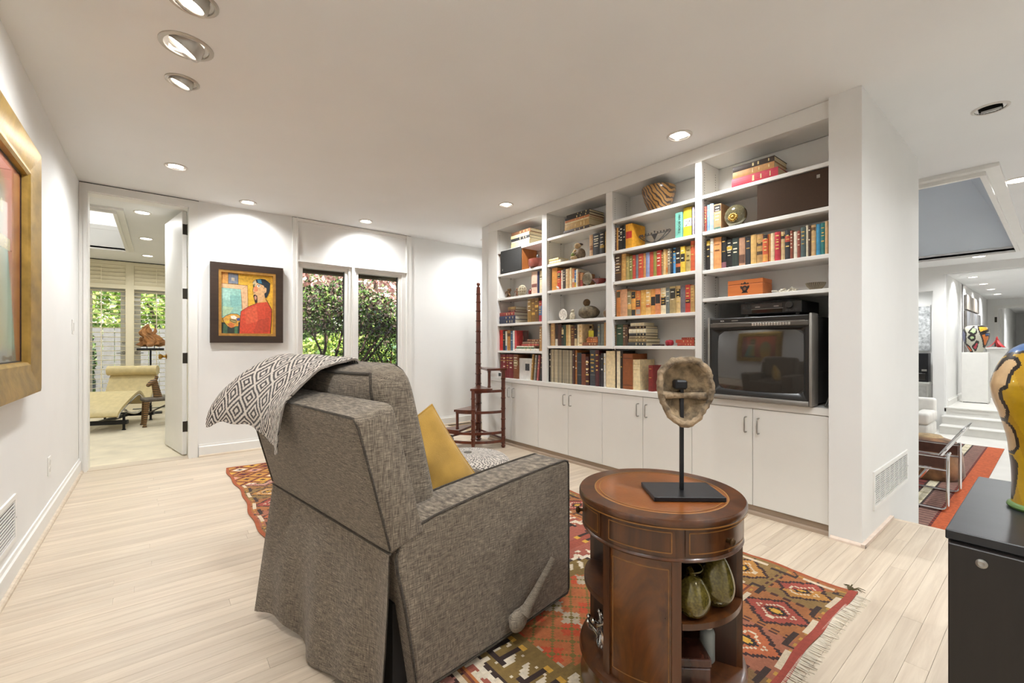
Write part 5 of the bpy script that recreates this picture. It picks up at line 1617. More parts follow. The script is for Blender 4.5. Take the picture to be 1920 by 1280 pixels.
pillow('mustard_cushion', 'plain mustard yellow square cushion on the recliner seat', chw((-.018, -.02, .535)), (Matrix.Rotation(CHA + R(-14), 3, 'Z') @ Matrix(((math.cos(R(31)), -math.sin(R(31)), 0), (0, 0, -1), (math.sin(R(31)), math.cos(R(31)), 0))) @ Matrix.Rotation(R(-6), 3, 'X')).to_euler(), .40, .15, MUST, seed=2)

# ================================================================== KILIM RUG
RX0, RX1, RY0, RY1 = .455, 2.345, .545, 4.50
def kilim():
    cs_ = .01
    xs = np.arange(RX0, RX1 + 1e-6, cs_); ys = np.arange(RY0, RY1 + 1e-6, cs_)
    X, Y = np.meshgrid((xs[:-1] + xs[1:]) / 2 - RX0, (ys[:-1] + ys[1:]) / 2 - RY0)
    W_, L_ = RX1 - RX0, RY1 - RY0
    L3 = lambda h: np.array(lin(h))
    C_ = np.zeros(X.shape + (3,)); C_[:] = L3('#9c5645')
    def put(mask, h): C_[mask] = L3(h)
    dx = np.minimum(X, W_ - X); dy = np.minimum(Y, L_ - Y)
    d = np.minimum(dx, dy)
    fx = np.where(X < W_ / 2, X, W_ - X)
    tri = lambda a, p: np.abs((a / p) % 1 - .5) * 2
    st = lambda a, q_: np.floor(a / q_) * q_
    # field: bands of red, with three hooked hexagons filled olive / orange
    field = d > .33
    put(field & (((Y / .07).astype(int) % 5) == 0), '#954a38')
    put(field & (((Y / .035).astype(int) % 11) == 3), '#b0664a')
    for k, (cy, c_in, c_mid) in enumerate(((.62, '#7f6636', '#b5683c'), (1.55, '#8a6a3a', '#a0452f'), (2.48, '#7f6636', '#b5683c'), (3.35, '#8a6a3a', '#a0452f'))):
        ux, uy = np.abs(X - W_ / 2), np.abs(Y - cy)
        hx = np.maximum(st(ux, .02) / .56, (st(uy, .02) + st(ux, .02) * .42) / .43)
        hook = (tri(np.arctan2(uy, ux) * 6.2, 1.0) > .45)
        put(field & (hx < 1.02) & (hx > .97), '#ddd0bb')
        put(field & (hx < 1.16) & (hx >= 1.02) & hook & (tri(X * 1.0 + Y, .075) > .35), '#d9cab2')
        put(field & (hx < .97) & (hx > .94), '#3a2a24')
        put(field & (hx <= .94), c_in)
        put(field & (hx <= .90) & (hx > .74) & hook & (tri(X * 1.0 - Y, .075) > .4), '#d9cab2')
        put(field & (hx < .62), c_mid)
        lat = (tri(X + Y, .10) < .18) | (tri(X - Y, .10) < .18)
        put(field & (hx < .62) & lat, '#7c6a34')
        chk = ((np.floor((X + Y) / .10) + np.floor((X - Y) / .10)) % 5 == 0)
        put(field & (hx < .62) & chk & ~lat, '#b5a48c')
        put(field & (hx < .62) & ((np.floor((X + Y) / .10) - 2 * np.floor((X - Y) / .10)) % 5 == 1) & ~lat, '#c2512f')
    # comb figures in dark brown with gold tips along the field edge
    for cy in np.arange(.42, L_ - .3, .31):
        for sx in (.44, W_ - .44):
            ux, uy = X - sx, Y - cy
            sgn = 1 if sx < 1 else -1
            ux = ux * sgn
            put(field & (np.abs(ux) < .014) & (np.abs(uy) < .12), '#33231e')
            arms_ = (tri(uy + .03, .06) > .62) & (ux > 0) & (ux < .09) & (np.abs(uy) < .13)
            put(field & arms_, '#33231e')
            put(field & (tri(uy + .03, .06) > .5) & (ux > .09) & (ux < .115) & (np.abs(uy) < .13), '#c99a3c')
            put(field & (tri(uy, .06) > .6) & (ux < -.02) & (ux > -.05) & (np.abs(uy) < .11), '#d9cab2')
    # white running hooks either side of the field
    for s0 in (.355, W_ - .355):
        zz = (np.abs(X - s0 - .028 * np.sign(np.sin(Y * 2 * PI / .13))) < .012) & (dy > .33)
        put(zz, '#d8c8b0')
        put((np.abs(X - s0) < .035) & (tri(Y, .065) < .2) & (dy > .33), '#d8c8b0')
    # main border: ochre ground with stepped triangles, lozenges and hooks
    bd = (d <= .33)
    put(bd, '#9c7440')
    al = np.where(dx < dy, Y, X)
    blk = np.floor(al / .265).astype(int)
    loc_ = (al / .265) % 1 - .5
    rd = st(d - .165, .01)
    lz = np.abs(st(loc_, .04)) * .31 * 1.0 + np.abs(rd) * .95
    pal = ['#9c6238', '#85683c', '#96673a', '#7e5f3c', '#9a5f46']
    for k in range(5): put(bd & (blk % 5 == k), pal[k])
    put(bd & (lz < .135) & (lz > .115), '#3a2320')
    for k, h in enumerate(('#9a4638', '#b07c3c', '#a97064', '#7a6a40', '#b0603a')): put(bd & (lz <= .115) & (blk % 5 == k), h)
    put(bd & (lz < .072) & (lz > .060), '#cdbba0')
    put(bd & (lz < .045), '#2f2320')
    put(bd & (lz < .022), '#c99a3c')
    hk = (np.abs(np.abs(loc_) * .265 - .126) < .006) & (np.abs(rd) < .12) & (tri(rd, .05) > .25)
    put(bd & hk, '#4a2a22')
    put(bd & (np.abs(np.abs(rd) - .105) < .007) & (np.abs(loc_) > .30), '#3a2a24')
    put(bd & (np.abs(np.abs(rd) - .13) < .007) & (tri(al, .05) > .5), '#b58a3c')
    put(bd & (np.abs(np.abs(rd) - .125) < .006) & (np.abs(loc_) < .22), '#cdbba0')
    put(bd & (np.abs(rd + loc_ * .4) < .008) & (np.abs(loc_) > .28), '#3a2a22')
    # far end: gold ground with maroon lattice, as at the far left corner
    far = (Y > L_ - .62) & (X < .9) & (d > .02)
    la = (tri(X * .9 + Y, .17) < .17) | (tri(X * .9 - Y, .17) < .17)
    put(far, '#bd853c')
    put(far & la, '#6a2822')
    cell = (np.floor((X * .9 + Y) / .17 + .5) * 3 + np.floor((X * .9 - Y) / .17 + .5) * 5).astype(int) % 6
    inn = (tri(X * .9 + Y, .17) > .42) & (tri(X * .9 - Y, .17) > .42)
    put(far & inn & (cell == 0), '#c98f86'); put(far & inn & (cell == 1), '#e0d4c4'); put(far & inn & (cell == 3), '#7f2c26'); put(far & inn & (cell == 4), '#d3a23e')
    put(far & (tri(X * .9 + Y, .17) > .75) & (tri(X * .9 - Y, .17) > .75), '#4a2420')
    # guard stripes
    put((d < .335) & (d > .318), '#b56d38')
    put((d < .318) & (d > .308), '#6f3a2c')
    put((d < .022), '#a0522f')
    put((Y < .03), '#9a4436')
    rs = np.random.RandomState(4)
    C_ *= (1 + .16 * (rs.rand(*X.shape) - .5) + .10 * (rs.rand(X.shape[0])[:, None] - .5))[..., None]
    return xs, ys, np.clip(C_ * .92, 0, 1)
kx_, ky_, kc = kilim()
rug = thing('kilim_rug', 'red and ochre kilim rug with white hooked figures under the recliner', 'rug', (0, 0, 0))
def wav(X, Y):
    e_ = np.minimum(np.minimum(X - RX0, RX1 - X), np.minimum(Y - RY0, RY1 - Y))
    out = .0006 * np.sin(X * 9) * np.sin(Y * 7)
    return out + np.where(e_ < .06, .004 * np.maximum(0, np.sin(X * 13 + Y * 17)) * (1 - e_ / .06), 0)
# slightly wavering edges
jx = kx_.copy(); jy = ky_.copy()
ro = grid_sheet('woven_field', jx, jy, .0062, M_attr('kilim_wool', .95, .5, 420, .12), rug, kc, .006, wav)
me = ro.data
co = np.empty(len(me.vertices) * 3, dtype=np.float32)
me.vertices.foreach_get('co', co)
co = co.reshape(-1, 3)
X_, Y_ = co[:, 0].copy(), co[:, 1].copy()
co[:, 0] += (.012 * np.sin(Y_ * 5.3 + 1) + .006 * np.sin(Y_ * 17)) * np.clip(np.abs(X_ - 1.4) - .55, 0, 1) * 2.2
co[:, 1] += (.012 * np.sin(X_ * 4.1) + .005 * np.sin(X_ * 19)) * np.clip(np.abs(Y_ - 2.5) - 1.6, 0, 1) * 2
me.vertices.foreach_set('co', co.ravel())
me.update()
fr = MB()
rr = random.Random(8)
x = RX0 + .02
while x < RX1 - .03:
    yb = RY0 + .012 * math.sin(x * 4.1) * .7
    L = rr.uniform(.022, .05)
    dx_ = rr.uniform(-.012, .012)
    fr.tube([(x, yb + .006, .005), (x + dx_ * .5, yb - L * .5, .0035), (x + dx_, yb - L, .002)], [.0022, .0018, .001], 4)
    x += rr.uniform(.004, .0065)
tag(fr.build('fringe', M('fringe_wool', '#e0d6c4', .95), rug), kind='stuff')
tsl = MB()
for k in range(16):
    a = rr.uniform(-1.2, .6)
    L = rr.uniform(.03, .08)
    tsl.tube([(RX1 - .02, RY0 + .03, .006), (RX1 + L * .5 * math.cos(a), RY0 + .03 + L * .5 * math.sin(a), .010), (RX1 + L * math.cos(a) - .02, RY0 + .03 + L * math.sin(a), .004)], [.003, .002, .001], 4)
tsl.build('corner_tassel', M('dark_olive_wool', '#4d4326', .95), rug)

# low ottoman with a patterned cover, beyond the recliner
g = thing('pouf_ottoman', 'low pouf with grey and white diamond-woven cover beyond the recliner arm', 'ottoman', (1.78, 2.74, .0085))
pr = [(.0, 0), (.25, 0), (.30, .03), (.325, .11), (.32, .18), (.28, .235), (.18, .258), (.08, .266), (.001, .268)]
o = MB()
nU, nV = 150, 60
pv = [Vector((a, 0, b_)) for a, b_ in pr]
o.grid(lambda u_, v_: (lambda p: (p.x * math.cos(2 * PI * u_), p.x * math.sin(2 * PI * u_), p.z))(cr(pv, v_)), nU, nV, cu=True)
po = o.build('woven_cover', WOVEN, g, 60)
ii, jj = np.meshgrid((np.arange(nU) + .5) / nU, (np.arange(nV) + .5) / nV)
paint_mesh(po, (diamond_cols(ii * 14, jj * 9) * .8 + np.array(lin('#d8d2c8')) * .2).reshape(-1, 3))
MB().lathe([(.03, .266), (.03, .272), (0, .274)], 16).build('centre_button', M('grey_button', '#6d665e', .8), g, 50)
# ================================================================== DRUM TABLE
TC = (1.24, 0.80, .0085)
TR_, TT = .250, .598
MAHO = M_wood('mahogany', '#2e170a', '#5e3516', 7, (1, 1, .12), .28, 2.5, coat=.35)
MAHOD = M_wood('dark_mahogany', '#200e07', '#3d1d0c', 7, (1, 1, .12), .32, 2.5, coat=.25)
LEATH = M('tooled_tan_leather', '#7c461f', .28, var=.14, scale=9, coat=.25, bump=.05, bscale=150)
INLAY = M('satinwood_inlay', '#7f5526', .35, var=.1, scale=40)
g = thing('drum_table', 'round mahogany drum table with tan leather top and open shelves', 'side table', TC)
tp = MB().lathe([(.0, TT - .024), (TR_ - .004, TT - .024), (TR_, TT - .018), (TR_, TT - .006), (TR_ - .004, TT), (TR_ * .80, TT), (TR_ * .795, TT - .0012)], 72, cap=False).build('table_top', MAHO, g, 35)
MB().lathe([(TR_ * .80, TT - .0011), (TR_ * .40, TT - .0008), (0, TT - .0008)], 72, cap=False).build('leather_inset', LEATH, tp, 35)
for rr_, wd_ in ((.795, .0022), (.74, .0016)):
    MB().lathe([(TR_ * rr_ - wd_, TT + .0002), (TR_ * rr_ + wd_, TT + .0002)], 72, cap=False).build('inlay_ring', M('gold_tooling', '#94662f', .4, .2), tp)
MB().lathe([(TR_ + .0004, TT - .0235), (TR_ + .0004, TT - .0195)], 72, cap=False).build('edge_line', INLAY, tp)
RB = .240
# frieze with drawer fronts
FZ0, FZ1 = TT - .115, TT - .0245
fz = MB().lathe([(RB - .004, FZ0), (RB - .004, FZ1)], 72, cap=False)
fz.lathe([(RB - .03, FZ1), (RB - .03, FZ0), (RB - .002, FZ0), (RB + .0005, FZ0 + .004), (RB - .002, FZ0 + .008), (RB - .004, FZ0 + .010)], 72, cap=False)
fz.build('frieze', MAHO, g, 35)
A_CL = [(R(-187), R(-134)), (R(-67), R(-14)), (R(53), R(106))]         # solid panels
A_OP = [(R(-134), R(-67)), (R(-14), R(53)), (R(106), R(173))]          # open niches
def arcbox(a0, a1, r0, r1, z0, z1, n=20, mi=0):
    mb = MB()
    prof = [(r1, z0), (r1, z1), (r0, z1), (r0, z0), (r1, z0)]
    mb.lathe(prof, n, a0=a0, a1=a1, cap=False)
    k = n + 1
    for i in (0, n):
        mb.f.append(tuple(j * k + i for j in range(4)) if i else tuple(j * k + i for j in range(3, -1, -1)))
        mb.m.append(mi)
    return mb
def frame_line(a0, a1, z0, z1, r, name, par, m=INLAY, t=.0016):
    mb = MB()
    for z in (z0, z1): mb.lathe([(r, z - t), (r, z + t)], 20, a0=a0, a1=a1, cap=False)
    for a in (a0, a1): mb.lathe([(r, z0), (r, z1)], 1, a0=a - t / r, a1=a + t / r, cap=False)
    mb.build(name, m, par)
drw = [(-184, -137, False), (-131, -70, True), (-64, -17, False), (-11, 50, True), (56, 103, False), (109, 170, True)]
for a0, a1, kb in drw:
    d = arcbox(R(a0), R(a1), RB - .006, RB - .0005, FZ0 + .016, FZ1 - .004).build('drawer_front', MAHO, g, 35)
    frame_line(R(a0 + 2.5), R(a1 - 2.5), FZ0 + .024, FZ1 - .012, RB + .0003, 'inlay_line', d)
    if kb:
        a = R((a0 + a1) / 2)
        k_ = MB().lathe([(.005, 0), (.005, .008), (.010, .013), (.011, .018), (.007, .022), (0, .023)], 14)
        k_.xf(Matrix.Translation((RB * math.cos(a), RB * math.sin(a), (FZ0 + FZ1) / 2 + .004)) @ Matrix.Rotation(a, 4, 'Z') @ Matrix.Rotation(R(90), 4, 'Y'))
        k_.build('knob', M('dark_brass_knob', '#4a3318', .4, .6), d, 40)
BZ = .115
for a0, a1 in A_CL:
    arcbox(a0, a1, RB - .020, RB - .010, BZ, FZ0, 20).build('door_panel', M_wood('flame_mahogany', '#351b0b', '#74441c', 4.5, (1, 1, .35), .25, 4, coat=.4), g, 35)
    frame_line(a0 + R(7), a1 - R(7), BZ + .028, FZ0 - .025, RB - .0096, 'inlay_line', g)
    for a in (a0 + R(2.2), a1 - R(2.2)):
        arcbox(a - R(2.9), a + R(2.9), RB - .030, RB - .004, BZ, FZ0, 3).build('stile', MAHO, g, 35)
# inner partitions, shelf, plinth
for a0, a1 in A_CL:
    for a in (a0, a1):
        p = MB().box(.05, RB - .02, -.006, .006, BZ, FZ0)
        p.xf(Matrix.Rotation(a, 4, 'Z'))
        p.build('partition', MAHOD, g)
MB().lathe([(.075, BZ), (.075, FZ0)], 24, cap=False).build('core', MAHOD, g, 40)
for a0, a1 in A_OP:
    arcbox(a0 + R(1.5), a1 - R(1.5), .06, RB - .006, .302, .319, 36).build('shelf', MAHO, g, 35)
MB().lathe([(0, BZ), (RB - .004, BZ), (RB + .006, BZ - .006), (RB + .010, BZ - .02), (RB + .002, BZ - .034), (RB - .002, BZ - .06), (RB + .006, .012), (RB + .004, 0), (0, 0)], 72).build('plinth', MAHO, g, 35)
# --- things in and on the table
tw = lambda x, y, z: (TC[0] + x, TC[1] + y, TC[2] + z)
GLD = M('gold_flecked_green_glass', '#5f5424', .14, .3, var=.22, scale=160, coat=.6)
SHZ_T = .3195
def gourd(label, loc, hgt, r, lean, seed, dimple):
    gg = thing('glass_gourd', label, 'glass fruit', loc)
    gg.rotation_euler = (R(lean), R(-lean * .4), R(40 * seed))
    if dimple:
        pr_ = [(.0, .004), (r * .45, .0), (r * .85, hgt * .14), (r, hgt * .36), (r * .92, hgt * .58), (r * .62, hgt * .80), (r * .36, hgt * .90), (.0, hgt * .93)]
    else:
        pr_ = [(.0, .003), (r * .45, .0), (r * .88, hgt * .16), (r, hgt * .38), (r * .84, hgt * .62), (r * .50, hgt * .86), (r * .18, hgt * .97), (.0, hgt)]
    pv_ = [Vector((a, 0, b_)) for a, b_ in pr_]
    mb = MB()
    mb.grid(lambda u_, v_: (lambda p: (max(p.x, 0) * (1 + .03 * math.cos(8 * PI * 2 * u_ / 2)) * math.cos(2 * PI * u_), max(p.x, 0) * (1 + .03 * math.cos(8 * PI * 2 * u_ / 2)) * math.sin(2 * PI * u_), p.z))(cr(pv_, v_)), 36, 24, cu=True)
    mb.build('body', GLD, gg, 60)
    if dimple:
        MB().tube([(0, 0, hgt * .90), (.006, 0, hgt * .97), (.018, .004, hgt)], [.010, .007, .009], 8).build('stem', GLD, gg, 60)
        MB().tube([(.015 + .02 * math.cos(t), .02 * math.sin(t) - .01, hgt * .90 + .004 * t) for t in [k * .5 for k in range(14)]], .0022, 6).build('tendril', GLD, gg, 60)
    else:
        sp = [tuple(Vector((cr(pv_, .12 + .85 * k / 14).x * math.cos(-.75 + .25 * math.sin(k / 14 * 3)), cr(pv_, .12 + .85 * k / 14).x * math.sin(-.75 + .25 * math.sin(k / 14 * 3)), cr(pv_, .12 + .85 * k / 14).z))) for k in range(15)]
        ridge = MB().tube(sp, [.003 + .006 * math.sin(PI * k / 14) for k in range(15)], 6)
        ridge.build('leaf_ridge', GLD, gg, 60)
gourd('small round gold-green glass gourd on the drum table shelf', (1.143, .634, TC[2] + SHZ_T), .115, .046, 0, 1, True)
gourd('taller pear-shaped gold-green glass gourd on the drum table shelf', (1.243, .622, TC[2] + SHZ_T), .150, .052, 3, 2, False)
sb = (1.283, .664, TC[2] + BZ + .0006)
g2 = thing('spray_bottle', 'small frosted spray bottle with white pump in the drum table', 'bottle', sb)
MB().lathe([(0, 0), (.019, 0), (.021, .004), (.021, .082), (.018, .092), (.012, .096), (.012, .10)], 22, cap=False).build('bottle', M('frosted_plastic', '#8f938f', .4, var=.03), g2, 50)
MB().lathe([(.0135, .097), (.0135, .118), (.011, .122), (.008, .124), (.008, .136), (.009, .138), (.009, .150), (0, .152)], 18).build('pump', M('white_pump', '#d9d8d4', .4), g2, 50)
b = MB().tube([(0, 0, .146), (-.016, -.006, .146)], .0035, 8)
b.build('nozzle', M('white_pump', '#d9d8d4', .4), g2)
g2 = thing('lacquer_box', 'dark mottled lidded box on the bottom shelf of the drum table', 'box', (1.172, .668, TC[2] + BZ + .0006), R(-42))
BXM = M('mottled_tortoise_lacquer', '#2c1710', .25, var=1.2, scale=26, stretch=(1, 1, .3), coat=.3)
MB().rbox(-.052, .052, -.045, .045, 0, .055, .003, 1).build('box_base', BXM, g2)
MB().rbox(-.054, .054, -.047, .047, .0565, .082, .005, 2).build('lid', BXM, g2)
g2 = thing('silver_twig_ornament', 'shiny tangled silver twig ornament in left niche of drum table', 'ornament', (TC[0] + .178 * math.cos(R(-213)), TC[1] + .178 * math.sin(R(-213)), TC[2] + BZ + .0006))
rr = random.Random(21)
for k in range(13):
    p = Vector((rr.uniform(-.02, .02), rr.uniform(-.02, .02), 0))
    pts = [tuple(p)]
    dr_ = Vector((rr.uniform(-.5, .5), rr.uniform(-.5, .5), 1)).normalized()
    for j in range(5):
        p = p + dr_ * rr.uniform(.016, .03)
        dr_ = (dr_ + Vector((rr.uniform(-.9, .9), rr.uniform(-.9, .9), rr.uniform(-.3, .5)))).normalized()
        p.z = max(p.z, .004)
        q_ = Vector((p.x, p.y))
        if q_.length > .05: p.x, p.y = p.x * .05 / q_.length, p.y * .05 / q_.length
        pts.append(tuple(p))
    MB().tube(pts, .0045, 6).ball(pts[-1], .007, 8, 6).build('twig', CHROME, g2, 60)
# --- mask on a stand
mb0 = az_(1212, 910, TC[2] + TT + .014)
MC_ = (1.262, .735, TC[2] + TT + .0006)
ma = math.atan2(.613 - .745, 1.283 - 1.126)
g2 = thing('mask_on_stand', 'carved tan stone mask fragment held on a black metal stand', 'sculpture', MC_, ma)
MB().rbox(-.105, .105, -.072, .072, 0, .013, .001, 1).build('base_plate', BLACKM, g2)
MB().rbox(-.0055, .0055, -.0055, .0055, .013, .345, .001, 1).build('rod', BLACKM, g2)
MB().rbox(-.026, .010, -.026, .020, .324, .352, .005, 1).build('clamp', BLACKM, g2)
# the mask: a hollow shell, broad on top, narrowing to the chin; concave back towards the camera
MZ, MHt, MWd = .205, .218, .086
STONE = M('weathered_mask_stone', '#85725a', .85, var=.38, scale=26, bump=.7, bscale=70)
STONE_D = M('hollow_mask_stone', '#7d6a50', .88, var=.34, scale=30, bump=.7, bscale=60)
def mask_r(t):
    """outline radius factor by angle (0 = right, 90 = up)"""
    c_, s_ = math.cos(t), math.sin(t)
    e_ = 3.1 if s_ > 0 else 2.4
    rx = MWd * ((1.0 if s_ > 0 else 1 - .34 * (-s_) ** 1.5) + .05 * c_)
    rz = MHt / 2
    k = (abs(c_ / rx) ** e_ + abs(s_ / rz) ** e_) ** (-1 / e_)
    return k * (1 + .020 * math.sin(5 * t + .7) + .016 * math.sin(11 * t) + .010 * math.sin(23 * t + 1))
def mask_pt(t, f_, y):
    k = mask_r(t) * f_
    return (k * math.cos(t) + .004, y, MZ + MHt / 2 + k * math.sin(t))
rings = [(0.02, .062), (.35, .060), (.62, .050), (.84, .028), (.97, .002), (1.0, -.012), (.97, -.020), (.86, -.023), (.80, -.016), (.72, -.002), (.45, .006), (.02, .008)]
mm = MB()
nt_ = 56
rr = random.Random(2)
for f_, y in rings:
    for k in range(nt_):
        t = 2 * PI * k / nt_
        jit = 1 + rr.uniform(-.02, .02)
        mm.v.append(mask_pt(t, f_ * jit, y + rr.uniform(-.0018, .0018)))
for j in range(len(rings) - 1):
    for k in range(nt_):
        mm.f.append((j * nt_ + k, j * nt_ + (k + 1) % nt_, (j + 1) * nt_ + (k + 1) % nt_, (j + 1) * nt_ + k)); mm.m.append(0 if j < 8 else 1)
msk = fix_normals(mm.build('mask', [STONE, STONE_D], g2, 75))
# crossbar of stone inside the hollow and a darker patch painting the mouth hollow's shade
b = MB().tube([(-.068, -.012, MZ + MHt * .465), (-.02, -.001, MZ + MHt * .455), (.02, -.001, MZ + MHt * .45), (.070, -.011, MZ + MHt * .445)], [.013, .010, .010, .013], 10)
b.build('inner_ridge', STONE, msk, 60)
MB().ball((.002, .006, MZ + MHt * .27), (.052, .003, .036), 18, 10).build('mouth_shade', M('shadowy_stone', '#75634b', .9, var=.25, scale=30), msk, 60)
MB().tube([(0.0, -.002, .338), (0, .02, .338)], .006, 8).build('mount_pin', BLACKM, g2)

# ================================================================== LIBRARY STEPS
PC = Vector((2.797, 4.09, 0.0))
LS = .448
CHER = M_wood('cherry_wood', '#421a0d', '#692f17', 9, (1, 1, .12), .3, 1.5, coat=.4)
g = thing('library_steps', 'spiral cherry-wood library steps with a tall turned pole', 'library steps', tuple(PC))
def turned(mb, x, y, z0, z1, r, ringz, taper=1.0):
    zs = [(z0, r * .55), (z0 + .004, r * .8), (z0 + .022, r * 1.12), (z0 + .034, r * .72), (z0 + .045, r)]
    for z in sorted(ringz):
        if z0 + .05 < z < z1 - .01:
            k = 1 - (1 - taper) * (z - z0) / (z1 - z0)
            zs += [(z - .010, r * k), (z - .007, r * k * 1.22), (z - .002, r * k * 1.26), (z, r * k * 1.05), (z + .004, r * k * 1.22), (z + .008, r * k)]
    zs += [(z1, r * taper)]
    mb.lathe([(b_, a) for a, b_ in zs], 14, (x, y))
def pt(a, rad=LS): return (rad * math.cos(R(a)), rad * math.sin(R(a)))
ANG = [-89, -110, -131, -153, -175]
STZ = [.826, .622, .405, .195]
pm = MB()
turned(pm, 0, 0, 0, 1.715, .034, [.2, .31, .42, .53, .64, .75, .86, .98, 1.10, 1.22, 1.34, 1.45, 1.55, 1.64], .64)
pm.lathe([(.012, 1.715), (.013, 1.72), (.008, 1.725), (.017, 1.735), (.021, 1.748), (.016, 1.762), (0, 1.768)], 14)
pm.build('centre_pole', CHER, g, 45)
for a, top in ((-89, .81), (-131, .605), (-175, .18)):
    lm = MB(); turned(lm, *pt(a), 0, top, .021, [.11, .2, .3, .41, .52, .62, .72]); lm.build('leg', CHER, g, 45)
for a, z0, z1 in ((-110, .63, .81), (-153, .203, .39)):
    lm = MB(); lm.lathe([(.016, z0), (.0185, z0 + .012), (.015, z0 + .022), (.015, z1 - .03), (.0185, z1 - .018), (.016, z1)], 12, pt(a)); lm.build('baluster', CHER, g, 45)
for k, z in enumerate(STZ):
    a0, a1 = ANG[k] + 3.5, ANG[k + 1] - 3.5
    n = 8
    poly = [(0.02 * math.cos(R((a0 + a1) / 2)), .02 * math.sin(R((a0 + a1) / 2)))] + [pt(a0 + (a1 - a0) * i / n, LS + .022) for i in range(n + 1)]
    t = MB().prism(poly, z - .022, z, 'z')
    fix_normals(t.build('tread', CHER, g))
def rail(a0, a1, z, hgt=.026, th=.02):
    mb = MB().lathe([(LS - th / 2, z - hgt), (LS + th / 2, z - hgt), (LS + th / 2, z), (LS - th / 2, z), (LS - th / 2, z - hgt)], 16, a0=R(a1), a1=R(a0), cap=False)
    mb.build('curved_rail', CHER, g, 40)
for a0, a1, z in ((-89, -131, .605), (-89, -153, .39), (-89, -175, .175), (-89, -175, .085)): rail(a0, a1, z)
for a, z in ((-89, .125), (-131, .125), (-175, .125)):
    x, y = pt(a, LS - .01)
    MB().tube([(0, 0, z), (x, y, z - .03)], .011, 8).build('stretcher', CHER, g, 50)

# ================================================================== PAINTINGS
g = thing('portrait_painting', 'framed painting of a man in red beside an easel on the back wall', 'painting', (.703, YB - .001, 1.09))
PW_, PH_ = .633, .782
dk = M_wood('ebonised_frame', '#2a1d15', '#3d2c20', 10, (.1, 1, 1), .4)
fw = .068
fr = MB()
fr.box(-PW_ / 2, -PW_ / 2 + fw, -.050, -.004, 0, PH_).box(PW_ / 2 - fw, PW_ / 2, -.050, -.004, 0, PH_).box(-PW_ / 2 + fw, PW_ / 2 - fw, -.050, -.004, 0, fw).box(-PW_ / 2 + fw, PW_ / 2 - fw, -.050, -.004, PH_ - fw, PH_)
fr.build('outer_frame', dk, g)
gd = MB()
gw = .024
a0, a1, b0, b1 = -PW_ / 2 + fw, PW_ / 2 - fw, fw, PH_ - fw
for (x0, x1, z0, z1) in ((a0, a0 + gw, b0, b1), (a1 - gw, a1, b0, b1), (a0 + gw, a1 - gw, b0, b0 + gw), (a0 + gw, a1 - gw, b1 - gw, b1)):
    gd.box(x0, x1, -.046, -.004, z0, z1)
gd.build('gold_slip', M('gold_slip', '#b98a48', .35, .6, var=.1, scale=30), g)
a0 += gw; a1 -= gw; b0 += gw; b1 -= gw
def cpt(px, py):
    """canvas point from the painting's own left-right, top-bottom fractions"""
    fx_ = (px - 222) / (905 - 222)
    top = 262 + (310 - 262) * fx_
    bot = 1052 + (1066 - 1052) * fx_
    return (a0 + (a1 - a0) * min(max(fx_, 0), 1), b1 - (b1 - b0) * min(max((py - top) / (bot - top), 0), 1))
PC_ = {}
def pcol(h):
    return M('oil_' + h.lstrip('#'), h, .55, var=.10, scale=45, bump=.25, bscale=160)
lay = [0]
cv = MB()
cmats = []
def poly(pts, h, close=False):
    m = pcol(h)
    if m not in cmats: cmats.append(m)
    lay[0] += 1
    y = -.0185 - lay[0] * .00012
    p2 = [cpt(*p) for p in pts]
    cv.add([(x, y, z) for x, z in p2], [tuple(range(len(p2)))], cmats.index(m))
def line(pts, wd, h='#2a211c'):
    m = pcol(h)
    if m not in cmats: cmats.append(m)
    lay[0] += 1
    y = -.0185 - lay[0] * .00012
    p2 = [Vector(cpt(*p)) for p in pts]
    for i in range(len(p2) - 1):
        d = (p2[i + 1] - p2[i])
        if d.length < 1e-6: continue
        nrm = Vector((-d.y, d.x)).normalized() * wd / 2
        e_ = d.normalized() * wd * .3
        q_ = [p2[i] - nrm - e_, p2[i + 1] - nrm + e_, p2[i + 1] + nrm + e_, p2[i] + nrm - e_]
        cv.add([(p.x, y, p.y) for p in q_], [(0, 1, 2, 3)], cmats.index(m))
cmats.append(pcol('#d9a834'))
cv.box(a0 - .004, a1 + .004, -.0185, -.006, b0 - .004, b1 + .004)
poly([(222, 262), (310, 262), (310, 405), (222, 405)], '#d79a4e')
poly([(312, 270), (438, 285), (438, 415), (312, 405)], '#7d8494'); poly([(350, 330), (392, 335), (390, 375), (352, 370)], '#c9b9a2'); line([(312, 270), (438, 285), (438, 415), (312, 405), (312, 270)], .003)
poly([(222, 405), (560, 432), (568, 720), (480, 750), (470, 480), (222, 462)], '#dcae84'); line([(222, 405), (560, 432), (568, 720)], .003); line([(222, 462), (470, 482), (490, 740)], .003); line([(500, 470), (558, 432)], .002)
poly([(222, 462), (470, 482), (485, 745), (465, 840), (222, 850)], '#8fbcae'); poly([(230, 480), (340, 500), (330, 640), (235, 600)], '#a3cbbd'); poly([(330, 560), (465, 560), (470, 700), (350, 720)], '#7fb0a8'); poly([(240, 700), (380, 720), (330, 800), (235, 830)], '#a9c4a0')
poly([(222, 910), (465, 910), (465, 1056), (222, 1056)], '#2a3430'); poly([(250, 930), (300, 935), (300, 1056), (245, 1056)], '#3f6048'); poly([(390, 960), (430, 960), (430, 1056), (390, 1056)], '#46704c')
poly([(240, 860), (280, 825), (345, 800), (420, 800), (470, 830), (450, 900), (420, 960), (350, 985), (300, 960), (255, 905)], '#d29c44'); line([(240, 860), (280, 825), (345, 800), (420, 800), (470, 830)], .004); line([(240, 860), (255, 905), (300, 960), (350, 985), (420, 960)], .004)
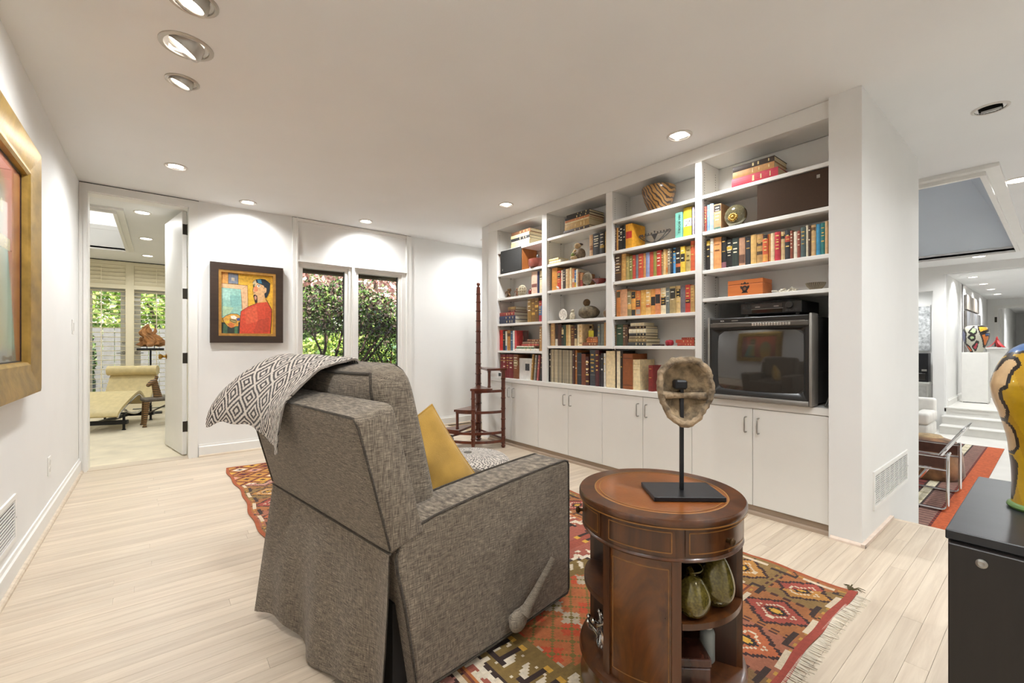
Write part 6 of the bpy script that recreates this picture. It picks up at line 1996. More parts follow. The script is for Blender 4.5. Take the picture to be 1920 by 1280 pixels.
poly([(340, 830), (385, 822), (425, 845), (400, 870), (350, 862)], '#ece6da'); poly([(415, 860), (455, 850), (460, 885), (425, 892)], '#34488a'); poly([(330, 870), (410, 872), (415, 905), (380, 920), (335, 892)], '#9c8a5a'); line([(330, 868), (370, 875), (415, 890), (410, 918), (370, 912), (330, 885)], .004)
poly([(300, 925), (345, 912), (390, 935), (380, 975), (330, 978)], '#c96f3c'); poly([(265, 895), (325, 890), (320, 925), (280, 925)], '#dcb93c'); poly([(410, 930), (440, 925), (440, 960), (412, 960)], '#d9922f')
poly([(452, 1056), (455, 960), (472, 770), (560, 712), (690, 660), (825, 645), (890, 745), (880, 900), (870, 1060)], '#c8492f'); poly([(520, 760), (680, 690), (700, 900), (540, 940)], '#d05a3c'); poly([(700, 880), (850, 850), (840, 1040), (640, 1050), (660, 980)], '#b5432c')
line([(452, 1056), (455, 960), (472, 770), (560, 712), (690, 660)], .004); line([(790, 590), (830, 640), (890, 745), (885, 900), (870, 1062)], .005)
poly([(690, 660), (690, 600), (780, 570), (800, 600), (825, 645)], '#cf9a58')
poly([(640, 520), (628, 480), (650, 440), (628, 400), (660, 352), (730, 345), (800, 400), (800, 560), (760, 640), (690, 655), (650, 600), (640, 560)], '#d2a574'); poly([(628, 400), (660, 352), (680, 400), (660, 450), (650, 430)], '#c7b48c'); poly([(640, 440), (690, 440), (700, 500), (650, 515)], '#d8865c')
poly([(670, 352), (740, 342), (800, 350), (868, 400), (862, 500), (820, 590), (795, 590), (788, 545), (800, 470), (775, 430), (700, 400), (680, 395)], '#1f2a33'); poly([(690, 352), (740, 348), (755, 405), (700, 395)], '#3f7f9c')
poly([(778, 470), (800, 450), (822, 470), (815, 520), (790, 535)], '#d2a574'); line([(778, 470), (800, 450), (822, 470), (815, 520), (790, 535)], .003)
poly([(690, 425), (712, 412), (736, 435), (715, 455), (692, 448)], '#ece6da'); poly([(704, 425), (720, 425), (720, 446), (706, 446)], '#1c1815'); line([(685, 432), (712, 410), (738, 436)], .004); line([(630, 425), (652, 412), (660, 425)], .004); poly([(630, 430), (650, 422), (655, 445), (636, 450)], '#4a5a3c')
line([(645, 440), (630, 480), (628, 510), (648, 522), (662, 520)], .003); poly([(635, 565), (655, 545), (690, 565), (692, 650), (660, 660), (652, 610)], '#241d1a'); poly([(648, 575), (670, 562), (682, 590), (672, 625), (655, 605)], '#c28c78')
line([(628, 400), (640, 370), (670, 352)], .003)
cv.build('canvas', cmats, g)
MB().box(-PW_ / 2 + .04, PW_ / 2 - .04, -.006, 0, .04, PH_ - .04).build('backing', DARKM, g)

g = thing('large_gilt_painting', 'large gold-framed abstract figure painting on the left wall', 'painting', (XL + .001, 2.55, .822), R(90))
# local x runs towards the back of the room, y = out of the wall is -y
GW, GH = 1.36, 1.212
GOLD = M('antique_gilt', '#a3833f', .36, .55, var=.14, scale=12, bump=.08, bscale=60)
prof = [(0, 0), (.0, -.030), (.014, -.058), (.030, -.062), (.125, -.040), (.150, -.044), (.162, -.036), (.166, -.014), (.166, 0)]
def frame_sides(prof, w_, h_, m, par, name):
    for (p0, p1, inn) in (((-w_ / 2, 0), (w_ / 2, 0), (0, 1)), ((w_ / 2, 0), (w_ / 2, h_), (-1, 0)), ((w_ / 2, h_), (-w_ / 2, h_), (0, -1)), ((-w_ / 2, h_), (-w_ / 2, 0), (1, 0))):
        d = Vector((p1[0] - p0[0], p1[1] - p0[1])).normalized()
        n_ = Vector(inn)
        vs = []
        for (a, y) in prof:
            q0 = Vector(p0) + n_ * a + d * a
            q1 = Vector(p1) + n_ * a - d * a
            vs += [(q0.x, y, q0.y), (q1.x, y, q1.y)]
        k = len(prof)
        mb = MB().add(vs, [(2 * i, 2 * i + 1, 2 * i + 3, 2 * i + 2) for i in range(k - 1)])
        fix_normals(mb.build(name, m, par, 35))
frame_sides(prof, GW, GH, GOLD, g, 'frame_side')
sl = .006
MB().box(-GW / 2 + .155, GW / 2 - .155, -.012, -.001, .155, GH - .155).build('backing', DARKM, g)
def gil():
    nx, nz = 150, 150
    x0, x1, z0, z1 = -GW / 2 + .172, GW / 2 - .172, .172, GH - .172
    xs = np.linspace(x0, x1, nx + 1); zs = np.linspace(z0, z1, nz + 1)
    X, Zg = np.meshgrid((xs[:-1] + xs[1:]) / 2, (zs[:-1] + zs[1:]) / 2)
    u_ = (X - x0) / (x1 - x0); v_ = (Zg - z0) / (z1 - z0)
    L3 = lambda h: np.array(lin(h))
    def mix(a, b_, t): return a + (b_ - a) * np.clip(t, 0, 1)[..., None]
    C_ = mix(L3('#8a4a38'), L3('#b8604a'), v_ * 1.0)
    C_ = mix(C_, L3('#7a3a2a'), ((u_ > .86).astype(float)) * .8)
    C_ = mix(C_, L3('#c86a44'), np.exp(-((u_ - .3) ** 2 / .08 + (v_ - .75) ** 2 / .05)))
    body = (np.abs(u_ - .70 + .10 * (v_ - .5)) < .14 * (1.2 - v_)) & (v_ < .62)
    C_ = np.where(body[..., None], mix(L3('#9a8a3c'), L3('#4f8a84'), (u_ - .62) * 5 + .6 * (v_ - .3)), C_)
    head = ((u_ - .66) / .075) ** 2 + ((v_ - .72) / .13) ** 2 < 1
    C_ = np.where(head[..., None], L3('#5a5a3a'), C_)
    hair = ((u_ - .66) / .09) ** 2 + ((v_ - .82) / .10) ** 2 < 1
    C_ = np.where(hair[..., None] & ~head[..., None], L3('#8a6a34'), C_)
    for cx, cz in ((.635, .74), (.69, .75)):
        C_ = np.where((((u_ - cx) / .018) ** 2 + ((v_ - cz) / .04) ** 2 < 1)[..., None], L3('#a9a06a'), C_)
    C_ = np.where(((np.abs(v_ - .585) < .03) & (np.abs(u_ - .70) < .12))[..., None], L3('#b7aa84'), C_)
    C_ = np.where(((v_ < .06) & (u_ > .55) & (u_ < .9))[..., None], L3('#4a5658'), C_)
    body2 = ((u_ - .28) / .16) ** 2 + ((v_ - .35) / .4) ** 2 < 1
    C_ = np.where(body2[..., None], mix(L3('#b78a34'), L3('#5c7a6a'), v_), C_)
    rs = np.random.RandomState(6)
    n_ = rs.rand(nz, nx)
    n_ = (n_ + np.roll(n_, 1, 0) + np.roll(n_, 2, 0) + np.roll(n_, 3, 0)) / 4
    C_ = C_ * (1 + .35 * (n_ - .5))[..., None]
    V = [(x, -.0135, z) for z in zs for x in xs]
    F = [(j * (nx + 1) + i, j * (nx + 1) + i + 1, (j + 1) * (nx + 1) + i + 1, (j + 1) * (nx + 1) + i) for j in range(nz) for i in range(nx)]
    o = MB(); o.v = V; o.f = F; o.m = [0] * len(F)
    ob = o.build('painted_panel', M_attr('glazed_oil_paint', .25, .15, 90, .12, coat=.7), g)
    paint_mesh(ob, np.clip(C_, 0, 1).reshape(-1, 3))
gil()
MB().box(GW / 2 - .172, GW / 2 - .164, -.016, -.012, .164, GH - .164).box(-GW / 2 + .164, -GW / 2 + .172, -.016, -.012, .164, GH - .164).box(-GW / 2 + .172, GW / 2 - .172, -.016, -.012, .164, .172).box(-GW / 2 + .172, GW / 2 - .172, -.016, -.012, GH - .172, GH - .164).build('black_slip', BLACKM, g)

# ================================================================== BLACK CABINET AND PAINTED URN
CB = (1.392, 2.03, .165, -.85)
g = thing('black_cabinet', 'low black wooden cabinet at the right edge carrying a painted urn', 'cabinet', (CB[0], CB[2], 0))
EB = M_wood('black_stained_oak', '#15110f', '#221c19', 14, (1, 1, .08), .42, 1.0)
EBT = M_wood('black_stained_top', '#17181b', '#26272b', 12, (1, .1, 1), .38, 1.0)
D_, L_c = CB[1] - CB[0], CB[2] - CB[3]
MB().rbox(.006, D_ - .004, -L_c + .004, -.004, .03, .628, .002, 1).build('carcass', EB, g)
MB().rbox(0, D_, -L_c, 0, .6285, .65, .002, 1).build('top', EBT, g)
for k in range(2):
    y1 = -.006 - k * L_c / 2
    d = MB().rbox(-.012, .006, y1 - L_c / 2 + .008, y1, .035, .624, .002, 1).build('door', EB, g)
    yk = y1 - .052 if k == 0 else y1 - L_c / 2 + .06
    kb_ = MB().lathe([(0, 0), (.0085, 0), (.0095, .002), (.0095, .004), (.005, .006), (.004, .0055), (0, .005)], 20)
    kb_.xf(Matrix.Translation((-.012, yk, .597)) @ Matrix.Rotation(R(-90), 4, 'Y'))
    kb_.build('lock_rosette', STEEL, d, 40)
MB().box(.03, D_ - .03, -L_c + .03, -.03, 0, .03).build('plinth', EB, g)
VX, VY = 1.727, .0245
def urn(name, label, loc, prof, pat, nu, nv, foot, group=None):
    g = thing(name, label, 'vase', loc)
    pv_ = [Vector((a, 0, b_)) for a, b_ in prof]
    mb = MB()
    mb.grid(lambda u_, v_: (lambda p: (p.x * math.cos(2 * PI * u_), p.x * math.sin(2 * PI * u_), p.z))(cr(pv_, v_)), nu, nv, cu=True)
    o = mb.build('body', M_attr('painted_glaze', .32, .0, 60, .08, coat=.35), g, 60)
    ii, jj = np.meshgrid((np.arange(nu) + .5) / nu * 2 * PI, (np.arange(nv) + .5) / nv)
    hz = np.array([cr(pv_, t).z for t in (np.arange(nv) + .5) / nv])
    paint_mesh(o, pat(ii, np.repeat(hz[:, None], nu, 1)).reshape(-1, 3))
    if foot: MB().lathe(foot, 32).build('foot', M('green_glazed_foot', '#56743a', .4, var=.12, scale=30), g, 50)
    return g
def seg_d(px, pz, pts):
    d = np.full(px.shape, 1e9)
    for (x0, z0), (x1, z1) in zip(pts[:-1], pts[1:]):
        vx, vz = x1 - x0, z1 - z0
        t = np.clip(((px - x0) * vx + (pz - z0) * vz) / (vx * vx + vz * vz + 1e-12), 0, 1)
        d = np.minimum(d, np.hypot(px - x0 - t * vx, pz - z0 - t * vz))
    return d
def inside(px, pz, pts):
    ins = np.zeros(px.shape, bool)
    n = len(pts)
    for i in range(n):
        x0, z0 = pts[i]; x1, z1 = pts[(i + 1) % n]
        c = ((z0 > pz) != (z1 > pz)) & (px < (x1 - x0) * (pz - z0) / (z1 - z0 + 1e-12) + x0)
        ins ^= c
    return ins
URN_P = [(.058, .012), (.057, .05), (.058, .10), (.062, .14), (.066, .18), (.080, .24), (.090, .273), (.0947, .306), (.093, .326), (.081, .366), (.062, .40), (.045, .415), (.035, .42)]
def urn_pat(th, z):
    L3 = lambda h: np.array(lin(h))
    camA = math.atan2(-VY, -VX)
    a = (th - camA + PI) % (2 * PI) - PI
    rz = np.interp(z, [p[1] for p in URN_P], [p[0] for p in URN_P])
    px = 119.7 * 3.55 - 1130 * rz * np.sin(-a) * -1 * 3.55
    px = (1960 - 1840 + 1130 * rz * np.sin(a)) * 3.55
    pz = (968 - 751 * z - 640) * 3.555
    front = np.cos(a) > 0
    C_ = np.zeros(th.shape + (3,)); C_[:] = L3('#b8921a')
    C_[(np.sin(a * 6 + z * 30) > .5)] = L3('#a98214')
    def shape(pts, h, lw=13, edge=True):
        m = inside(px, pz, pts) & front
        C_[m] = L3(h)
        if edge: C_[(seg_d(px, pz, pts + pts[:1]) < lw) & front] = L3('#1d1512')
    shape([(-60, 330), (-40, 300), (45, 310), (65, 245), (105, 215), (150, 160), (200, 135), (245, 150), (262, 185), (215, 230), (188, 290), (178, 335), (138, 355), (132, 390), (142, 425), (180, 490), (178, 540), (155, 575), (60, 560), (-60, 420)], '#c2a278')
    shape([(60, 575), (160, 570), (215, 615), (242, 690), (246, 740), (215, 785), (165, 790), (60, 780)], '#b99a72', 11)
    shape([(100, 815), (205, 815), (240, 855), (236, 950), (218, 1060), (205, 1100), (100, 1100)], '#3c2622', 9)
    shape([(150, 128), (190, 85), (240, 50), (330, 20), (420, 40), (330, 95), (200, 115)], '#40608f', 8)
    shape([(420, 240), (520, 200), (600, 300), (560, 420), (440, 400)], '#b03a2a', 10)
    shape([(430, 520), (540, 480), (560, 640), (450, 680)], '#4f7a3c', 10)
    s_ = a * .09
    for k, (c0, cz, rr_, h) in enumerate(((.24, .33, .04, '#b03a2a'), (.24, .22, .035, '#c9b48a'), (-.26, .3, .04, '#3f5f96'), (-.22, .17, .03, '#4f7a3c'))):
        d = np.hypot(s_ - c0, z - cz)
        C_[(d < rr_) & ~front] = L3(h)
        C_[(np.abs(d - rr_) < .005) & ~front] = L3('#1d1512')
    return C_
urn('painted_urn', 'yellow and tan painted urn with black outlines on the black cabinet', (VX, VY, .6506), URN_P, urn_pat, 190, 150, [(.062, 0), (.066, .006), (.064, .012), (.057, .016), (0, .016)])
# ================================================================== CARPETED ROOM BEYOND THE DOOR
YW = 9.60
def xw(u, y=YW): return ay_(u, 600, y).x
# window wall with two glazed door openings
gx = [(xw(158), xw(240)), (xw(247), xw(326))]
m0, m1 = xw(239), xw(248)
ww = MB()
ww.box(-2.5, m0 - 1.02, YW + .10, YW + .22, 0, CH).box(m0 - 1.02, m0, YW + .10, YW + .22, 2.08, CH).box(m0, m1, YW + .10, YW + .22, 0, CH).box(m1, m1 + .62, YW + .10, YW + .22, 2.08, CH).box(m1 + .62, 1.06, YW + .10, YW + .22, 0, CH)
struct('wall_far_window', ww, CREAM)
for i, (x0, x1, gl0, gl1) in enumerate(((m0 - .60, m0, xw(173, YW + .15), xw(226, YW + .15)), (m1, m1 + .60, xw(264, YW + .15), xw(312, YW + .15)))):
    d = thing('door_%d' % (i + 2), None, None, (x0, YW + .13, .01))
    d['kind'] = 'structure'
    a, b_ = gl0 - x0, gl1 - x0
    W_ = x1 - x0
    MB().box(0, a, 0, .045, 0, 2.06).box(b_, W_, 0, .045, 0, 2.06).box(a, b_, 0, .045, 0, .20).box(a, b_, 0, .045, 1.93, 2.06).build('door_frame', TRIM, d)
    MB().box(a, b_, .02, .026, .20, 1.93).build('pane', GLASS, d)
    hx = (W_ - .05) if i == 0 else .05
    MB().lathe([(.0, 0), (.026, 0), (.026, .006), (.01, .008), (.01, .03), (0, .03)], 14).xf(Matrix.Translation((hx, 0, .93)) @ Matrix.Rotation(R(90), 4, 'X')).tube([(hx, -.03, .93), (hx + (-.09 if i == 0 else .09), -.03, .925)], .009, 8).build('lever_handle', STEEL, d, 40)
    if i == 0: MB().lathe([(.0, 0), (.024, 0), (.024, .012), (.0, .014)], 14).xf(Matrix.Translation((hx, 0, 1.10)) @ Matrix.Rotation(R(90), 4, 'X')).build('deadbolt', STEEL, d, 40)
if True:
    lx = MB().box(m0 - 1.02, m0 - .60, YW + .13, YW + .175, .01, 2.07)
    struct('trim_16', lx, TRIM)
# plantation shutters
slat_me = {}
for i, (x0, x1) in enumerate(((m0 - .62, m0 - .005), (m1 + .005, m1 + .62))):
    sh_ = thing('plantation_shutter', ['cream plantation shutter on the left of the far room post', 'cream plantation shutter behind the sculpture in the far room'][i], 'shutter', (x0, YW, 0), group='cream plantation shutters in the far room')
    W_ = x1 - x0
    f_ = .018
    zt = 1.985
    MB().box(0, f_, -.025, .02, .02, CH - .01).box(W_ - f_, W_, -.025, .02, .02, CH - .01).box(f_, W_ - f_, -.025, .02, zt, zt + .07).box(f_, W_ - f_, -.025, .02, CH - .07, CH - .01).box(f_, W_ - f_, -.025, .02, .02, .12).build('stile_frame', CREAM, sh_)
    key = round(W_, 3)
    if key not in slat_me:
        s_ = MB().prism([(-.037, 0), (-.02, .0045), (.02, .0045), (.037, 0), (.02, -.0045), (-.02, -.0045)], f_ + .002, W_ - f_ - .002, 'x')
        o = s_.build('louvre', CREAM, sh_, loc=(0, -.003, .155))
        slat_me[key] = o.data
        z = .155 + .0745
    else: z = .155
    while z < zt - .03:
        link('louvre', slat_me[key], sh_, (0, -.003, z), (R(-4), 0, 0)); z += .0745
    z = zt + .10
    while z < CH - .08:
        link('louvre', slat_me[key], sh_, (0, -.003, z), (R(-72), 0, 0)); z += .062
    MB().box(W_ / 2 - .006, W_ / 2 + .006, -.052, -.040, .3, zt - .04).build('tilt_rod', CREAM, sh_)
    MB().box(W_ / 2 - .006, W_ / 2 + .006, -.052, -.040, zt + .10, CH - .10).build('tilt_rod', CREAM, sh_)
struct('trim_17', MB().box(m0 - .005, m1 + .005, YW - .03, YW + .10, 0, CH), CREAM)
struct('trim_18', MB().box(m0 - 1.02, m0 - .62, YW - .02, YW + .02, 0, CH).box(m1 + .62, 1.0, YW - .02, YW + .02, 0, CH), CREAM)
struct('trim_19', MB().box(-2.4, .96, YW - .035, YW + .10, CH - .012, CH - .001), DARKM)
# chaise longue
ca_ = math.atan2(.946, .325)
g = thing('chaise_longue', 'cream leather chaise longue with head roll on black steel base', 'chaise longue', (-.585, 7.47, 0), ca_)
# local x = along the axis towards the head, y = left
CRL = M('cream_leather', '#d3c18e', .45, var=.04, scale=20, coat=.1)
prof = [Vector(p) for p in ((-.16, 0, .185), (-.13, 0, .225), (.0, 0, .29), (.20, 0, .365), (.36, 0, .415), (.44, 0, .41), (.52, 0, .35), (.62, 0, .265), (.70, 0, .25), (.78, 0, .31), (.88, 0, .46), (1.0, 0, .66), (1.05, 0, .74))]
def strip(off, hw, thick, name, m, t0=0., t1=1., n=48):
    mb = MB()
    for k in range(n + 1):
        t = t0 + (t1 - t0) * k / n
        p = cr(prof, t); q_ = cr(prof, min(t + .01, 1)) - cr(prof, max(t - .01, 0))
        nr = Vector((-q_.z, 0, q_.x)).normalized()
        a = p + nr * (off + thick / 2); b_ = p + nr * (off - thick / 2)
        mb.v += [(a.x, hw, a.z), (a.x, -hw, a.z), (b_.x, -hw, b_.z), (b_.x, hw, b_.z)]
    for k in range(n):
        for e_ in range(4):
            mb.f.append((k * 4 + e_, k * 4 + (e_ + 1) % 4, k * 4 + 4 + (e_ + 1) % 4, k * 4 + 4 + e_)); mb.m.append(0)
    mb.f += [(3, 2, 1, 0), (n * 4, n * 4 + 1, n * 4 + 2, n * 4 + 3)]; mb.m += [0, 0]
    return fix_normals(mb.build(name, m, g, 40))
strip(.02, .27, .035, 'mattress', CRL)
MB().tube([tuple(p + Vector((-.02, 0, .09))) for p in (Vector((.955, -.29, .615)), Vector((.955, .29, .615)))], .068, 20).build('head_roll', CRL, g, 50)
for s_ in (-1, 1):
    MB().tube([(cr(prof, k / 30).x, s_ * .262, cr(prof, k / 30).z - .012) for k in range(31)], .011, 8).build('frame_tube', CHROME, g, 60)
    MB().tube([(.0 + 1.0 * k / 16, s_ * .21, .15 + .17 * (2 * k / 16 - 1) ** 2) for k in range(17)], .013, 8).build('rocker_tube', CHROME, g, 60)
for x in (-.13, .4, 1.0): MB().tube([(x, -.262, cr(prof, {-.13: .08, .4: .37, 1.0: .93}[x]).z - .02), (x, .262, cr(prof, {-.13: .08, .4: .37, 1.0: .93}[x]).z - .02)], .010, 8).build('cross_tube', CHROME, g)
BLS = M('black_steel', '#1d1d1f', .45, .3)
for x in (.0, .78): MB().rbox(x - .03, x + .03, -.30, .30, .075, .125, .004, 1).build('base_bar', BLS, g)
MB().rbox(.03, .75, -.03, .03, .08, .12, .004, 1).build('base_spine', BLS, g)
for x in (.0, .78):
    for y in (-.26, .26):
        MB().lathe([(.022, 0), (.022, .008), (.014, .012), (.014, .20), (.018, .205), (.018, .21)], 10, (x, y)).build('leg', BLS, g, 40)
MB().rbox(.60, .80, -.20, .16, .30, .33, .02, 3).build('cowhide_pad', M('brown_white_hide', '#6b4a30', .9, var=.9, scale=9), g, 60)
# zebra stool
g = thing('zebra_stool', 'wooden stool carved as a striped zebra beside the cream chaise', 'stool', (-.02, 7.60, 0), R(12))
zm, nt, bb = _new('zebra_wood')
n, l = nt.nodes, nt.links
tc = n.new('ShaderNodeTexCoord'); wv = n.new('ShaderNodeTexWave'); wv.bands_direction = 'Z'; wv.inputs['Scale'].default_value = 13; wv.inputs['Distortion'].default_value = 2.0
rp = n.new('ShaderNodeValToRGB'); rp.color_ramp.elements[0].position = .52; rp.color_ramp.elements[1].position = .62; rp.color_ramp.elements[0].color = lin('#9a7443') + (1,); rp.color_ramp.elements[1].color = lin('#2a211a') + (1,)
l.new(tc.outputs['Object'], wv.inputs['Vector']); l.new(wv.outputs['Fac'], rp.inputs['Fac']); l.new(rp.outputs['Color'], bb.inputs['Base Color'])
MB().rbox(-.15, .24, -.14, .14, .325, .365, .012, 2).build('seat', M('grey_brown_wood', '#5f564b', .6, var=.15, scale=20), g, 50)
for x, y, dx_, dy_ in ((-.12, -.11, -.03, -.03), (-.10, .11, -.02, .03), (.20, -.11, .03, -.03), (.20, .11, .03, .03)):
    MB().tube([(x, y, .33), (x + dx_ * .3, y + dy_ * .3, .22), (x + dx_ * .8, y + dy_ * .8, .08), (x + dx_, y + dy_, .03), (x + dx_ * 1.1, y + dy_ * 1.1, .0)], [.030, .026, .019, .017, .026], 10).build('leg', zm, g, 60)
MB().tube([(.03, .06, .35), (.02, .07, .42), (.005, .075, .50), (-.005, .07, .56)], [.052, .045, .040, .038], 12).build('neck', zm, g, 60)
MB().tube([(.01, .07, .585), (-.03, .06, .57), (-.075, .045, .535), (-.09, .04, .52)], [.034, .036, .026, .018], 12).build('head', zm, g, 60)
for s_ in (-1, 1): MB().tube([(.01, .07 + s_ * .026, .60), (.015, .07 + s_ * .038, .635), (.017, .07 + s_ * .036, .655)], [.012, .014, .004], 8).build('ear', zm, g, 60)
MB().tube([(.20, -.10, .32), (-.10, .10, .14)], .010, 6).build('stretcher', M('grey_brown_wood', '#5f564b', .6), g)
# driftwood on a stand
g = thing('driftwood_sculpture', 'reddish driftwood sculpture on a black plate and pole in far room', 'sculpture', (-.095, 8.9, 0))
MB().rbox(-.14, .14, -.10, .10, 0, .02, .002, 1).build('base', BLS, g)
MB().box(-.012, .012, -.012, .012, .02, .985).build('pole', BLS, g)
MB().rbox(-.165, .165, -.07, .07, .985, 1.02, .002, 1).build('plate', BLS, g)
DW = M('reddish_driftwood', '#9a6b3e', .85, var=.3, scale=14, bump=.9, bscale=18)
for s_ in (-1, 1): MB().tube([(s_ * .045, 0, 1.02), (s_ * .045, 0, 1.07)], .005, 8).build('pin', BLS, g)
def drift(u_, v_):
    a = 2 * PI * u_
    base = .135 * (1 - v_) ** .75 + .012 * (1 - v_)
    rg = 1 + .22 * math.sin(3 * a + 4 * v_) + .16 * math.sin(7 * a - 9 * v_ + 1) + .10 * math.sin(13 * a + 17 * v_)
    cx_ = -.045 * v_ + .03 * math.sin(v_ * 7)
    return (cx_ + base * rg * math.cos(a) * (1 + .12 * math.sin(v_ * 19 + a)), base * .55 * rg * math.sin(a), 1.06 + .34 * v_ + .02 * math.sin(5 * a) * (1 - v_))
dm = MB().grid(drift, 60, 36, cu=True)
dm.f.append(tuple(range(59, -1, -1))); dm.m.append(0)
dm.build('driftwood', DW, g, 70)
MB().tube([(.02, 0, 1.22), (.06, .0, 1.29), (.055, .0, 1.34)], [.03, .022, .008], 8).build('branch_stub', DW, g, 60)
MB().tube([(-.07, 0, 1.14), (-.12, .0, 1.17), (-.135, .0, 1.13)], [.035, .026, .012], 8).build('branch_stub', DW, g, 60)

# ================================================================== SUNKEN LIVING ROOM AND HALL
# striped rug
def stripes():
    xs = np.arange(4.55, 9.31, .035); ys = np.arange(.50, 2.601, .0175)
    X, Y = np.meshgrid((xs[:-1] + xs[1:]) / 2, (ys[:-1] + ys[1:]) / 2 - .50)
    L3 = lambda h: np.array(lin(h))
    C_ = np.zeros(X.shape + (3,)); C_[:] = L3('#8a6a50')
    def band(a, b_, h, h2=None, p=.14, q_=.5):
        m = (Y >= a) & (Y < b_)
        C_[m] = L3(h)
        if h2: C_[m & (((X / p) % 1) < q_)] = L3(h2)
    band(0, .155, '#b5552c')
    band(.155, .18, '#4a2018', '#7a2c20', .07)
    band(.18, .29, '#8c6a5c', '#6c4a44', .07)
    band(.29, .31, '#3a2a26'); band(.31, .39, '#cfc6ac', '#b7ad8e', .28, .3); band(.39, .41, '#3a2a26')
    band(.41, .54, '#7a3a30', '#5a2624', .14, .4); band(.54, .56, '#d6cdb8', '#5a2624', .07)
    band(.56, .65, '#6a5a30', '#b9a23c', .14, .6); band(.65, .67, '#3a2a26')
    band(.67, .86, '#c3b59a', '#7a5a4a', .2, .35); band(.86, .90, '#3a2a26', '#8a3a2c', .1)
    band(.90, 1.05, '#8a3a2c', '#c39a4a', .3, .4); band(1.05, 1.2, '#cfc6ac', '#4a3a34', .24, .3); band(1.2, 1.95, '#8a4a38', '#6a3a30', .4, .5); band(1.95, 2.2, '#b5552c')
    rs = np.random.RandomState(3)
    return xs, ys, np.clip(C_ * (1 + .3 * (rs.rand(*X.shape) - .5))[..., None], 0, 1)
g = thing('striped_rug', 'striped rug with orange border on the sunken living room floor', 'rug', (0, 0, 0))
a, b_, c_ = stripes()
grid_sheet('woven_field', a, b_, LZ + .010, M_attr('rug_wool', .95, .3, 300, .1), g, c_, .009)
# tubular chair
g = thing('tubular_armchair', 'chrome tube armchair with brown leather slings on the striped rug', 'armchair', (5.74, .99, LZ + .0105))
BRL = M('brown_saddle_leather', '#4a2a1c', .45, var=.1, scale=20)
W2, tr = .375, .0125
def bent(pts, r=.05, n=5):
    out = []
    P = [Vector(p) for p in pts]
    for i, p in enumerate(P):
        if i in (0, len(P) - 1): out.append(p); continue
        a = (P[i - 1] - p).normalized(); b_ = (P[i + 1] - p).normalized()
        for k in range(n + 1):
            t = k / n
            out.append(((p + a * r) * (1 - t) ** 2 + p * 2 * t * (1 - t) + (p + b_ * r) * t ** 2))
    return out
for s_ in (-1, 1):
    x = s_ * W2
    MB().tube(bent([(x - s_ * .10, -.37, .50), (x, -.37, .50), (x, -.37, .0125), (x, .37, .0125), (x, .37, .50), (x - s_ * .10, .37, .50)]), tr, 10).build('side_frame', CHROME, g, 60)
    MB().tube([(x, -.37, .36), (x, .37, .36)], tr * .8, 8).build('arm_tube', CHROME, g, 60)
    MB().tube([(x, -.37, .47), (x, .37, .47)], tr * .8, 8).build('arm_tube', CHROME, g, 60)
    MB().rbox(x - .008, x + .008, -.355, .355, .375, .485, .003, 1).build('arm_sling', BRL, g, 40)
    xi = s_ * .27
    MB().tube(bent([(xi, .30, .40), (xi, -.10, .26), (xi, -.16, .22), (xi, -.42, .66), (xi, -.44, .69)], .04), tr, 10).build('seat_tube', CHROME, g, 60)
MB().tube(bent([(-.27, -.42, .655), (-.27, -.455, .715), (.27, -.455, .715), (.27, -.42, .655)], .04), tr, 10).build('back_tube', CHROME, g, 60)
MB().tube([(-.27, .30, .40), (.27, .30, .40)], tr, 10).build('front_tube', CHROME, g)
def sling(p0, p1, hw, sag, name):
    a, b_ = Vector(p0), Vector(p1)
    o = MB().grid(lambda u_, v_: tuple(Vector((-hw + 2 * hw * u_, 0, 0)) + a.lerp(b_, v_) - Vector((0, 0, sag * (1 - (2 * u_ - 1) ** 2)))), 8, 8)
    n_ = len(o.v); o.v += [(p[0], p[1], p[2] - .006) for p in o.v]; o.f += [tuple(reversed([i + n_ for i in f_])) for f_ in o.f]; o.m += o.m
    o.build(name, BRL, g, 50)
sling((0, .29, .40), (0, -.12, .25), .265, .02, 'seat_sling')
sling((0, -.30, .46), (0, -.42, .665), .265, .015, 'back_sling')
sling((0, -.18, .255), (0, -.24, .36), .265, .015, 'back_sling')
# hide-covered stool
g = thing('hide_stool', 'tan hide-covered stool behind the chrome armchair', 'stool', (6.75, .93, LZ + .0105))
HIDE = M('tan_hide', '#7a5636', .95, var=.35, scale=7, bump=.5, bscale=120, sheen=.3)
MB().lathe([(.26, .0), (.29, .05), (.27, .28), (.22, .40), (.10, .44), (0, .45)], 28).build('hide_cover', HIDE, g, 50)
MB().lathe([(.12, .435), (.10, .455), (0, .46)], 20).build('seat_patch', M('pale_hide', '#b49a76', .95, var=.2, scale=9), g, 50)
# white sofa, its end showing past the wall
g = thing('white_sofa', 'white upholstered sofa end behind the chrome armchair', 'sofa', (9.35, 2.05, LZ))
WUP = M('white_upholstery', '#dcd9d2', .9, var=.03, scale=8, bump=.2, bscale=200)
MB().rbox(-.38, .38, -.80, .80, .06, .26, .03, 3).build('seat_base', WUP, g, 50)
MB().rbox(-.36, .30, -.62, .62, .262, .40, .04, 3).build('seat_cushion', WUP, g, 50)
for s_ in (-1, 1): MB().rbox(-.38, .38, s_ * .72 - .09, s_ * .72 + .09, .262, .44, .04, 3).build('arm', WUP, g, 50)
MB().rbox(.24, .42, -.80, .80, .262, .62, .04, 3).build('backrest', WUP, g, 50)
for sx in (-.32, .32):
    for sy in (-.72, .72): MB().lathe([(.02, 0), (.026, .06)], 10, (sx, sy)).build('leg', BLACKM, g)
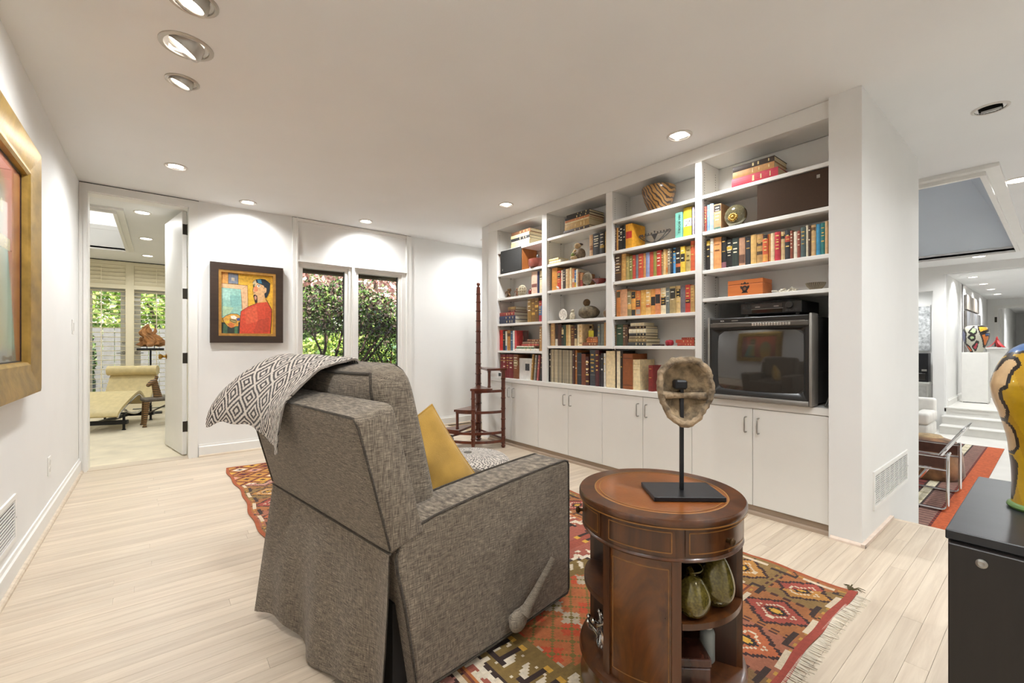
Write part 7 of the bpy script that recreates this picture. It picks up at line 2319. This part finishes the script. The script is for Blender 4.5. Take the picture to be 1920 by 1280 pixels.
# pedestals and vases
PEDW = M('pedestal_white', '#dedcd7', .5, var=.01)
g = thing('white_pedestal', 'tall white box pedestal at the top of the steps', 'pedestal', (11.92, 1.0, 0))
MB().rbox(-.17, .17, -.17, .17, .012, .932, .003, 1).build('body', PEDW, g)
MB().box(-.155, .155, -.155, .155, 0, .012).build('recessed_plinth', DARKM, g)  # dark plinth set back under the body
def vase2_pat(th, z):
    L3 = lambda h: np.array(lin(h))
    camA = math.atan2(-1.0, -11.92)
    a = (th - camA + PI) % (2 * PI) - PI
    x = np.sin(a); front = np.cos(a) > 0
    v_ = z / .50
    C_ = np.zeros(th.shape + (3,)); C_[:] = L3('#b9b6a6')
    def sh_(pts, h, lw=.045):
        C_[inside(x, v_, pts)] = L3(h); C_[seg_d(x, v_, pts + pts[:1]) < lw] = L3('#1d1512')
    sh_([(-1.1, .45), (-.95, .9), (-.7, .7), (-.75, .5), (-.9, .3)], '#6d6f8c')
    sh_([(-.5, .75), (-.25, .95), (.0, .9), (.05, .75), (-.15, .65)], '#a9bf8e'); sh_([(-.55, .55), (-.35, .65), (-.1, .62), (-.1, .48), (-.35, .45)], '#a9bf8e')
    sh_([(.2, .98), (1.0, .98), (.9, .8), (.5, .75), (.3, .7), (.2, .85)], '#d9a62e'); sh_([(.35, .65), (.6, .72), (.95, .6), (.9, .2), (.7, .25)], '#c9702c')
    sh_([(-.35, .2), (-.1, .3), (.05, .4), (.2, .38), (.15, .22), (.05, .1), (-.15, .08)], '#a8283a'); sh_([(-.95, .35), (-.6, .2), (-.45, .0), (-.8, .0)], '#c95a2c')
    sh_([(.6, .72), (.95, .7), (.95, .62), (.7, .6)], '#3f5f96', .02)
    return C_
urn('painted_vase', 'round white and multicoloured painted vase on the white pedestal', (11.92, 1.0, .9326), [(.085, .0), (.10, .04), (.135, .12), (.170, .24), (.182, .35), (.165, .44), (.12, .49), (.09, .50)], vase2_pat, 110, 80, None)
g = thing('narrow_pedestal', 'narrower white pedestal farther down the hall under red sculpture', 'pedestal', (13.3, .82, 0))
MB().rbox(-.14, .14, -.13, .13, 0, .985, .003, 1).build('body', PEDW, g)
MB().rbox(-.155, .155, -.145, .145, .985, 1.02, .003, 1).build('cap', PEDW, g)
g = thing('red_sculpture', 'small red three-legged arched sculpture on the narrow hall pedestal', 'sculpture', (13.3, .82, 1.0206))
REDM = M('red_lacquer_metal', '#b3262a', .35)
for k in range(3):
    a = R(90 + 120 * k + 20)
    mb = MB()
    n_ = 10
    for i in range(n_ + 1):
        t = i / n_
        r_ = .155 * t ** 1.3; z = .205 * (1 - t) ** 1.7
        wd = .010 + .035 * t * (1 - t) * 2 + .012 * t
        cx_, cy_ = r_ * math.cos(a), r_ * math.sin(a)
        nx_, ny_ = -math.sin(a) * wd, math.cos(a) * wd
        mb.v += [(cx_ + nx_, cy_ + ny_, z + .006), (cx_ - nx_, cy_ - ny_, z + .006), (cx_ - nx_, cy_ - ny_, z), (cx_ + nx_, cy_ + ny_, z)]
    for i in range(n_):
        for e_ in range(4): mb.f.append((i * 4 + e_, i * 4 + (e_ + 1) % 4, i * 4 + 4 + (e_ + 1) % 4, i * 4 + 4 + e_)); mb.m.append(0)
    fix_normals(mb.build('leg', REDM, g, 50))
MB().lathe([(.022, .17), (.012, .20), (.004, .225), (0, .226)], 12).build('peak', REDM, g, 50)
# hall paintings
def hall_art(x0, x1, z0, z1, label, cols, name='hall_painting'):
    g = thing(name, label, 'painting', ((x0 + x1) / 2, 1.2495, z0))
    w_, h_ = x1 - x0, z1 - z0
    MB().box(-w_ / 2, w_ / 2, -.045, -.002, 0, h_).build('canvas_edge', M('canvas_edge', '#8f8a85', .6), g)
    m, nt, bb = _new(name)
    n, l = nt.nodes, nt.links
    tc = n.new('ShaderNodeTexCoord'); mp = n.new('ShaderNodeMapping'); mp.inputs['Scale'].default_value = (7, 1, .8)
    ns = n.new('ShaderNodeTexNoise'); ns.inputs['Scale'].default_value = 1.6; ns.inputs['Detail'].default_value = 4
    rp = n.new('ShaderNodeValToRGB'); rp.color_ramp.elements[0].position = .32; rp.color_ramp.elements[1].position = .68
    rp.color_ramp.elements[0].color = lin(cols[0]) + (1,); rp.color_ramp.elements[1].color = lin(cols[2]) + (1,)
    e_ = rp.color_ramp.elements.new(.5); e_.color = lin(cols[1]) + (1,)
    l.new(tc.outputs['Object'], mp.inputs['Vector']); l.new(mp.outputs[0], ns.inputs['Vector']); l.new(ns.outputs['Fac'], rp.inputs['Fac']); l.new(rp.outputs['Color'], bb.inputs['Base Color'])
    bb.inputs['Roughness'].default_value = .3
    MB().box(-w_ / 2 + .004, w_ / 2 - .004, -.047, -.045, .004, h_ - .004).build('painted_front', m, g)
hall_art(12.85, 15.0, 1.80, 2.10, 'wide streaked grey and rust painting high on the hall wall', ('#5a6272', '#b9b2a6', '#9a6a4c'))
hall_art(12.85, 15.3, .70, 1.77, 'large streaked blue-grey painting on hall wall behind the vase', ('#7d8698', '#b5b3b2', '#d3cdc4'), 'hall_painting_lower')
# hall door, open
dl = MB().box(HE + .13, HE + .95, 1.00, 1.04, .01, 2.03)
struct('door_4', dl, TRIM)
struct('trim_20', MB().box(HE - .02, HE, 1.05, 1.13, 0, 2.13).box(HE - .02, HE, .1, 1.05, 2.05, 2.13), TRIM)
for z in (.5, 1.1, 1.75): struct('trim_%d' % (21 + int(z * 2)), MB().box(HE - .026, HE - .02, 1.075, 1.12, z - .07, z + .07), M('aged_bronze', '#3b362f', 0.45, 0.7))
# niche with painting, stove and low cabinet left of the hall
xn = 12.598
def nY(u): return ax_(u, 600, xn).y
def nZ(v): return ax_(1732, v, xn).z
g = thing('speckled_painting', 'pale grey speckled painting in the niche beyond the wall end', 'painting', (xn, (nY(1722) + nY(1741)) / 2, nZ(657)))
w_ = nY(1715) - nY(1741)
MB().box(-.03, 0, -w_ / 2, w_ / 2, 0, nZ(572) - nZ(657)).build('canvas', M('speckled_canvas', '#b6b8b8', .6, var=.25, scale=16), g)
MB().box(-.034, -.030, -w_ / 2, w_ / 2, nZ(572) - nZ(657) - .03, nZ(572) - nZ(657)).build('top_edge', PEDW, g)
g = thing('black_stove', 'black box stove with steel handle in the niche beyond the wall end', 'stove', (xn - .25, (nY(1715) + nY(1741)) / 2 - .05, nZ(712) - .02))
MB().rbox(-.15, .15, -w_ / 2, w_ / 2, 0, nZ(660) - nZ(712), .01, 2).build('body', BLACKM, g, 40)
MB().box(-.165, -.15, -w_ / 2 + .02, w_ / 2 - .12, .22, .26).build('handle', STEEL, g)
MB().rbox(-.16, -.15, -w_ / 2 + .04, w_ / 2 - .04, .04, .18, .004, 1).build('stove_door', M('stove_glass', '#26221f', .15), g)
g = thing('niche_cabinet', 'white low cabinet under the black stove', 'cabinet', (xn - .27, (nY(1715) + nY(1741)) / 2 - .05, LZ))
hz = nZ(712) - .0205 - LZ
MB().rbox(-.2, .2, -w_ / 2 - .03, w_ / 2 + .03, hz - .04, hz, .004, 1).build('top', PEDW, g)
MB().box(-.18, .2, -w_ / 2 - .01, w_ / 2 + .01, 0, hz - .041).build('body', PEDW, g)
MB().rbox(-.19, -.181, -w_ / 2 + .02, w_ / 2 - .02, .06, hz - .08, .003, 1).build('door', M('pale_grey_door', '#c4c3bf', .5), g)

# ================================================================== GARDEN
struct('ground', MB().box(-14, 26, 5.45, 34, -.34, -.22), M('garden_soil', '#5e5a40', .95, var=.25, scale=1.5))
struct('wall_outside', MB().box(1.06, 4.4, T2, T2 + .02, -.3, .12).box(1.06, 4.4, T2, T2 + .02, 2.0, CH), M('brown_siding', '#6b5846', .8))
struct('roof_eave', MB().box(1.06, 5.0, T2, T2 + .75, CH - .02, CH + .06).box(1.06, 5.0, T2 + .62, T2 + .75, 1.985, CH - .02), M('dark_brown_eave', '#665640', .8))
def leaves(name, parent, pts_fn, n, size, cols, seed, m):
    rs = np.random.RandomState(seed)
    P = pts_fn(rs, n)
    a = rs.randn(n, 3); a /= np.linalg.norm(a, axis=1)[:, None]
    b_ = np.cross(a, rs.randn(n, 3)); b_ /= np.linalg.norm(b_, axis=1)[:, None]
    s_ = size * (.6 + .8 * rs.rand(n))[:, None]
    c = np.cross(a, b_)
    V = np.stack([P - a * s_ * .5, P + b_ * s_ * .26 + c * s_ * .06, P + a * s_ * .5, P - b_ * s_ * .26 + c * s_ * .06], 1).reshape(-1, 3)
    F = np.arange(n * 4).reshape(-1, 4)
    me = bpy.data.meshes.new(name)
    me.vertices.add(n * 4); me.vertices.foreach_set('co', V.astype(np.float32).ravel())
    me.loops.add(n * 4); me.loops.foreach_set('vertex_index', F.ravel().astype(np.int32))
    me.polygons.add(n); me.polygons.foreach_set('loop_start', (np.arange(n) * 4).astype(np.int32))
    me.update(calc_edges=True)
    me.materials.append(m)
    o = link(name, me, parent)
    pal = np.array([lin(h) for h in cols])
    k = rs.randint(0, len(cols), n)
    paint_mesh(o, pal[k] * (.75 + .5 * rs.rand(n))[:, None])
    return o
LEAF = M_attr('leaf', .5, 0, 60, 0)
_b = LEAF.node_tree.nodes['Principled BSDF']
_b.inputs['Specular IOR Level'].default_value = .35
BARK = M('bark', '#4f3f33', .9, var=.25, scale=12, bump=.5, bscale=40)
def dome(c, r, lo=-.3, shell=.35):
    def fn(rs, n):
        d = rs.randn(n * 3, 3); d /= np.linalg.norm(d, axis=1)[:, None]
        d = d[d[:, 2] > lo][:n]
        while len(d) < n: d = np.concatenate([d, d])[:n]
        k = (1 - shell * rs.rand(n) ** 1.6)
        k *= 1 + .10 * np.sin(d[:, 0] * 5 + c[0]) * np.cos(d[:, 1] * 6) + .06 * np.sin(d[:, 2] * 9 + d[:, 0] * 7)
        return np.array(c) + d * np.array(r) * k[:, None]
    return fn
def branchy(parent, base, tips, r0, seed):
    rr_ = random.Random(seed)
    for t in tips:
        a, b_ = Vector(base), Vector(t)
        pts, rs_ = [], []
        for k in range(7):
            f_ = k / 6
            p = a.lerp(b_, f_) + Vector((rr_.uniform(-.05, .05), rr_.uniform(-.05, .05), rr_.uniform(-.03, .05) + .12 * math.sin(f_ * PI))) * (1 if 0 < k < 6 else 0)
            pts.append(tuple(p)); rs_.append(r0 * (1 - .72 * f_))
        MB().tube(pts, rs_, 7).build('branch', BARK, parent, 60)
def shrub(name, label, cat, loc, c, r, n, size, cols, seed, tips, r0=.03, lo=-.3, shell=.35, group=None):
    g = thing(name, label, cat, loc, group=group)
    tag(leaves('foliage', g, dome(c, r, lo, shell), n, size, cols, seed, LEAF), kind='stuff')
    branchy(g, (0, 0, 0), tips, r0, seed)
    return g
GRN = ['#3f5a26', '#4f6b2c', '#5c7a34', '#34491f', '#6f8a3e', '#5a4636']
shrub('rounded_shrub', 'large dark rounded shrub with bare twisting stems outside the left pane', 'shrub', (1.95, 6.95, -.22), (.42, .45, 1.62), (.98, .95, .70), 10500, .055, GRN + ['#5a4840', '#493a33', '#5a4840', '#64544a', '#493a33', '#7a8f48'], 1, [(.0, .1, 1.7), (.4, .2, 1.9), (.75, .1, 1.85), (.95, .3, 1.7), (1.25, .4, 1.75), (.2, .6, 1.9), (1.0, -.2, 1.55), (-.1, .1, 1.6)], .034, -.25, .45)
shrub('rounded_shrub', 'green dome-shaped shrub outside the right pane', 'shrub', (3.25, 7.45, -.22), (.05, .3, 1.05), (.80, .75, .72), 6000, .055, GRN, 2, [(.0, .1, 1.3), (.3, .2, 1.5), (-.3, .2, 1.5), (.5, .2, 1.2)], .03, -.55, .4)
shrub('leafy_bush', 'bright green low bush behind the dark shrub stems', 'shrub', (3.0, 9.5, -.22), (0, 0, .75), (1.4, .6, .8), 4200, .10, ['#8a9e3c', '#a4b552', '#6f8a3a', '#b7c46a', '#58752e'], 3, [(.3, 0, .9), (-.5, 0, .9)], .03, -.6, .4)
shrub('leafy_bush', 'glossy mid-green bush low behind the right pane', 'shrub', (5.0, 9.4, -.22), (0, 0, .80), (1.2, .7, .68), 4200, .09, ['#4f7a4a', '#6a9468', '#3c5f38', '#88ad84'], 4, [(.3, 0, .9), (-.4, 0, .9)], .03, -.6, .4)
shrub('red_maple', 'pale red maple tree arching above the shrubs', 'tree', (4.4, 12.0, -.22), (.2, 0, 3.3), (3.1, 1.5, 1.5), 7000, .14, ['#c9958a', '#d4aca0', '#bd8274', '#dcc0b4', '#c58c7e', '#b4bb8c'], 5, [(-1.6, 0, 3.3), (-.6, 0, 3.9), (.6, .2, 4.0), (1.8, 0, 3.6), (-2.3, .2, 2.7)], .10, -.75, .7)
for k, (x, y, z, rx, rz, n_) in enumerate(((1.5, 17.5, 3.2, 3.8, 3.6, 8000), (6.0, 18.5, 3.4, 4.0, 3.8, 8000), (11.0, 17.0, 3.0, 3.4, 3.4, 3000))):
    shrub('garden_tree', ['tall green tree behind the left window pane', 'tall green tree behind the red maple', 'tall green tree at the far right of the garden'][k], 'tree', (x, y, -.22), (0, 0, z), (rx, 1.6, rz), n_, .26, ['#6b8a45', '#8aa45c', '#55723a', '#a3b877'], 60 + k, [(0, 0, z), (1, 0, z), (-1, 0, z)], .14, -.95, .6)
bt = MB().rbox(3.3, 5.6, 10.4, 11.6, -.215, .42, .05, 3)
tag(bt.build('pool_cover', M('pale_blue_cover', '#a9c9d6', .5, var=.08, scale=4)), 'pale blue covered garden tub low behind the right pane', 'tub')
# garden behind the shuttered doors
for k, (x, y, z, rx, rz, n_, cs2) in enumerate(((-1.7, 13.2, 2.6, 1.5, 1.5, 3800, ['#8fa83e', '#b2c464', '#6f8f38', '#c9d68c']), (.3, 13.6, 2.7, 1.5, 1.6, 3800, ['#86a23c', '#a9bf5c', '#6a8a36', '#bccf7c']))):
    shrub('yellow_green_tree', ['yellow-green tree behind left shutter', 'yellow-green tree behind right shutter'][k], 'tree', (x, y, -.22), (0, 0, z), (rx, .8, rz), n_, .13, cs2, 80 + k, [(0, 0, z), (.6, 0, z), (-.6, 0, z)], .08, -.95, .6)
shrub('climbing_vine', 'dark climbing vine beside the grey garden gate', 'shrub', (-1.12, 11.2, -.22), (0, 0, .95), (.22, .15, 1.0), 2000, .07, ['#3f5a26', '#56703a', '#7f9a58', '#2e3f22'], 90, [(0, 0, 1.5), (.1, 0, 1.2)], .02, -.98, .8)
g = thing('garden_gate', 'grey vertical board garden gate behind the shuttered doors', 'gate', (-.25, 11.5, -.22))
for k in range(9):
    MB().box(-.75 + k * .17, -.75 + k * .17 + .162, 0, .03, .04, 1.62 if k % 9 else 1.62).build('board', M('grey_fence_paint', '#6f6e6a', .7, var=.06), g)
for z in (.25, 1.4): MB().box(-.76, .78, .031, .07, z, z + .09).build('rail', M('grey_fence_paint', '#6f6e6a', .7), g)
